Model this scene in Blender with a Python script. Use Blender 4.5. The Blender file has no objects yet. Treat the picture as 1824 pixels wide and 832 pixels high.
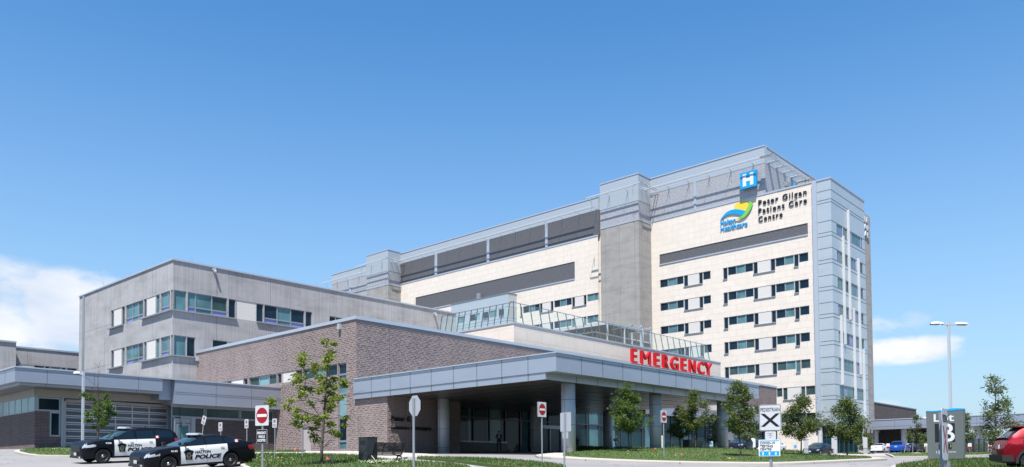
import bpy, bmesh, math, random
import numpy as np
from mathutils import Vector, Matrix, noise
from mathutils.geometry import delaunay_2d_cdt
random.seed(11)
rad = math.radians
SC = bpy.context.scene
COL = SC.collection

# ---------------------------------------------------------------- camera
EYE = 1.6
FL, CY, YAW, PIT, ROL = 1422.09, 784.68, 0.832567, 0.035458, -0.0069528
_cy, _sy, _cp, _sp, _cr, _sr = math.cos(YAW), math.sin(YAW), math.cos(PIT), math.sin(PIT), math.cos(ROL), math.sin(ROL)
FW = Vector((_sy*_cp, _cy*_cp, _sp)); RT = Vector((_cy, -_sy, 0)); UP = RT.cross(FW)
R2 = _cr*RT + _sr*UP; U2 = -_sr*RT + _cr*UP
cam = bpy.data.cameras.new('camera'); camo = bpy.data.objects.new('camera', cam); COL.objects.link(camo)
cam.sensor_width = 36; cam.lens = FL/1824*36; cam.shift_y = (CY-416)/1824
cam.clip_start = .1; cam.clip_end = 6000
camo.matrix_world = Matrix(((R2.x, U2.x, -FW.x, 0), (R2.y, U2.y, -FW.y, 0), (R2.z, U2.z, -FW.z, EYE), (0, 0, 0, 1)))
SC.camera = camo

def ray(u, v):                       # direction of a sight line, forward component 1
    return FW + R2*((u-912)/FL) - U2*((v-CY)/FL)
def _o(d): return Vector((d.x, d.y, d.z+EYE))
def PX(u, v, x): d = ray(u, v); return _o(d*(x/d.x))
def PY(u, v, y): d = ray(u, v); return _o(d*(y/d.y))
def PD(u, v, D): return _o(ray(u, v)*D)
def DEP(p): return (p.x*FW.x+p.y*FW.y+(p.z-EYE)*FW.z)

# ---------------------------------------------------------------- light, sky, exposure
SUN = Vector((-.385, -.235, .89)).normalized()      # towards the sun
W = bpy.data.worlds.new('World'); SC.world = W; W.use_nodes = True
nt = W.node_tree; nt.nodes.clear(); N = nt.nodes; LK = nt.links
sky = N.new('ShaderNodeTexSky'); sky.sky_type = 'NISHITA'; sky.sun_disc = False
sky.sun_elevation = math.asin(SUN.z); sky.sun_rotation = math.atan2(SUN.x, SUN.y) % (2*math.pi)
sky.air_density = 1.25; sky.dust_density = .12; sky.ozone_density = 3.0; sky.altitude = 100
tc = N.new('ShaderNodeTexCoord'); sep = N.new('ShaderNodeSeparateXYZ'); LK.new(tc.outputs['Generated'], sep.inputs[0])
def wm(op, a, b=None, c=None, clamp=False):
    n = N.new('ShaderNodeMath'); n.operation = op; n.use_clamp = clamp
    for i, q in enumerate((a, b, c)):
        if q is None: continue
        if isinstance(q, (int, float)): n.inputs[i].default_value = q
        else: LK.new(q, n.inputs[i])
    return n.outputs[0]
az = wm('ARCTAN2', sep.outputs[0], sep.outputs[1]); el = wm('ARCSINE', sep.outputs[2])
comb = N.new('ShaderNodeCombineXYZ'); LK.new(az, comb.inputs[0]); LK.new(wm('MULTIPLY', el, 1.9), comb.inputs[1])
nz = N.new('ShaderNodeTexNoise'); nz.inputs['Scale'].default_value = 11; nz.inputs['Detail'].default_value = 9; nz.inputs['Roughness'].default_value = .56
LK.new(comb.outputs[0], nz.inputs['Vector'])
nz2 = N.new('ShaderNodeTexNoise'); nz2.inputs['Scale'].default_value = 8; nz2.inputs['Detail'].default_value = 5
mp = N.new('ShaderNodeVectorMath'); mp.operation = 'ADD'; mp.inputs[1].default_value = (.02, -.05, 0); LK.new(comb.outputs[0], mp.inputs[0]); LK.new(mp.outputs[0], nz2.inputs['Vector'])
total = None
# cloud banks: azimuth offset from the view axis, elevation, half sizes (degrees), strength
for da, e0, ra, re, st in ((-37, 9.0, 12.5, 4.6, 1.3), (-27.8, 9.9, 6.8, 3.1, 1.45), (23.8, 9.3, 5.2, 1.2, .85), (25, 7.5, 6.0, 1.15, .9), (20, 8.2, 4.2, 2.0, .85),
                           (22.5, 3.9, 4.2, .8, .75), (33, 7.2, 3.0, .45, .25), (-90, 14, 26, 5, 1.0), (150, 16, 30, 6, 1.0), (80, 12, 14, 4, .8), (-160, 22, 16, 5, .9), (30.5, 4.3, 2.5, .5, .2), (-60, 12, 9, 4, .9)):
    a0 = (YAW+rad(da)+math.pi) % (2*math.pi)-math.pi
    dx = wm('DIVIDE', wm('SUBTRACT', az, a0), rad(ra)); dy = wm('DIVIDE', wm('SUBTRACT', el, rad(e0)), rad(re))
    r2 = wm('ADD', wm('MULTIPLY', dx, dx), wm('MULTIPLY', dy, dy))
    m = wm('MULTIPLY', wm('SUBTRACT', 1.0, r2, clamp=True), st)
    total = m if total is None else wm('MAXIMUM', total, m)
dens = wm('SUBTRACT', wm('ADD', wm('MULTIPLY', total, .46), wm('MULTIPLY', nz.outputs[0], 1.7)), .98)
dens = wm('MULTIPLY', dens, 3.0, clamp=True)
dens = wm('MULTIPLY', dens, wm('MULTIPLY', total, 3.0, clamp=True))
bgS = N.new('ShaderNodeBackground'); bgS.inputs[1].default_value = .069
hs = N.new('ShaderNodeHueSaturation'); hs.inputs['Saturation'].default_value = 1.2; LK.new(sky.outputs[0], hs.inputs['Color'])
def wmix(f, a, b, mode='MIX'):
    n = N.new('ShaderNodeMix'); n.data_type = 'RGBA'; n.blend_type = mode
    for i, q in ((0, f), (6, a), (7, b)):
        if isinstance(q, (int, float)): n.inputs[i].default_value = q
        elif isinstance(q, tuple): n.inputs[i].default_value = (*q, 1)
        else: LK.new(q, n.inputs[i])
    return n.outputs[2]
air = wmix(1.0, hs.outputs[0], (.90, 1.21, 1.34), 'MULTIPLY')
hz = wm('POWER', wm('SUBTRACT', 1.0, wm('DIVIDE', el, rad(31)), clamp=True), 1.55)       # pale summer haze low over the horizon
air = wmix(wm('MULTIPLY', hz, .88), air, (3.5, 4.5, 6.05)); LK.new(air, bgS.inputs[0])
cr = N.new('ShaderNodeValToRGB'); cr.color_ramp.elements[0].position = .35; cr.color_ramp.elements[0].color = (.62, .72, .88, 1)
cr.color_ramp.elements[1].position = .62; cr.color_ramp.elements[1].color = (.92, .94, .98, 1)
LK.new(nz2.outputs[0], cr.inputs[0])
bgC = N.new('ShaderNodeBackground'); bgC.inputs[1].default_value = .54; LK.new(cr.outputs[0], bgC.inputs[0])
mx = N.new('ShaderNodeMixShader'); LK.new(dens, mx.inputs[0]); LK.new(bgS.outputs[0], mx.inputs[1]); LK.new(bgC.outputs[0], mx.inputs[2])
wo = N.new('ShaderNodeOutputWorld'); LK.new(mx.outputs[0], wo.inputs[0])
sl = bpy.data.lights.new('sun', 'SUN'); sl.energy = 5.0; sl.angle = rad(.53); sl.color = (1, .955, .89)
so = bpy.data.objects.new('sun', sl); COL.objects.link(so); so.rotation_euler = SUN.to_track_quat('Z', 'Y').to_euler()
vs = SC.view_settings; vs.view_transform = 'Standard'; vs.look = 'None'; vs.exposure = 1.0; vs.gamma = 1; vs.use_curve_mapping = False

# ---------------------------------------------------------------- object helpers
def tag(o, label=None, cat=None, group=None, kind=None):
    if label: o['label'] = label
    if cat: o['category'] = cat
    if group: o['group'] = group
    if kind: o['kind'] = kind
    return o
def thing(name, label, cat, loc=(0, 0, 0), rz=0, group=None):
    o = bpy.data.objects.new(name, None); COL.objects.link(o); o.empty_display_size = .3
    o.location = loc; o.rotation_euler = (0, 0, rz); return tag(o, label, cat, group)
def dup(root, loc=None, rz=None, label=None, group=None):
    r = root.copy(); COL.objects.link(r)
    if loc is not None: r.location = loc
    if rz is not None: r.rotation_euler = (0, 0, rz)
    if label: r['label'] = label
    if group: r['group'] = group
    for ch in list(root.children):
        c = ch.copy(); COL.objects.link(c); c.parent = r
        for g in list(ch.children):
            d = g.copy(); COL.objects.link(d); d.parent = c
    return r
class MB:
    def __init__(s): s.v = []; s.f = []; s.m = []
    def add(s, pts, faces, m=0):
        b = len(s.v); s.v += [tuple(p) for p in pts]
        for f in faces: s.f.append(tuple(b+i for i in f)); s.m.append(m)
        return s
    def quad(s, a, b, c, d, m=0): return s.add((a, b, c, d), ((0, 1, 2, 3),), m)
    def box(s, x0, x1, y0, y1, z0, z1, m=0):
        if x0 > x1: x0, x1 = x1, x0
        if y0 > y1: y0, y1 = y1, y0
        if z0 > z1: z0, z1 = z1, z0
        p = [(x, y, z) for z in (z0, z1) for x, y in ((x0, y0), (x1, y0), (x1, y1), (x0, y1))]
        return s.add(p, ((3, 2, 1, 0), (4, 5, 6, 7), (0, 1, 5, 4), (1, 2, 6, 5), (2, 3, 7, 6), (3, 0, 4, 7)), m)
    def bar(s, p, q, w, h=None, m=0, up=(0, 0, 1)):
        h = h or w; p = Vector(p); q = Vector(q); d = (q-p).normalized(); a = d.cross(Vector(up))
        if a.length < 1e-3: a = d.cross(Vector((1, 0, 0)))
        a.normalize(); b = a.cross(d).normalized()
        P = [c+a*(sx*w/2)+b*(sy*h/2) for c in (p, q) for sx, sy in ((-1, -1), (1, -1), (1, 1), (-1, 1))]
        return s.add(P, ((0, 1, 2, 3), (7, 6, 5, 4), (0, 4, 5, 1), (1, 5, 6, 2), (2, 6, 7, 3), (3, 7, 4, 0)), m)
    def tube(s, pts, rs, n=10, m=0, cap=True):
        pts = [Vector(p) for p in pts]
        if isinstance(rs, (int, float)): rs = [rs]*len(pts)
        b = len(s.v); prev = None
        for i, p in enumerate(pts):
            d = (pts[min(i+1, len(pts)-1)]-pts[max(i-1, 0)]).normalized()
            a = d.cross(Vector((0, 0, 1))) if prev is None else prev-d*prev.dot(d)
            if a.length < 1e-3: a = d.cross(Vector((1, 0, 0)))
            a.normalize(); prev = a; c = d.cross(a)
            for k in range(n):
                t = 2*math.pi*k/n; s.v.append(tuple(p+(a*math.cos(t)+c*math.sin(t))*rs[i]))
        for i in range(len(pts)-1):
            for k in range(n):
                s.f.append((b+i*n+k, b+i*n+(k+1) % n, b+(i+1)*n+(k+1) % n, b+(i+1)*n+k)); s.m.append(m)
        if cap:
            s.f.append(tuple(b+k for k in range(n))[::-1]); s.m.append(m)
            s.f.append(tuple(b+(len(pts)-1)*n+k for k in range(n))); s.m.append(m)
        return s
    def prism(s, poly, P, o0, o1, m=0):      # poly in 2D, P(h,z,o) maps to 3D; extruded from o0 to o1
        n = len(poly); a = [P(h, z, o0) for h, z in poly]; b = [P(h, z, o1) for h, z in poly]
        s.add(a+b, [tuple(range(n)), tuple(range(2*n-1, n-1, -1))]+[(i, (i+1) % n+0, n+(i+1) % n, n+i) for i in range(n)], m)
        return s
    def build(s, name, mat, parent=None, smooth=False):
        me = bpy.data.meshes.new(name); me.from_pydata(s.v, [], s.f)
        mats = mat if isinstance(mat, (list, tuple)) else [mat]
        for q in mats: me.materials.append(q)
        if len(mats) > 1: me.polygons.foreach_set('material_index', s.m)
        bm = bmesh.new(); bm.from_mesh(me); bmesh.ops.remove_doubles(bm, verts=bm.verts, dist=1e-5) if smooth else None
        bmesh.ops.recalc_face_normals(bm, faces=bm.faces); bm.to_mesh(me); bm.free()
        if smooth: me.polygons.foreach_set('use_smooth', [True]*len(me.polygons))
        me.update()
        o = bpy.data.objects.new(name, me); COL.objects.link(o)
        if parent: o.parent = parent
        return o

# ---------------------------------------------------------------- materials
def mat(name, col, rough=.6, metal=0, spec=.5, alpha=None, emis=None):
    m = bpy.data.materials.new(name); m.use_nodes = True; b = m.node_tree.nodes['Principled BSDF']
    b.inputs['Base Color'].default_value = (*col, 1); b.inputs['Roughness'].default_value = rough; b.inputs['Metallic'].default_value = metal
    b.inputs['Specular IOR Level'].default_value = spec
    if emis: b.inputs['Emission Color'].default_value = (*emis, 1); b.inputs['Emission Strength'].default_value = 1
    return m
class NT:
    def __init__(s, m): s.t = m.node_tree; s.b = s.t.nodes['Principled BSDF']
    def n(s, ty, **k):
        q = s.t.nodes.new(ty)
        for a, v in k.items(): setattr(q, a, v)
        return q
    def l(s, a, b): s.t.links.new(a, b)
    def math(s, op, a, b=None, clamp=False):
        q = s.n('ShaderNodeMath', operation=op, use_clamp=clamp)
        for i, x in enumerate((a, b)):
            if x is None: continue
            if isinstance(x, (int, float)): q.inputs[i].default_value = x
            else: s.l(x, q.inputs[i])
        return q.outputs[0]
    def pos(s): return s.n('ShaderNodeNewGeometry').outputs['Position']
    def wall(s, su=1, sv=1):           # (x+y, z) wall coordinates
        sp = s.n('ShaderNodeSeparateXYZ'); s.l(s.pos(), sp.inputs[0])
        c = s.n('ShaderNodeCombineXYZ'); s.l(s.math('MULTIPLY', s.math('ADD', sp.outputs[0], sp.outputs[1]), su), c.inputs[0]); s.l(s.math('MULTIPLY', sp.outputs[2], sv), c.inputs[1])
        return c.outputs[0]
    def noise(s, vec, sc, det=4, rough=.55):
        q = s.n('ShaderNodeTexNoise'); q.inputs['Scale'].default_value = sc; q.inputs['Detail'].default_value = det; q.inputs['Roughness'].default_value = rough
        if vec is not None: s.l(vec, q.inputs['Vector'])
        return q.outputs[0]
    def ramp(s, fac, stops):
        q = s.n('ShaderNodeValToRGB'); e = q.color_ramp.elements
        while len(e) < len(stops): e.new(.5)
        for i, (p, c) in enumerate(stops): e[i].position = p; e[i].color = (*c, 1) if len(c) == 3 else c
        s.l(fac, q.inputs[0]); return q.outputs[0]
    def mix(s, fac, a, b, mode='MIX'):
        q = s.n('ShaderNodeMix', data_type='RGBA', blend_type=mode)
        for i, x in ((0, fac), (6, a), (7, b)):
            if isinstance(x, (int, float)): q.inputs[i].default_value = x
            elif isinstance(x, tuple): q.inputs[i].default_value = (*x, 1)
            else: s.l(x, q.inputs[i])
        return q.outputs[2]
    def bump(s, h, st=.3, d=.02):
        q = s.n('ShaderNodeBump'); q.inputs['Strength'].default_value = st; q.inputs['Distance'].default_value = d
        s.l(h, q.inputs['Height']); s.l(q.outputs[0], s.b.inputs['Normal'])
    def col(s, c): s.l(c, s.b.inputs['Base Color'])
def brick(t, vec, bw, rh, mort, c1, c2, cm, off=.5, smooth=.1):
    q = t.n('ShaderNodeTexBrick', offset=off); t.l(vec, q.inputs['Vector']); q.inputs['Scale'].default_value = 1
    q.inputs['Brick Width'].default_value = bw; q.inputs['Row Height'].default_value = rh; q.inputs['Mortar Size'].default_value = mort
    q.inputs['Mortar Smooth'].default_value = smooth
    for k, c in (('Color1', c1), ('Color2', c2), ('Mortar', cm)): q.inputs[k].default_value = (*c, 1)
    return q
M = {}
# cream precast panels with fine joints
def cream(name, base, dk=.86):
    m = mat(name, base, .8); t = NT(m); w = t.wall()
    b = brick(t, w, 2.3, 1.13, .04, base, tuple(c*.93 for c in base), tuple(c*.70 for c in base))
    n = t.noise(t.wall(.9, .10), 1.0, 5); n2 = t.noise(t.pos(), .8, 4)
    t.col(t.mix(1.0, t.mix(t.math('MULTIPLY', n, .9), b.outputs[0], tuple(c*.90 for c in base)), t.ramp(n2, [(.3, (.94, .935, .93)), (.65, (1, 1, 1))]), 'MULTIPLY'))
    return m
M['cream'] = cream('cream precast', (.88, .80, .71))
M['cream2'] = cream('cream precast podium', (.86, .77, .68))
def concrete(name, base, pw=3.1, ph=2.3, stri=1.0, stain=1.0):
    m = mat(name, base, .85); t = NT(m); w = t.wall()
    st = t.noise(t.wall(6.5, .12), 1.0, 5, .7); blot = t.noise(t.wall(.3, .7), 1.0, 6, .6)
    b = brick(t, w, pw, ph, .022, (1, 1, 1), (.94, .94, .94), (.42, .42, .42), off=0)
    c = t.mix(1.0, t.ramp(st, [(.3, tuple(x*(1-.28*stri) for x in base)), (.62, base)]), t.ramp(blot, [(.25, (1-.3*stain,)*3), (.55, (1, 1, 1))]), 'MULTIPLY')
    t.col(t.mix(1.0, c, b.outputs[0], 'MULTIPLY')); t.bump(st, .25, .02)
    return m
M['conc'] = concrete('grey board marked concrete', (.47, .465, .475), 6.3, 4.59)
M['conc_shaft'] = concrete('grey concrete panels', (.39, .378, .36), 3.4, 4.5, .6, .9)
M['kerb'] = concrete('kerb concrete', (.48, .45, .40), 3.0, 9, .1, .3)
def brickm(name, c1, c2, cm):
    m = mat(name, c1, .85); t = NT(m); w = t.wall()
    wob = t.noise(t.wall(.55, .9), 1.0, 2)
    sp = t.n('ShaderNodeSeparateXYZ'); t.l(w, sp.inputs[0])
    cb = t.n('ShaderNodeCombineXYZ'); t.l(sp.outputs[0], cb.inputs[0]); t.l(t.math('ADD', sp.outputs[1], t.math('MULTIPLY', wob, .05)), cb.inputs[1])
    b = brick(t, cb.outputs[0], .42, .11, .014, c1, c2, cm, smooth=.3)
    streak = t.noise(t.wall(2.6, 12), 1.0, 3, .5); big = t.noise(t.wall(.9, .12), 1.0, 4)
    c = t.mix(1.0, b.outputs[0], t.ramp(streak, [(.35, (.9, .9, .91)), (.6, (1.04, 1.04, 1.04))]), 'MULTIPLY')
    t.col(t.mix(1.0, c, t.ramp(big, [(.3, (.9, .9, .9)), (.7, (1.08, 1.06, 1.06))]), 'MULTIPLY'))
    t.bump(t.mix(.5, t.math('SUBTRACT', 1, b.outputs[1]), streak), .8, .06)
    return m
M['brick'] = brickm('ribbed purple brown brick', (.385, .31, .292), (.335, .272, .26), (.22, .175, .17))
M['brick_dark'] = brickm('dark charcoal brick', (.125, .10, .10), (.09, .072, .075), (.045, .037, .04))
def metalpanel(name, base, rough=.35, metal=.35, pw=None):
    m = mat(name, base, rough, metal); t = NT(m); n = t.noise(t.wall(.25, .8), 1, 3)
    t.col(t.ramp(n, [(.3, tuple(c*.93 for c in base)), (.7, base)])); return m
M['fascia'] = metalpanel('silver blue metal panel', (.47, .51, .61), .42, .6); M['fascia_c'] = metalpanel('blue grey metallic canopy panel', (.56, .61, .70), .4, .62)
M['fascia_seam'] = mat('panel seam', (.13, .145, .17), .6)
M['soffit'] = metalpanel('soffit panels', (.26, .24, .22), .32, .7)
M['trim'] = mat('pale blue grey coping', (.52, .58, .66), .4, .3)
M['tower_blue'] = metalpanel('pale blue metal cladding', (.64, .70, .73), .38, .45)
M['tower_seam'] = mat('dark cladding seam', (.16, .20, .23), .6)
def ribbed(name, base, vec='v', per=.35, lo=.8):
    m = mat(name, base, .45, .25); t = NT(m)
    sp = t.n('ShaderNodeSeparateXYZ'); t.l(t.wall(), sp.inputs[0])
    s = t.math('FRACT', t.math('DIVIDE', sp.outputs[1 if vec == 'v' else 0], per))
    t.col(t.ramp(s, [(0, tuple(c*lo for c in base)), (.25, base), (.9, base), (1, tuple(c*lo for c in base))])); return m
M['pent_top'] = ribbed('pale ribbed metal', (.50, .56, .62), 'v', .42, .78)
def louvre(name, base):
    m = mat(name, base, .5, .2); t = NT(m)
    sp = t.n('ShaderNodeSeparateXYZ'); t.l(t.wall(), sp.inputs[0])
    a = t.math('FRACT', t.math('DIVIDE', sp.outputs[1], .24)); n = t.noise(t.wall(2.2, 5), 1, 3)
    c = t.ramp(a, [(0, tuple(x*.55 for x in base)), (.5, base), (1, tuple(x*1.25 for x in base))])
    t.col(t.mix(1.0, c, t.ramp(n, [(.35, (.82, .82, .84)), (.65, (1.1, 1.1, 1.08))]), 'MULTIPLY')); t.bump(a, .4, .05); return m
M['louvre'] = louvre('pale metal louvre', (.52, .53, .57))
M['louvre_dark'] = louvre('dark metal louvre', (.165, .165, .18))
M['white_panel'] = mat('white stucco panel', (.68, .66, .64), .8)
t = NT(M['white_panel']); t.bump(t.noise(t.pos(), 7, 4), .35, .05)
M['frame'] = mat('window frame aluminium', (.38, .42, .46), .4, .5)
M['frame_dark'] = mat('dark window frame', (.06, .075, .09), .4, .3)
M['sill'] = mat('window sill metal', (.36, .39, .43), .4, .4)
def glass(name, base, rough=.04, spec=.7, var=.25):
    spec *= .45
    m = mat(name, base, rough, 0, spec); t = NT(m)
    n = t.noise(t.wall(.5, .35), 1, 2)
    t.col(t.ramp(n, [(.35, tuple(c*(1-var) for c in base)), (.65, tuple(c*(1+var) for c in base))]))
    t.bump(t.noise(t.wall(.9, .9), 1, 1), .04, .05)
    return m
M['g_dark'] = glass('dark navy glass', (.008, .024, .042))
M['g_teal'] = glass('teal glass', (.10, .22, .25), .06, .8)
M['g_light'] = glass('light teal glass', (.22, .38, .41), .08, .8, .12)
M['g_green'] = glass('green grey glass', (.045, .085, .085), .05, .7)
M['g_violet'] = glass('violet spandrel glass', (.26, .28, .60), .1, .6, .08)
M['g_blue'] = glass('deep blue spandrel', (.10, .16, .50), .1, .6, .08)
M['g_lobby'] = glass('lobby curtain glass', (.008, .04, .05), .03, .5, .4)
m = mat('clear screen glass', (.75, .88, .86), .05); t = NT(m)
tr = t.n('ShaderNodeBsdfTransparent'); tr.inputs[0].default_value = (.90, .955, .945, 1); ms = t.n('ShaderNodeMixShader'); ms.inputs[0].default_value = .08
t.l(tr.outputs[0], ms.inputs[1]); t.l(t.b.outputs[0], ms.inputs[2]); t.l(ms.outputs[0], t.t.nodes['Material Output'].inputs[0]); M['clear'] = m
M['column'] = metalpanel('column cladding', (.64, .66, .70), .5, .05)
M['red'] = mat('red sign enamel', (.62, .010, .018), .6, 0, .25); M['red2'] = mat('traffic sign red', (.34, .004, .008), .4)
M['white'] = mat('white paint', (.80, .81, .82), .4); M['white_sign'] = mat('white reflective sheet', (.60, .62, .65), .45)
M['black'] = mat('black paint', (.012, .012, .014), .4); M['charcoal'] = mat('charcoal powder coat', (.03, .034, .04), .45)
M['galv'] = mat('galvanised steel', (.40, .43, .46), .45, .5); M['alu'] = mat('bare aluminium', (.55, .58, .62), .5, .3)
M['navytext'] = mat('dark letters', (.010, .012, .022), .8, 0, .2); M['cyan'] = mat('cyan blue paint', (.0, .36, .78), .4)
M['yellow'] = mat('yellow paint', (.85, .66, .05), .45); M['green'] = mat('lime green paint', (.22, .60, .08), .45)
M['concpole'] = mat('pole base concrete', (.55, .52, .48), .85)
M['pole'] = mat('painted pole', (.55, .60, .66), .4, .2)
M['greysign'] = mat('grey green sign body', (.135, .155, .155), .55); M['cap'] = mat('bright blue sign cap', (.0, .38, .80), .4)
M['timber'] = concrete('weathered timber', (.24, .19, .15), .3, 9, 1.6, .6)
M['skin'] = mat('skin', (.45, .28, .20), .6); M['cloth_dark'] = mat('dark cloth', (.012, .014, .02), .9); M['denim'] = mat('blue denim', (.02, .04, .11), .9); M['cloth_white'] = mat('white shirt', (.5, .5, .5), .9)
M['tyre'] = mat('tyre rubber', (.008, .008, .009), .9); M['rimblack'] = mat('black steel rim', (.01, .01, .011), .55); M['chrome'] = mat('chrome', (.65, .66, .68), .15, 1.0)
M['rim'] = mat('alloy rim', (.5, .5, .52), .3, .8); M['lamp'] = mat('headlamp lens', (.62, .66, .70), .08, .3, .9); M['tail'] = mat('red tail lamp lens', (.42, .01, .015), .12, 0, .8)
M['carglass'] = mat('tinted car glass', (.006, .010, .012), .03, 0, .8); M['windscreen'] = mat('windscreen glass', (.02, .045, .055), .03, 0, .9)
M['plastic'] = mat('black trim plastic', (.018, .018, .02), .6)
def paint(name, c, r=.16, met=0, coat=1.0):
    m = mat(name, c, .35, met, .12); b = m.node_tree.nodes['Principled BSDF']; b.inputs['Coat Weight'].default_value = coat*.16; b.inputs['Coat Roughness'].default_value = .04; return m
M['p_black'] = paint('gloss black car paint', (.006, .007, .011)); M['p_white'] = paint('gloss white car paint', (.78, .79, .80)); M['p_red'] = paint('deep red car paint', (.20, .004, .012), met=.2)
M['p_blue'] = paint('blue car paint', (.015, .09, .42), met=.2); M['p_navy'] = paint('dark navy car paint', (.012, .02, .05)); M['p_tesla'] = paint('black blue car paint', (.010, .016, .03))
M['timber_roof'] = mat('grey slatted roof', (.13, .14, .15), .5); M['fin'] = mat('satin white fin', (.60, .64, .68), .45)
M['bark'] = concrete('bark', (.115, .095, .08), .3, 9, 1.0, .8)
M['mulch'] = mat('wood mulch', (.34, .26, .18), .95)
def leafm(name, a, b_):
    m = mat(name, a, .5, 0, .4); t = NT(m); oi = t.n('ShaderNodeNewGeometry')
    t.col(t.ramp(oi.outputs['Random Per Island'], [(0, a), (1, b_)]))
    tl = t.n('ShaderNodeBsdfTranslucent'); t.l(t.ramp(oi.outputs['Random Per Island'], [(0, tuple(x*1.5 for x in a)), (1, tuple(x*1.5 for x in b_))]), tl.inputs[0])
    ms = t.n('ShaderNodeMixShader'); ms.inputs[0].default_value = .38; t.l(t.b.outputs[0], ms.inputs[1]); t.l(tl.outputs[0], ms.inputs[2]); t.l(ms.outputs[0], t.t.nodes['Material Output'].inputs[0]); return m
M['leaf_y'] = leafm('yellow green leaves', (.12, .18, .02), (.32, .37, .06)); M['leaf_g'] = leafm('mid green leaves', (.05, .11, .018), (.15, .23, .04))
M['leaf_d'] = leafm('olive green leaves', (.055, .095, .02), (.17, .21, .05)); M['leaf_p'] = leafm('dull green leaves', (.06, .10, .03), (.18, .22, .08))
# ground
m = mat('worn asphalt', (.33, .32, .31), .9); t = NT(m); P_ = t.pos()
c = t.ramp(t.noise(P_, 40, 4, .7), [(.3, (.225, .22, .222)), (.7, (.36, .35, .345))])
c = t.mix(1.0, c, t.ramp(t.noise(P_, .18, 4), [(.3, (.85, .85, .85)), (.7, (1.08, 1.07, 1.05))]), 'MULTIPLY')
vo = t.n('ShaderNodeTexVoronoi', feature='DISTANCE_TO_EDGE'); vo.inputs['Scale'].default_value = .16
dn = t.n('ShaderNodeTexNoise'); dn.inputs['Scale'].default_value = .8; t.l(P_, dn.inputs['Vector']); vm = t.n('ShaderNodeVectorMath', operation='ADD'); t.l(P_, vm.inputs[0])
sc_ = t.n('ShaderNodeVectorMath', operation='SCALE'); sc_.inputs['Scale'].default_value = 2.2; t.l(dn.outputs[1], sc_.inputs[0]); t.l(sc_.outputs[0], vm.inputs[1]); t.l(vm.outputs[0], vo.inputs['Vector'])
c = t.mix(t.math('LESS_THAN', vo.outputs[0], .006), c, (.13, .12, .115)); 
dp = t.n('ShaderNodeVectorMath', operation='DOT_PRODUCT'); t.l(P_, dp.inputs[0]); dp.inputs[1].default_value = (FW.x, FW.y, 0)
c = t.mix(t.math('LESS_THAN', dp.outputs['Value'], 19.0), c, (.075, .075, .075))  # unseen ground near and behind the viewpoint, darkened to cut bounce light
t.col(c); t.bump(t.noise(P_, 60, 3), .3, .01); M['asphalt'] = m
M['asphalt_shade'] = mat('asphalt with canopy shade', (.05, .05, .05), .9)  # asphalt darkened so the canopy's shade sits in the colour and less light bounces
m = mat('sidewalk concrete', (.47, .44, .40), .9); t = NT(m)
c = t.ramp(t.noise(t.pos(), 1.2, 5), [(.3, (.44, .40, .35)), (.7, (.55, .51, .46))]); t.col(t.mix(1.0, c, t.ramp(t.noise(t.pos(), 30, 3), [(.3, (.93, .93, .93)), (.7, (1.03, 1.03, 1.03))]), 'MULTIPLY')); M['walk'] = m
m = mat('lawn', (.07, .12, .025), .95); t = NT(m)
c = t.ramp(t.noise(t.pos(), .7, 6, .65), [(.25, (.10, .105, .03)), (.45, (.075, .125, .022)), (.75, (.055, .115, .02))])
t.col(t.mix(1.0, c, t.ramp(t.noise(t.pos(), 14, 4, .7), [(.3, (.6, .62, .55)), (.7, (1.25, 1.2, 1.1))]), 'MULTIPLY')); t.bump(t.noise(t.pos(), 25, 3), .8, .05); M['lawn'] = m
M['blade'] = leafm('grass blades', (.055, .12, .018), (.13, .20, .04)); M['drygrass'] = leafm('dry grass blades', (.26, .22, .09), (.36, .30, .14))
M['petal_y'] = mat('dandelion yellow', (.75, .55, .02), .8); M['petal_w'] = mat('clover white', (.48, .52, .36), .8); M['pink'] = mat('pink marker flag', (.85, .12, .12), .6)

# ---------------------------------------------------------------- ground surface from surveyed points (column, row, distance)
CP = [(467, 880, 26), (345, 837.9, 36.3), (219, 823.8, 42), (60, 799, 58), (0, 800, 60), (634, 805, 63.6), (690, 808, 61), (790, 808.5, 64), (1013, 809, 55), (480, 803, 72),
      (965, 826, 37), (1183, 822, 45), (1325, 820.5, 50), (1435, 817.5, 55), (1512, 817.5, 57), (1458, 812.8, 89), (1489, 809, 135), (1684, 823, 41), (690, 825, 34), (489, 820, 40), (575, 834, 33),
      (1240, 805, 60), (1300, 805, 62), (1120, 808.5, 52), (1824, 842, 27), (1578, 820.8, 46), (1600, 806, 130), (1824, 805, 115), (958, 813.8, 47), (1120, 826.5, 41), (1370, 829.5, 40), (250, 801, 60), (1750, 812, 60), (1380, 806, 95),
      (1100, 804.5, 86), (850, 806, 90), (30, 806, 52), (380, 815, 47)]
pts = [PD(*q) for q in CP]
pts += [Vector((0, 0, 0)), Vector((-30, 20, .2)), Vector((30, -25, -.2)), Vector((-20, -20, -.6)), Vector((12, 12, .78))]
for uu in (-500, 200, 912, 1500, 2300):
    for DD, zz in ((190, 4.2), (320, 6.2)): q = ray(uu, 830)*DD; pts.append(Vector((q.x, q.y, zz)))
PTS = np.array([tuple(p) for p in pts])
_r = np.hypot(PTS[:, None, 0]-PTS[None, :, 0], PTS[:, None, 1]-PTS[None, :, 1])
_n = len(PTS); _A = np.zeros((_n+3, _n+3)); _A[:_n, :_n] = _r-np.eye(_n)*.8; _A[:_n, _n] = 1; _A[:_n, _n+1:] = PTS[:, :2]; _A[_n, :_n] = 1; _A[_n+1:, :_n] = PTS[:, :2].T
_w = np.linalg.solve(_A, np.concatenate([PTS[:, 2], np.zeros(3)]))
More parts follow.
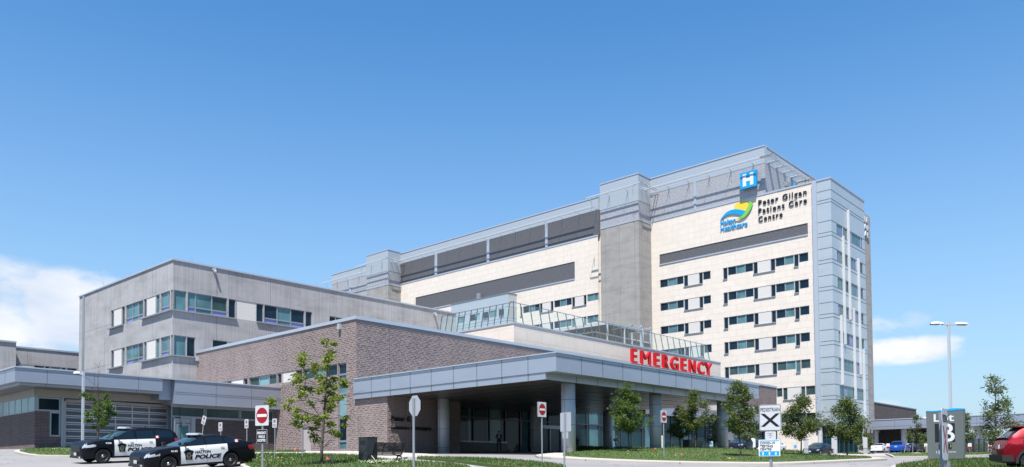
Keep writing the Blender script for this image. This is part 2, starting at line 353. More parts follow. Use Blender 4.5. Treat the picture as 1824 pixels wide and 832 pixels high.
def Gv(X, Y):
    r = np.hypot(X[..., None]-PTS[:, 0], Y[..., None]-PTS[:, 1])
    z = (r*_w[:_n]).sum(-1)+_w[_n]+_w[_n+1]*X+_w[_n+2]*Y
    d = np.hypot(X, Y); return np.where(d > 330, np.clip(z, -2, 9), z)
def G(x, y): return float(Gv(np.array(float(x)), np.array(float(y))))
def UD(u, D, dz=0): q = ray(u, 830)*D; return Vector((q.x, q.y, G(q.x, q.y)+dz))
def GP(u, v, Dmin=16, Dmax=150):
    d = ray(u, v); D = np.arange(Dmin, Dmax, .1); X = d.x*D; Y = d.y*D
    s = (d.z*D+EYE)-Gv(X, Y); i = np.argmax(s < 0)
    if s[i] >= 0: i = int(np.argmin(s))
    return Vector((float(X[i]), float(Y[i]), G(X[i], Y[i])))
def inpoly(x, y, P):
    c = False; n = len(P); j = n-1
    for i in range(n):
        if (P[i][1] > y) != (P[j][1] > y) and x < (P[j][0]-P[i][0])*(y-P[i][1])/(P[j][1]-P[i][1])+P[i][0]: c = not c
        j = i
    return c
def densify(P, st):
    out = []
    for i in range(len(P)):
        a = Vector(P[i][:2]); b = Vector(P[(i+1) % len(P)][:2]); k = max(1, int((b-a).length/st))
        out += [tuple(a+(b-a)*(j/k)) for j in range(k)]
    return out
def smoothpoly(P, it=2):
    P = [Vector(p[:2]) for p in P]
    for _ in range(it):
        Q = []
        for i in range(len(P)): a, b = P[i], P[(i+1) % len(P)]; Q += [a*.75+b*.25, a*.25+b*.75]
        P = Q
    return [tuple(p) for p in P]
def slab(name, P, h, m, st=1.2, skirt=.3, mound=None):
    P = densify(P, st); n = len(P); xs = [p[0] for p in P]; ys = [p[1] for p in P]
    ins = [(x, y) for x in np.arange(min(xs)+st*.5, max(xs), st) for y in np.arange(min(ys)+st*.5, max(ys), st) if inpoly(x, y, P)]
    vs_, es, fs, _, _, _ = delaunay_2d_cdt([Vector(p) for p in P+ins], [(i, (i+1) % n) for i in range(n)], [], 1, 1e-4)
    mb = MB(); z = lambda x, y: G(x, y)+h+(mound(x, y) if mound else 0)
    mb.add([(v.x, v.y, z(v.x, v.y)) for v in vs_], [tuple(f) for f in fs if inpoly(sum(vs_[i].x for i in f)/3, sum(vs_[i].y for i in f)/3, P)])
    for i in range(n):
        a, b = P[i], P[(i+1) % n]; mb.quad((*a, z(*a)), (*b, z(*b)), (*b, z(*b)-skirt), (*a, z(*a)-skirt))
    o = mb.build(name, m); return tag(o, kind='structure')
def offset(P, d):
    n = len(P); A = sum(P[i][0]*P[(i+1) % n][1]-P[(i+1) % n][0]*P[i][1] for i in range(n)); sg = 1 if A > 0 else -1; out = []
    for i in range(n):
        a = Vector(P[i-1][:2]); b = Vector(P[i][:2]); c = Vector(P[(i+1) % n][:2]); t1 = (b-a).normalized(); t2 = (c-b).normalized()
        nn = (Vector((t1.y, -t1.x))+Vector((t2.y, -t2.x))); nn = nn.normalized() if nn.length > 1e-3 else Vector((t1.y, -t1.x)); out.append(tuple(b+nn*(d*sg)))
    return out
def kerb(name, P, w=.18, h=.13, m=None):
    P = densify(P, 1.2); Q = offset(P, w); n = len(P); mb = MB()
    for i in range(n):
        j = (i+1) % n; a, b, c, d = P[i], P[j], Q[j], Q[i]
        za, zb, zc, zd = [G(*p) for p in (a, b, c, d)]
        mb.quad((*a, za+h), (*b, zb+h), (*c, zc+h-.015), (*d, zd+h-.015)); mb.quad((*d, zd+h-.015), (*c, zc+h-.015), (*c, zc-.2), (*d, zd-.2)); mb.quad((*a, za+h), (*b, zb+h), (*b, zb-.2), (*a, za-.2))
    return tag(mb.build(name, m or M['kerb']), kind='structure')
# ================================================================= facades
class Fac:
    def __init__(s, k, c): s.k = k; s.c = c
    def P(s, h, z, o=0): return (s.c-o, h, z) if s.k == 'A' else (h, s.c-o, z)
    def px(s, u, v):
        p = PX(u, v, s.c) if s.k == 'A' else PY(u, v, s.c); return (p.y if s.k == 'A' else p.x), p.z
    def h(s, u, v=700): return s.px(u, v)[0]
    def z(s, u, v): return s.px(u, v)[1]
    def box(s, mb, h0, h1, z0, z1, o0, o1, m=0):
        if s.k == 'A': mb.box(s.c-o1, s.c-o0, h0, h1, z0, z1, m)
        else: mb.box(h0, h1, s.c-o1, s.c-o0, z0, z1, m)
    def wall(s, mb, h0, h1, z0, z1, holes, dep=.22, m=0):
        if h0 > h1: h0, h1 = h1, h0
        H = sorted({h0, h1}|{min(max(v, h0), h1) for q in holes for v in q[:2]}); Z = sorted({z0, z1}|{min(max(v, z0), z1) for q in holes for v in q[2:4]})
        inh = lambda a, b: any(min(q[0], q[1]) < a < max(q[0], q[1]) and q[2] < b < q[3] for q in holes)
        ok = {}
        for i in range(len(H)-1):
            for j in range(len(Z)-1): ok[i, j] = not inh((H[i]+H[i+1])/2, (Z[j]+Z[j+1])/2)
        for (i, j), f in ok.items():
            a, b, c, d = H[i], H[i+1], Z[j], Z[j+1]
            if f: mb.quad(s.P(a, c), s.P(b, c), s.P(b, d), s.P(a, d), m)
            else:
                if ok.get((i-1, j)): mb.quad(s.P(a, c), s.P(a, d), s.P(a, d, -dep), s.P(a, c, -dep), m)
                if ok.get((i+1, j)): mb.quad(s.P(b, c), s.P(b, d), s.P(b, d, -dep), s.P(b, c, -dep), m)
                if ok.get((i, j-1)): mb.quad(s.P(a, c), s.P(b, c), s.P(b, c, -dep), s.P(a, c, -dep), m)
                if ok.get((i, j+1)): mb.quad(s.P(a, d), s.P(b, d), s.P(b, d, -dep), s.P(a, d, -dep), m)
GM = ['frame', 'g_dark', 'g_teal', 'g_green', 'g_violet', 'g_light', 'g_lobby', 'white_panel', 'frame_dark', 'g_blue']
GI = dict(f=0, d=1, t=2, g=3, v=4, l=5, o=6, w=7, k=8, b=9)
GMM = [M[k] for k in GM]
def panes(fac, parent, rects, dep=.15, fw=.07, name='window', fm=0, sill=True):
    """rects (h0,h1,z0,z1,code): a run of panes in one frame = one window; white panels are their own parts"""
    holes = []
    run = []
    def flush():
        if not run: return
        mb = MB()
        for (a, b, c, d, code) in run:
            if len(code) == 2: zc = c+(d-c)*.26; sub = [(a, b, zc, d, code[0]), (a, b, c, zc, code[1])]
            else: sub = [(a, b, c, d, code)]
            for (a_, b_, c_, d_, k) in sub:
                fac.box(mb, a_, b_, c_, d_, -dep-.03, -dep, GI[k])
                for q in ((a_, a_+fw, c_, d_), (b_-fw, b_, c_, d_), (a_+fw, b_-fw, c_, c_+fw), (a_+fw, b_-fw, d_-fw, d_)): fac.box(mb, *q, -dep, -dep+.07, fm)
        mb.build(name, GMM, parent)
    for r in rects:
        h0, h1, z0, z1, code = r; a, b = min(h0, h1), max(h0, h1); holes.append((a, b, z0, z1))
        if code == 'w':
            flush(); run = []; mb = MB(); fac.box(mb, a, b, z0, z1, -dep-.02, -.05); mb.build('white_panel', M['white_panel'], parent)
        else:
            if code.isupper(): code = code.lower()
            run.append((a, b, z0, z1, code))
    flush()
    return holes
def sills(fac, parent, spans, h=.09, o=.1):
    for a, b, z in spans:
        mb = MB(); fac.box(mb, min(a, b), max(a, b), z-h, z-.003, .003, o); mb.build('window_sill', M['sill'], parent)

# ================================================================= hospital tower
XT = 131.3
TA = Fac('A', XT); YT = PX(1481, 400, XT).y; TB = Fac('B', YT)
zg = G(XT, YT)-.3
tower = thing('hospital_tower', 'tall cream and grey patient tower with pale blue glass corner rising at the right', 'hospital tower', (XT, YT, 0)); 
_build = MB.build
def wbuild(s, name, m, parent=None, smooth=False):
    o = _build(s, name, m, None, smooth)
    if parent is not None:
        o.parent = parent; o.matrix_parent_inverse = parent.matrix_basis.inverted() if parent.parent is None else Matrix()
    return o
class WB(MB): build = wbuild
_MB = MB; MB = WB        # from here a mesh given in world coordinates keeps its place under its parent

zT1 = TA.z(1457, 323.3); hA0 = TA.h(1457.5); hShR = TA.h(1158.8, 500); hShL = TA.h(1066, 500); hL0 = TA.h(712, 500)
floors = [TA.z(1440, v) for v in (448.8, 495.8, 544.0, 591.5, 639.6)]; sp = (floors[0]-floors[4])/4; floors = [floors[0]-sp*i for i in range(5)]
ph = TA.z(1442, 591.5)-TA.z(1442, 607.6)          # pane height
tall = ph+sp*.125
rects = []; sl_ = []
g1 = [(1175.4, 1189.5, 'd'), (1189.5, 1205, 't'), (1205, 1217.4, 'd'), (1218, 1225.4, 'D'), (1225.6, 1244.8, 'w'), (1245, 1251.8, 'D'), (1252.2, 1265.8, 'd')]
g2 = [(1287.7, 1295.4, 'D'), (1296, 1311, 'd'), (1311, 1326.5, 't'), (1326.5, 1341.2, 'd'), (1341.6, 1349.4, 'D'), (1349.6, 1372.1, 'w'), (1372.3, 1380.6, 'D'), (1381, 1397.5, 'd'), (1397.5, 1413.8, 't'), (1414.2, 1422.5, 'D'), (1423, 1440, 'd')]
tones = {3: {'d': 'g'}, 4: {'d': 'g', 'D': 'G'}}
allholes = []
def strip(segs, top, v_, fl=0):
    out = []
    for u0, u1, c in segs:
        h0, h1 = TA.h(u0, v_), TA.h(u1, v_); lo = top-(tall if c in 'DwGT' else ph); out.append((h0, h1, lo, top, c))
    return out
allr = []
for i, top in enumerate(floors):
    s2 = [(a, b, {'d': 'g'}.get(c, c) if (i == 4 or (i == 3 and c == 'x')) and c != 'w' else c) for a, b, c in g2]
    if i == 4: s2[9] = (*s2[9][:2], 'T')
    if i == 3: s2[3] = (*s2[3][:2], 'g')
    allr.append(strip(s2, top, 470)); allr.append(strip(g1, top, 500))
top5 = floors[4]-sp; top6 = top5-sp
# horizontal positions of the two lowest rows
k5 = [(1345, 1361, 'g'), (1361, 1378, 'd'), (1383, 1393.4, 'k'), (1394.6, 1402.6, 'G'), (1402.8, 1426.4, 'w'), (1426.7, 1434.2, 'G'), (1435.2, 1451.9, 'k')]
def kcode(s): return [(a, b, {'k': 'g'}.get(c, c)) for a, b, c in s]
allr.append([(TA.h(a, 690), TA.h(b, 690), top5-(tall if c in 'Gw' else ph), top5, c) for a, b, c in kcode(k5)])
allr.append([(TA.h(a, 744), TA.h(b, 744), top6-ph, top6, c) for a, b, c in [(1388, 1402, 'g'), (1402, 1418, 't'), (1418, 1436, 'g'), (1436, 1453, 'd')]])
def LS(segs, v_, top): return [(TA.h(u0, v_), TA.h(u1, v_), top-(tall if c in 'DwGT' else ph), top, c) for u0, u1, c in segs]
l1 = [(926.4, 930, 'D'), (931.5, 942, 'd'), (942, 952, 't'), (952, 961, 'd'), (961.3, 966, 'D'), (966.2, 980.3, 'w'), (980.6, 985.5, 'D'), (987, 997.5, 'd'), (997.5, 1008.3, 't'), (1008.3, 1018.2, 'd'), (1018.8, 1024, 'D'), (1024.3, 1039.3, 'w'), (1039.5, 1044.6, 'D'), (1046, 1057.5, 't'), (1057.5, 1066, 't')]
l2 = [(a, b, {'d': 't', 'D': 'T'}.get(c, c) if a > 990 else c) for a, b, c in l1]
l0 = [(760, 790, 'd'), (804, 815, 't'), (836, 847, 'd'), (847, 861, 't'), (861, 868, 'd'), (872, 884, 't'), (888, 900, 'd')]
lz = TA.z(1046, 524.6)
allr.append(LS(l1, 535, lz)); allr.append(LS(l2, 575, lz-sp))
for q in allr: allholes += panes(TA, tower, [r for r in sorted(q, key=lambda r: r[0])], .18, .09)
for q in allr:
    cur = None
    for (h0, h1, lo, top, c) in sorted(q, key=lambda r: r[0]):
        if c in 'DGTw':
            if cur and abs(cur[1]-min(h0, h1)) < .35: cur[1] = max(h0, h1)
            else:
                if cur: sl_.append(cur)
                cur = [min(h0, h1), max(h0, h1), lo]
    if cur: sl_.append(cur)
sills(TA, tower, sl_, .13, .14)
# louvre bands cut into the cream wall
lv = [(TA.h(1173.8, 400), TA.h(1438.8, 400), TA.z(1438.8, 416.9), TA.z(1438.8, 397)), (TA.h(740, 531), TA.h(1023.8, 480), TA.z(1024, 496.2), TA.z(1024, 465.6))]
allholes += [(min(a, b), max(a, b), c, d) for a, b, c, d in lv]
mb = MB(); TA.wall(mb, hA0, hShR, zg+5.2, zT1, allholes); TA.wall(mb, hShL, hL0, zg, zT1, allholes)
mb.box(XT+.35, XT+13.8, hA0+.05, hL0+20, zg, zT1-1.0); mb.box(XT+13.8, XT+34, YT+30, hL0+20, zg, zT1-1.0); mb.build('precast_wall', M['cream'], tower)
mb = MB(); TA.box(mb, hA0, hShR, zT1, zT1+.28, -.5, .08); TA.box(mb, hShL, hL0, zT1, zT1+.28, -.5, .08); mb.build('parapet_coping', M['trim'], tower)
for q in lv:
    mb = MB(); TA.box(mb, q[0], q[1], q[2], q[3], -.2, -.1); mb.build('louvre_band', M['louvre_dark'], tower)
    mb = MB(); TA.box(mb, q[0], q[1], q[2]-.22, q[2]-.003, .003, .12); mb.build('louvre_sill', M['trim'], tower)
# mechanical penthouse with its ledge
def penthouse(fac, h0, h1, zlo, zlouv, zledge, ztop, name='penthouse_louvre', m='louvre', tall_=0):
    lo, hi = min(h0, h1), max(h0, h1)
    mb = MB(); fac.box(mb, lo, hi, zlo, zlouv, -.6, 0); mb.build(name, M[m], tower)
    mb = MB(); fac.box(mb, lo, hi, zlouv+.004, ztop, -.6, .03); mb.build('penthouse_cladding', M['pent_top'], tower)
    mb = MB(); fac.box(mb, lo-.02, hi+.02, ztop+.003, ztop+.22, -.7, .12); mb.build('penthouse_coping', M['trim'], tower)
def ledge(fac, h0, h1, z, p, step=4.2, flat=False):
    lo, hi = min(h0, h1), max(h0, h1); mb = MB(); md = MB()
    fac.box(mb, lo, hi, z-.07, z+.07, p-.12, p); fac.box(mb, lo, hi, z-.025, z+.025, p-.75, p-.55)
    n = max(1, int((hi-lo)/step)); 
    for i in range(n+1):
        h = lo+(hi-lo)*i/n
        if flat: fac.box(mb, h, h+.9, z-.08, z+.0, .03, p-.2); continue
        mb.bar(fac.P(h, z, .03), fac.P(h, z, p-.1), .05, .08); md.bar(fac.P(h, z-2.1, .06), fac.P(h, z-.35, .06), .05, .05); md.bar(fac.P(h, z-.35, .06), fac.P(h, z-.12, .7), .05, .05)
    mb.build('sun_ledge', M['fin'], tower)
    if md.v: md.build('ledge_brackets', M['frame'], tower)
zpr = TA.z(1362, 260.3); hR = TA.h(1362.5, 300); zled = PX(1370.5, 274.5, XT-2.2).z; zlv = TA.z(1364, 289.6)
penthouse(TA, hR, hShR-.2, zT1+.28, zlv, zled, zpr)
ledge(TA, hR-2.2, hShR-.2, zled, 2.2)
mb = MB(); TA.box(mb, TA.h(1240, 320), TA.h(1235.5, 320), zT1+.28, zlv, 0, .1); mb.build('mullion', M['trim'], tower)
PB = Fac('B', hR)      # return face of the right penthouse
penthouse(PB, XT+.6, XT+30, zT1-3, zlv, zled, zpr); ledge(PB, XT-2.2, XT+30, zled, 2.2, 3.0, True)
mb = MB(); PB.box(mb, XT+9.6, XT+10.3, zT1-3, zlv, 0, .1); mb.build('mullion', M['trim'], tower)
zpl = TA.z(1069.8, 350.2); zlvl = TA.z(1068.6, 372.4); zbl = zT1+.28
hPl = TA.h(713.8, 480); zledl = PX(1040, 371.5, XT-2.2).z
penthouse(TA, hShL-.2, hPl, zbl, zlvl, zledl, zpl, m='louvre_dark'); ledge(TA, hShL, hPl, zledl, 2.2)
for u in (776.7, 869.5, 973.7):
    mb = MB(); TA.box(mb, TA.h(u-2.2, 430), TA.h(u+2.2, 430), zbl, zlvl, 0, .12); mb.build('mullion', M['trim'], tower)
# two projecting shafts
def shaft(uR, uC, uL, vt, v_cl, v_top, v_led, xr):
    yB = TA.h(uR, vt); xs = PY(uC, vt, yB).x; yL = PX(uL, vt, xs).y; A = Fac('A', xs); B = Fac('B', yB)
    zc = PX(uC, v_cl, xs).z; ztp = PX(uC, v_top, xs).z; zl = PX(v_led[0], v_led[1], xs-2).z; zlo = zl-(ztp-zl)*.95
    mb = MB(); mb.box(xs, XT+3, yB, yL, zg, zc); mb.build('concrete_shaft', M['conc_shaft'], tower)
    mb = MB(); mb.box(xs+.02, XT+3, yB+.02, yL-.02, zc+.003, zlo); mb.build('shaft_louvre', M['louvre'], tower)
    mb = MB(); mb.box(xs-.02, XT+3, yB-.02, yL+.02, zlo+.003, ztp); mb.build('shaft_cladding', M['pent_top'], tower)
    mb = MB(); mb.box(xs-.1, XT+3, yB-.1, yL+.1, ztp+.003, ztp+.22); mb.build('shaft_coping', M['trim'], tower); mb = MB(); mb.box(xs-.06, XT, yB-.06, yL+.06, zc-.1, zc+.08); mb.build('shaft_band', M['trim'], tower)
    ledge(A, yB-2, yL+2, zl, 2.0); ledge(B, xs-2, XT-.3, zl, 2.0, 2.0)
    return xs, yB, yL
s1 = shaft(1158.8, 1137.2, 1068.8, 350, 391, 309.3, (1139.3, 325), 0)
s2 = shaft(713.8, 691.2, 652.8, 470, 506.5, 445.2, (690, 458.5), 0)
mb = MB(); mb.tube([(s1[0]+1, s1[1]+1.2, PX(1137, 309, s1[0]).z), (s1[0]+1, s1[1]+1.2, PX(1137, 290, s1[0]).z)], .06, 6); mb.build('antenna', M['galv'], tower)
# far end of the penthouse, left of the second shaft
XE = XT+1.0; E2 = Fac('A', XE); he1 = s2[2]; he2 = E2.h(590.5, 500); ztE = E2.z(640, 476.5)
penthouse(E2, he1, he2, E2.z(652, 526)-9, E2.z(652, 490.5), 0, ztE); ledge(E2, he1, he2+2, PX(580, 502.5, XE-2).z, 2.0)
mb = MB(); E2.box(mb, E2.h(622.5, 520), E2.h(625.5, 520), E2.z(652, 526)-9, E2.z(652, 490.5), 0, .12); mb.build('mullion', M['trim'], tower)
mb = MB(); mb.box(XE+.6, XT+30, he1, he2, zg, ztE-2); mb.box(XT+.62, XT+30, hR+.62, he1, zT1-2, zpr-1.2); mb.build('plant_room_block', M['cream'], tower)
# stair bay of pale blue glazing standing before the long facade
yb_ = TA.h(920.8, 560); xb_ = PY(905.8, 560, yb_).x; BA = Fac('A', xb_); BB = Fac('B', yb_); zb_ = PX(905.8, 522.5, xb_).z; yb2 = BA.h(803.5, 560)
hol = [] ; wt = BA.z(900, 549.0)
bs = [(r0, r1, wt-ph, wt, c) for r0, r1, c in [(BA.h(a, 560), BA.h(b, 560), c) for a, b, c in [(836.5, 847.5, 'd'), (848, 855, 'l'), (860, 870, 'd'), (872.5, 885, 't'), (888, 897.8, 'd'), (815, 827, 't')]]]
bs += [(BA.h(860, 560), BA.h(870, 560), wt-tall, wt-ph, 'v'), (BA.h(888, 560), BA.h(897.8, 560), wt-tall, wt-ph, 'v')]
for r in bs: hol += panes(BA, tower, [r], .12, .08)
mb = MB(); BA.wall(mb, yb_, yb2, zg+6, zb_, hol, .12); mb.box(xb_+.16, XT+.1, yb_+.012, yb2, zg+6, zb_-.01); BB.wall(mb, xb_, XT, zg+6, zb_, [], .1); mb.build('pale_blue_bay', M['tower_blue'], tower)
mb = MB(); mb.box(xb_-.08, XT, yb_-.08, yb2, zb_+.003, zb_+.2)
for z in (wt+.25, wt-tall-.15, wt-tall-.75): BA.box(mb, yb_, yb2, z, z+.07, .004, .02); BB.box(mb, xb_, XT, z, z+.07, .004, .02)
mb.build('bay_coping', M['tower_seam'], tower)

# pale blue corner volume
hA1 = YT; xEnd = TB.px(1538.8, 358)[0]; zc_ = PX(1480.3, 317.5, XT).z
seam = [TA.z(u, v) for u, v in ((1481.4, 337.3), (1482.2, 353.5), (1482.2, 358.9))]
bz = []
for v in (391.7, 441.5, 489.5, 538, 587, 635.6, 684.8, 735.0): bz.append(PX(1485, v, XT).z)
bsp = (bz[0]-bz[6])/6; bz = [bz[0]-bsp*i for i in range(8)]
wh = bsp*.335
rowsB = [[(1489.8, 1497, 't'), (1497, 1500, 'b'), (1501.5, 1508.4, 't'), (1512.5, 1515.5, 'b'), (1516, 1532, 't'), (1532.5, 1535, 'b')], [(1491, 1494, 'b'), (1494, 1500, 't'), (1503.5, 1509.8, 'g'), (1513, 1520, 't'), (1520, 1524, 'b'), (1529, 1536, 'g')],
         [(1492, 1501, 't'), (1504, 1511.4, 'g'), (1514.8, 1525, 't'), (1525, 1527.8, 'v'), (1530.4, 1537, 'g')], [(1493, 1496, 'v'), (1496, 1502, 't'), (1505, 1512, 'gv'), (1515, 1518.7, 't'), (1521.5, 1526, 't'), (1526, 1528.8, 'v'), (1531.3, 1537.9, 'gv')],
         [(1493.8, 1496.8, 'l'), (1500.5, 1503.9, 't'), (1506.4, 1514, 'g'), (1514, 1519.5, 'v'), (1522.4, 1530, 't'), (1532.5, 1538.9, 'g')], [(1494, 1498, 'l'), (1501, 1509, 't'), (1509, 1520.4, 't'), (1523.6, 1527, 'd'), (1527, 1530.8, 'v'), (1533.7, 1536, 'g')],
         [(1495.9, 1505, 't'), (1505, 1509, 'v'), (1509, 1522, 't'), (1524.6, 1538, 't')], [(1500, 1515, 't'), (1527, 1543, 't')]]
holB = []; vr = [400, 450, 498, 547, 596, 645, 694, 744]
for zt_, row, v in zip(bz, rowsB, vr):
    runs = []
    for a, b, c in row:
        r = (TB.px(a, v)[0], TB.px(b, v)[0], zt_-wh-.35, zt_, c)
        if runs and abs(runs[-1][-1][1]-r[0]) < .6: runs[-1].append(r)
        else: runs.append([r])
    for q in runs: holB += panes(TB, tower, q, .1, .07)
zlow = PX(1489.5, 757, XT).z
mb = MB(); TB.wall(mb, XT, xEnd, zlow, zc_, holB, .12); mb.box(XT+.3, xEnd-.01, YT+.35, YT+8.9, zlow, zc_-.05)
TA.wall(mb, YT, hA0, zlow, zc_, []); mb.quad((xEnd, YT, zlow), (xEnd, YT+9, zlow), (xEnd, YT+9, zc_), (xEnd, YT, zc_)); mb.build('blue_corner_cladding', M['tower_blue'], tower)
mb = MB()
zs_ = seam[:]
for z in bz: zs_ += [z+.02, z-wh-.35, z-wh-.95]
for z in zs_:
    if z < zlow: continue
    TA.box(mb, YT, hA0-.5, z, z+.10, .004, .02); TB.box(mb, XT, xEnd, z, z+.10, .004, .02)
mb.build('cladding_seam', M['tower_seam'], tower)
mb = MB(); TA.box(mb, hA0-.45, hA0+.25, zlow, zT1, .003, .35); mb.build('corner_channel', M['trim'], tower)
mb = MB(); mb.box(XT-.1, xEnd+.1, YT-.1, YT+9, zc_+.003, zc_+.25); TA.box(mb, YT+9.01, hA0+.3, zc_+.003, zc_+.2, -.3, .1) if hA0 > YT+9.1 else None; mb.build('corner_coping', M['trim'], tower)
for u, v0, v1 in ((1510.8, 376, 569), (1501.8, 422, 613), (1529.3, 462, 667), (1520.5, 550, 711), (1497.8, 562, 685), (1538, 622, 760), (1514.8, 569, 570)):
    if v1-v0 < 5: continue
    h = TB.px(u, (v0+v1)/2)[0]; mb = MB(); TB.box(mb, h-.12, h+.12, TB.z(u, v1), TB.z(u, v0), .003, .4); mb.build('white_fin', M['fin'], tower)
# concrete slab behind with the hospital's name
SB = Fac('B', YT+9); x3 = SB.px(1553.5, 560)[0]; zsl = SB.z(1549, 386.5); x2 = xEnd-12
mb = MB(); mb.box(XT+14, x3, YT+9, YT+40, zg, zsl); mb.build('concrete_end_wall', M['conc_shaft'], tower)
# ground floor glazing of tower
mb = MB(); TA.box(mb, YT, hA0+14, zg, zlow-.003, -.8, -.75, 6)
for i in range(9): TA.box(mb, YT+i*1.7, YT+i*1.7+.12, zg, zlow-.003, -.75, -.6, 8)
TB.box(mb, XT+.8, xEnd, zg, zlow-.003, -.8, -.75, 6)
for i in range(10): TB.box(mb, XT+1+i*2.2, XT+1.12+i*2.2, zg, zlow-.003, -.75, -.6, 8)
for z in (zg+3.2, zg+4.4): TA.box(mb, YT, hA0+14, z, z+.1, -.75, -.62, 8); TB.box(mb, XT+1, xEnd, z, z+.1, -.75, -.62, 8)
mb.build('lobby_glazing', GMM, tower)
mb = MB(); TA.box(mb, YT, YT+.5, zg, zlow, -.5, 0); TA.box(mb, hA0-.4, hA0+.1, zg, zlow, -.5, 0); mb.build('corner_column', M['column'], tower)

# ---- lettering on the tower
def text_obj(body, size=1, ext=.05, off=0, align='LEFT', shear=0, font_offset=0, space=1):
    cu = bpy.data.curves.new('t', 'FONT'); cu.body = body; cu.size = size; cu.extrude = ext; cu.offset = off; cu.align_x = align; cu.shear = shear; cu.space_character = space
    cu.resolution_u = 3
    o = bpy.data.objects.new('t', cu); COL.objects.link(o); dg = bpy.context.evaluated_depsgraph_get(); me = bpy.data.meshes.new_from_object(o.evaluated_get(dg))
    v = [tuple(p.co) for p in me.vertices]; f = [tuple(p.vertices) for p in me.polygons]
    bpy.data.objects.remove(o); bpy.data.curves.remove(cu); bpy.data.meshes.remove(me); return v, f
def text_fit(mb, body, P, h0, h1, z0, z1, o, ext=.05, off=0, m=0, shear=0, flip=False, space=1, baseline=False):
    """letters filling the rectangle h0..h1, z0..z1 on the surface mapping P(h,z,o); flip when h runs right to left as seen"""
    v, f = text_obj(body, 1, 1, off, shear=shear, space=space)
    xs = [p[0] for p in v]; ys = [p[1] for p in v]; x0, x1 = min(xs), max(xs); y0, y1 = (0, max(ys)) if baseline else (min(ys), max(ys))
    out = []
    for x, y, z in v:
        a = (x-x0)/(x1-x0); b = (y-y0)/(y1-y0); out.append(P(h0+(h1-h0)*a, z0+(z1-z0)*b, o+ext*(.5+.5*z)))
    mb.add(out, f, m)
ns = thing('building_name_letters', 'raised dark letters spelling the care centre name on the tower near its roof', 'sign', (XT, TA.h(1400, 370), TA.z(1400, 370)))
def tline(mb, s, u0, u1, ub, vb, ut, vt, m=0, ext=.10, off=.02, fac=TA, o=.06, sp=1.0):
    z0 = fac.z(ub, vb); z1 = fac.z(ut, vt); v_ = (vb+vt)/2
    text_fit(mb, s, fac.P, fac.px(u0, v_)[0], fac.px(u1, v_)[0], z0, z1, o, ext, off, m, baseline=True, space=sp)
mb = MB(); tline(mb, 'Peter Gilgan', 1351.3, 1437.5, 1353, 366.3, 1353, 357.0, off=.018, sp=1.25); mb.build('lettering', M['navytext'], ns); mb = MB(); tline(mb, 'Patient Care', 1351.3, 1438, 1353, 381.0, 1353, 371.5, off=.018, sp=1.3); mb.build('lettering', M['navytext'], ns); mb = MB(); tline(mb, 'Centre', 1351.3, 1394.5, 1353, 395.3, 1353, 386, off=.018, sp=1.3)
mb.build('lettering', M['navytext'], ns)
lg = thing('company_logo', 'blue, yellow and green wave emblem with blue letters beneath on the cream tower', 'sign', (XT, TA.h(1312, 380), TA.z(1312, 385)))
mb = MB(); tline(mb, 'Halton', 1284, 1311, 1285, 401.5, 1285, 393.3, off=.02); mb.build('lettering', M['cyan'], lg); mb = MB(); tline(mb, 'Healthcare', 1284, 1332, 1285, 412.5, 1285, 403.8, off=.02); mb.build('lettering', M['cyan'], lg)
def zpoly(pts): return [TA.px(1270+x/9.244, 340+y/9.244) for x, y in pts]
sun_ = [(350, 310)]+[(498-150*math.cos(a)*1.0+0, 312-a_*138) for a, a_ in [(t_, math.sin(t_)) for t_ in np.linspace(.12, 2.35, 16)]]+[(590, 240), (550, 335), (470, 318), (400, 305)]
mb = MB(); mb.prism(zpoly(sun_), TA.P, .06, .14); mb.build('yellow_disc', M['yellow'], lg)
bl = [(122, 495), (150, 445), (190, 395), (240, 350), (300, 320), (370, 306), (440, 310), (500, 322), (545, 338), (490, 412), (440, 392), (380, 383), (310, 383), (250, 398), (200, 425), (160, 460)]
mb = MB(); mb.prism(zpoly(bl), TA.P, .10, .20); mb.build('blue_wave', M['cyan'], lg)
gr = [(618, 172), (664, 208), (655, 250), (630, 310), (595, 365), (555, 415), (510, 450), (460, 470), (420, 475), (385, 468), (420, 460), (460, 438), (500, 405), (540, 350), (575, 290), (600, 230)]
mb = MB(); mb.prism(zpoly(gr), TA.P, .13, .26); mb.build('green_ribbon', M['green'], lg)
hs_ = thing('hospital_h_sign', 'square blue sign with white letter H high on the tower penthouse', 'sign', (XT, TA.h(1337, 320), TA.z(1337, 320)))
ha, hb = TA.h(1323.3, 320), TA.h(1351.8, 320); za, zb2 = TA.z(1337, 337.2), TA.z(1337, 308.5)
mb = MB(); TA.box(mb, ha, hb, za, zb2, .5, 1.1); mb.build('sign_box', M['cap'], hs_)
wH = (hb-ha); dz = zb2-za; mb = MB(); P_ = lambda a, b, c, d: TA.box(mb, ha+wH*a, ha+wH*b, za+dz*c, za+dz*d, 1.102, 1.14)
P_(.17, .38, .12, .88); P_(.62, .83, .12, .88); P_(.381, .619, .40, .60); mb.build('letter', M['white'], hs_)
hs2 = thing('hospital_h_sign', 'small blue sign edge on the shaded side of the penthouse above the roof parapet', 'sign', (XT+14, hR, TA.z(1337, 320)))
mb = MB(); q0 = PB.px(1409, 335)[0]; PB.box(mb, q0, q0+4.3, PB.z(1409, 351), PB.z(1409, 328), .3, .75); mb.build('sign_box', M['cap'], hs2)
mb = MB(); w4 = 4.3; zA, zB = PB.z(1409, 351), PB.z(1409, 328); dz = zB-zA
for a, b, c, d in ((.2, .36, .13, .87), (.64, .8, .13, .87), (.36, .64, .43, .58)): PB.box(mb, q0+w4*a, q0+w4*b, zA+dz*c, zA+dz*d, .752, .8)
mb.build('letter', M['white'], hs2)
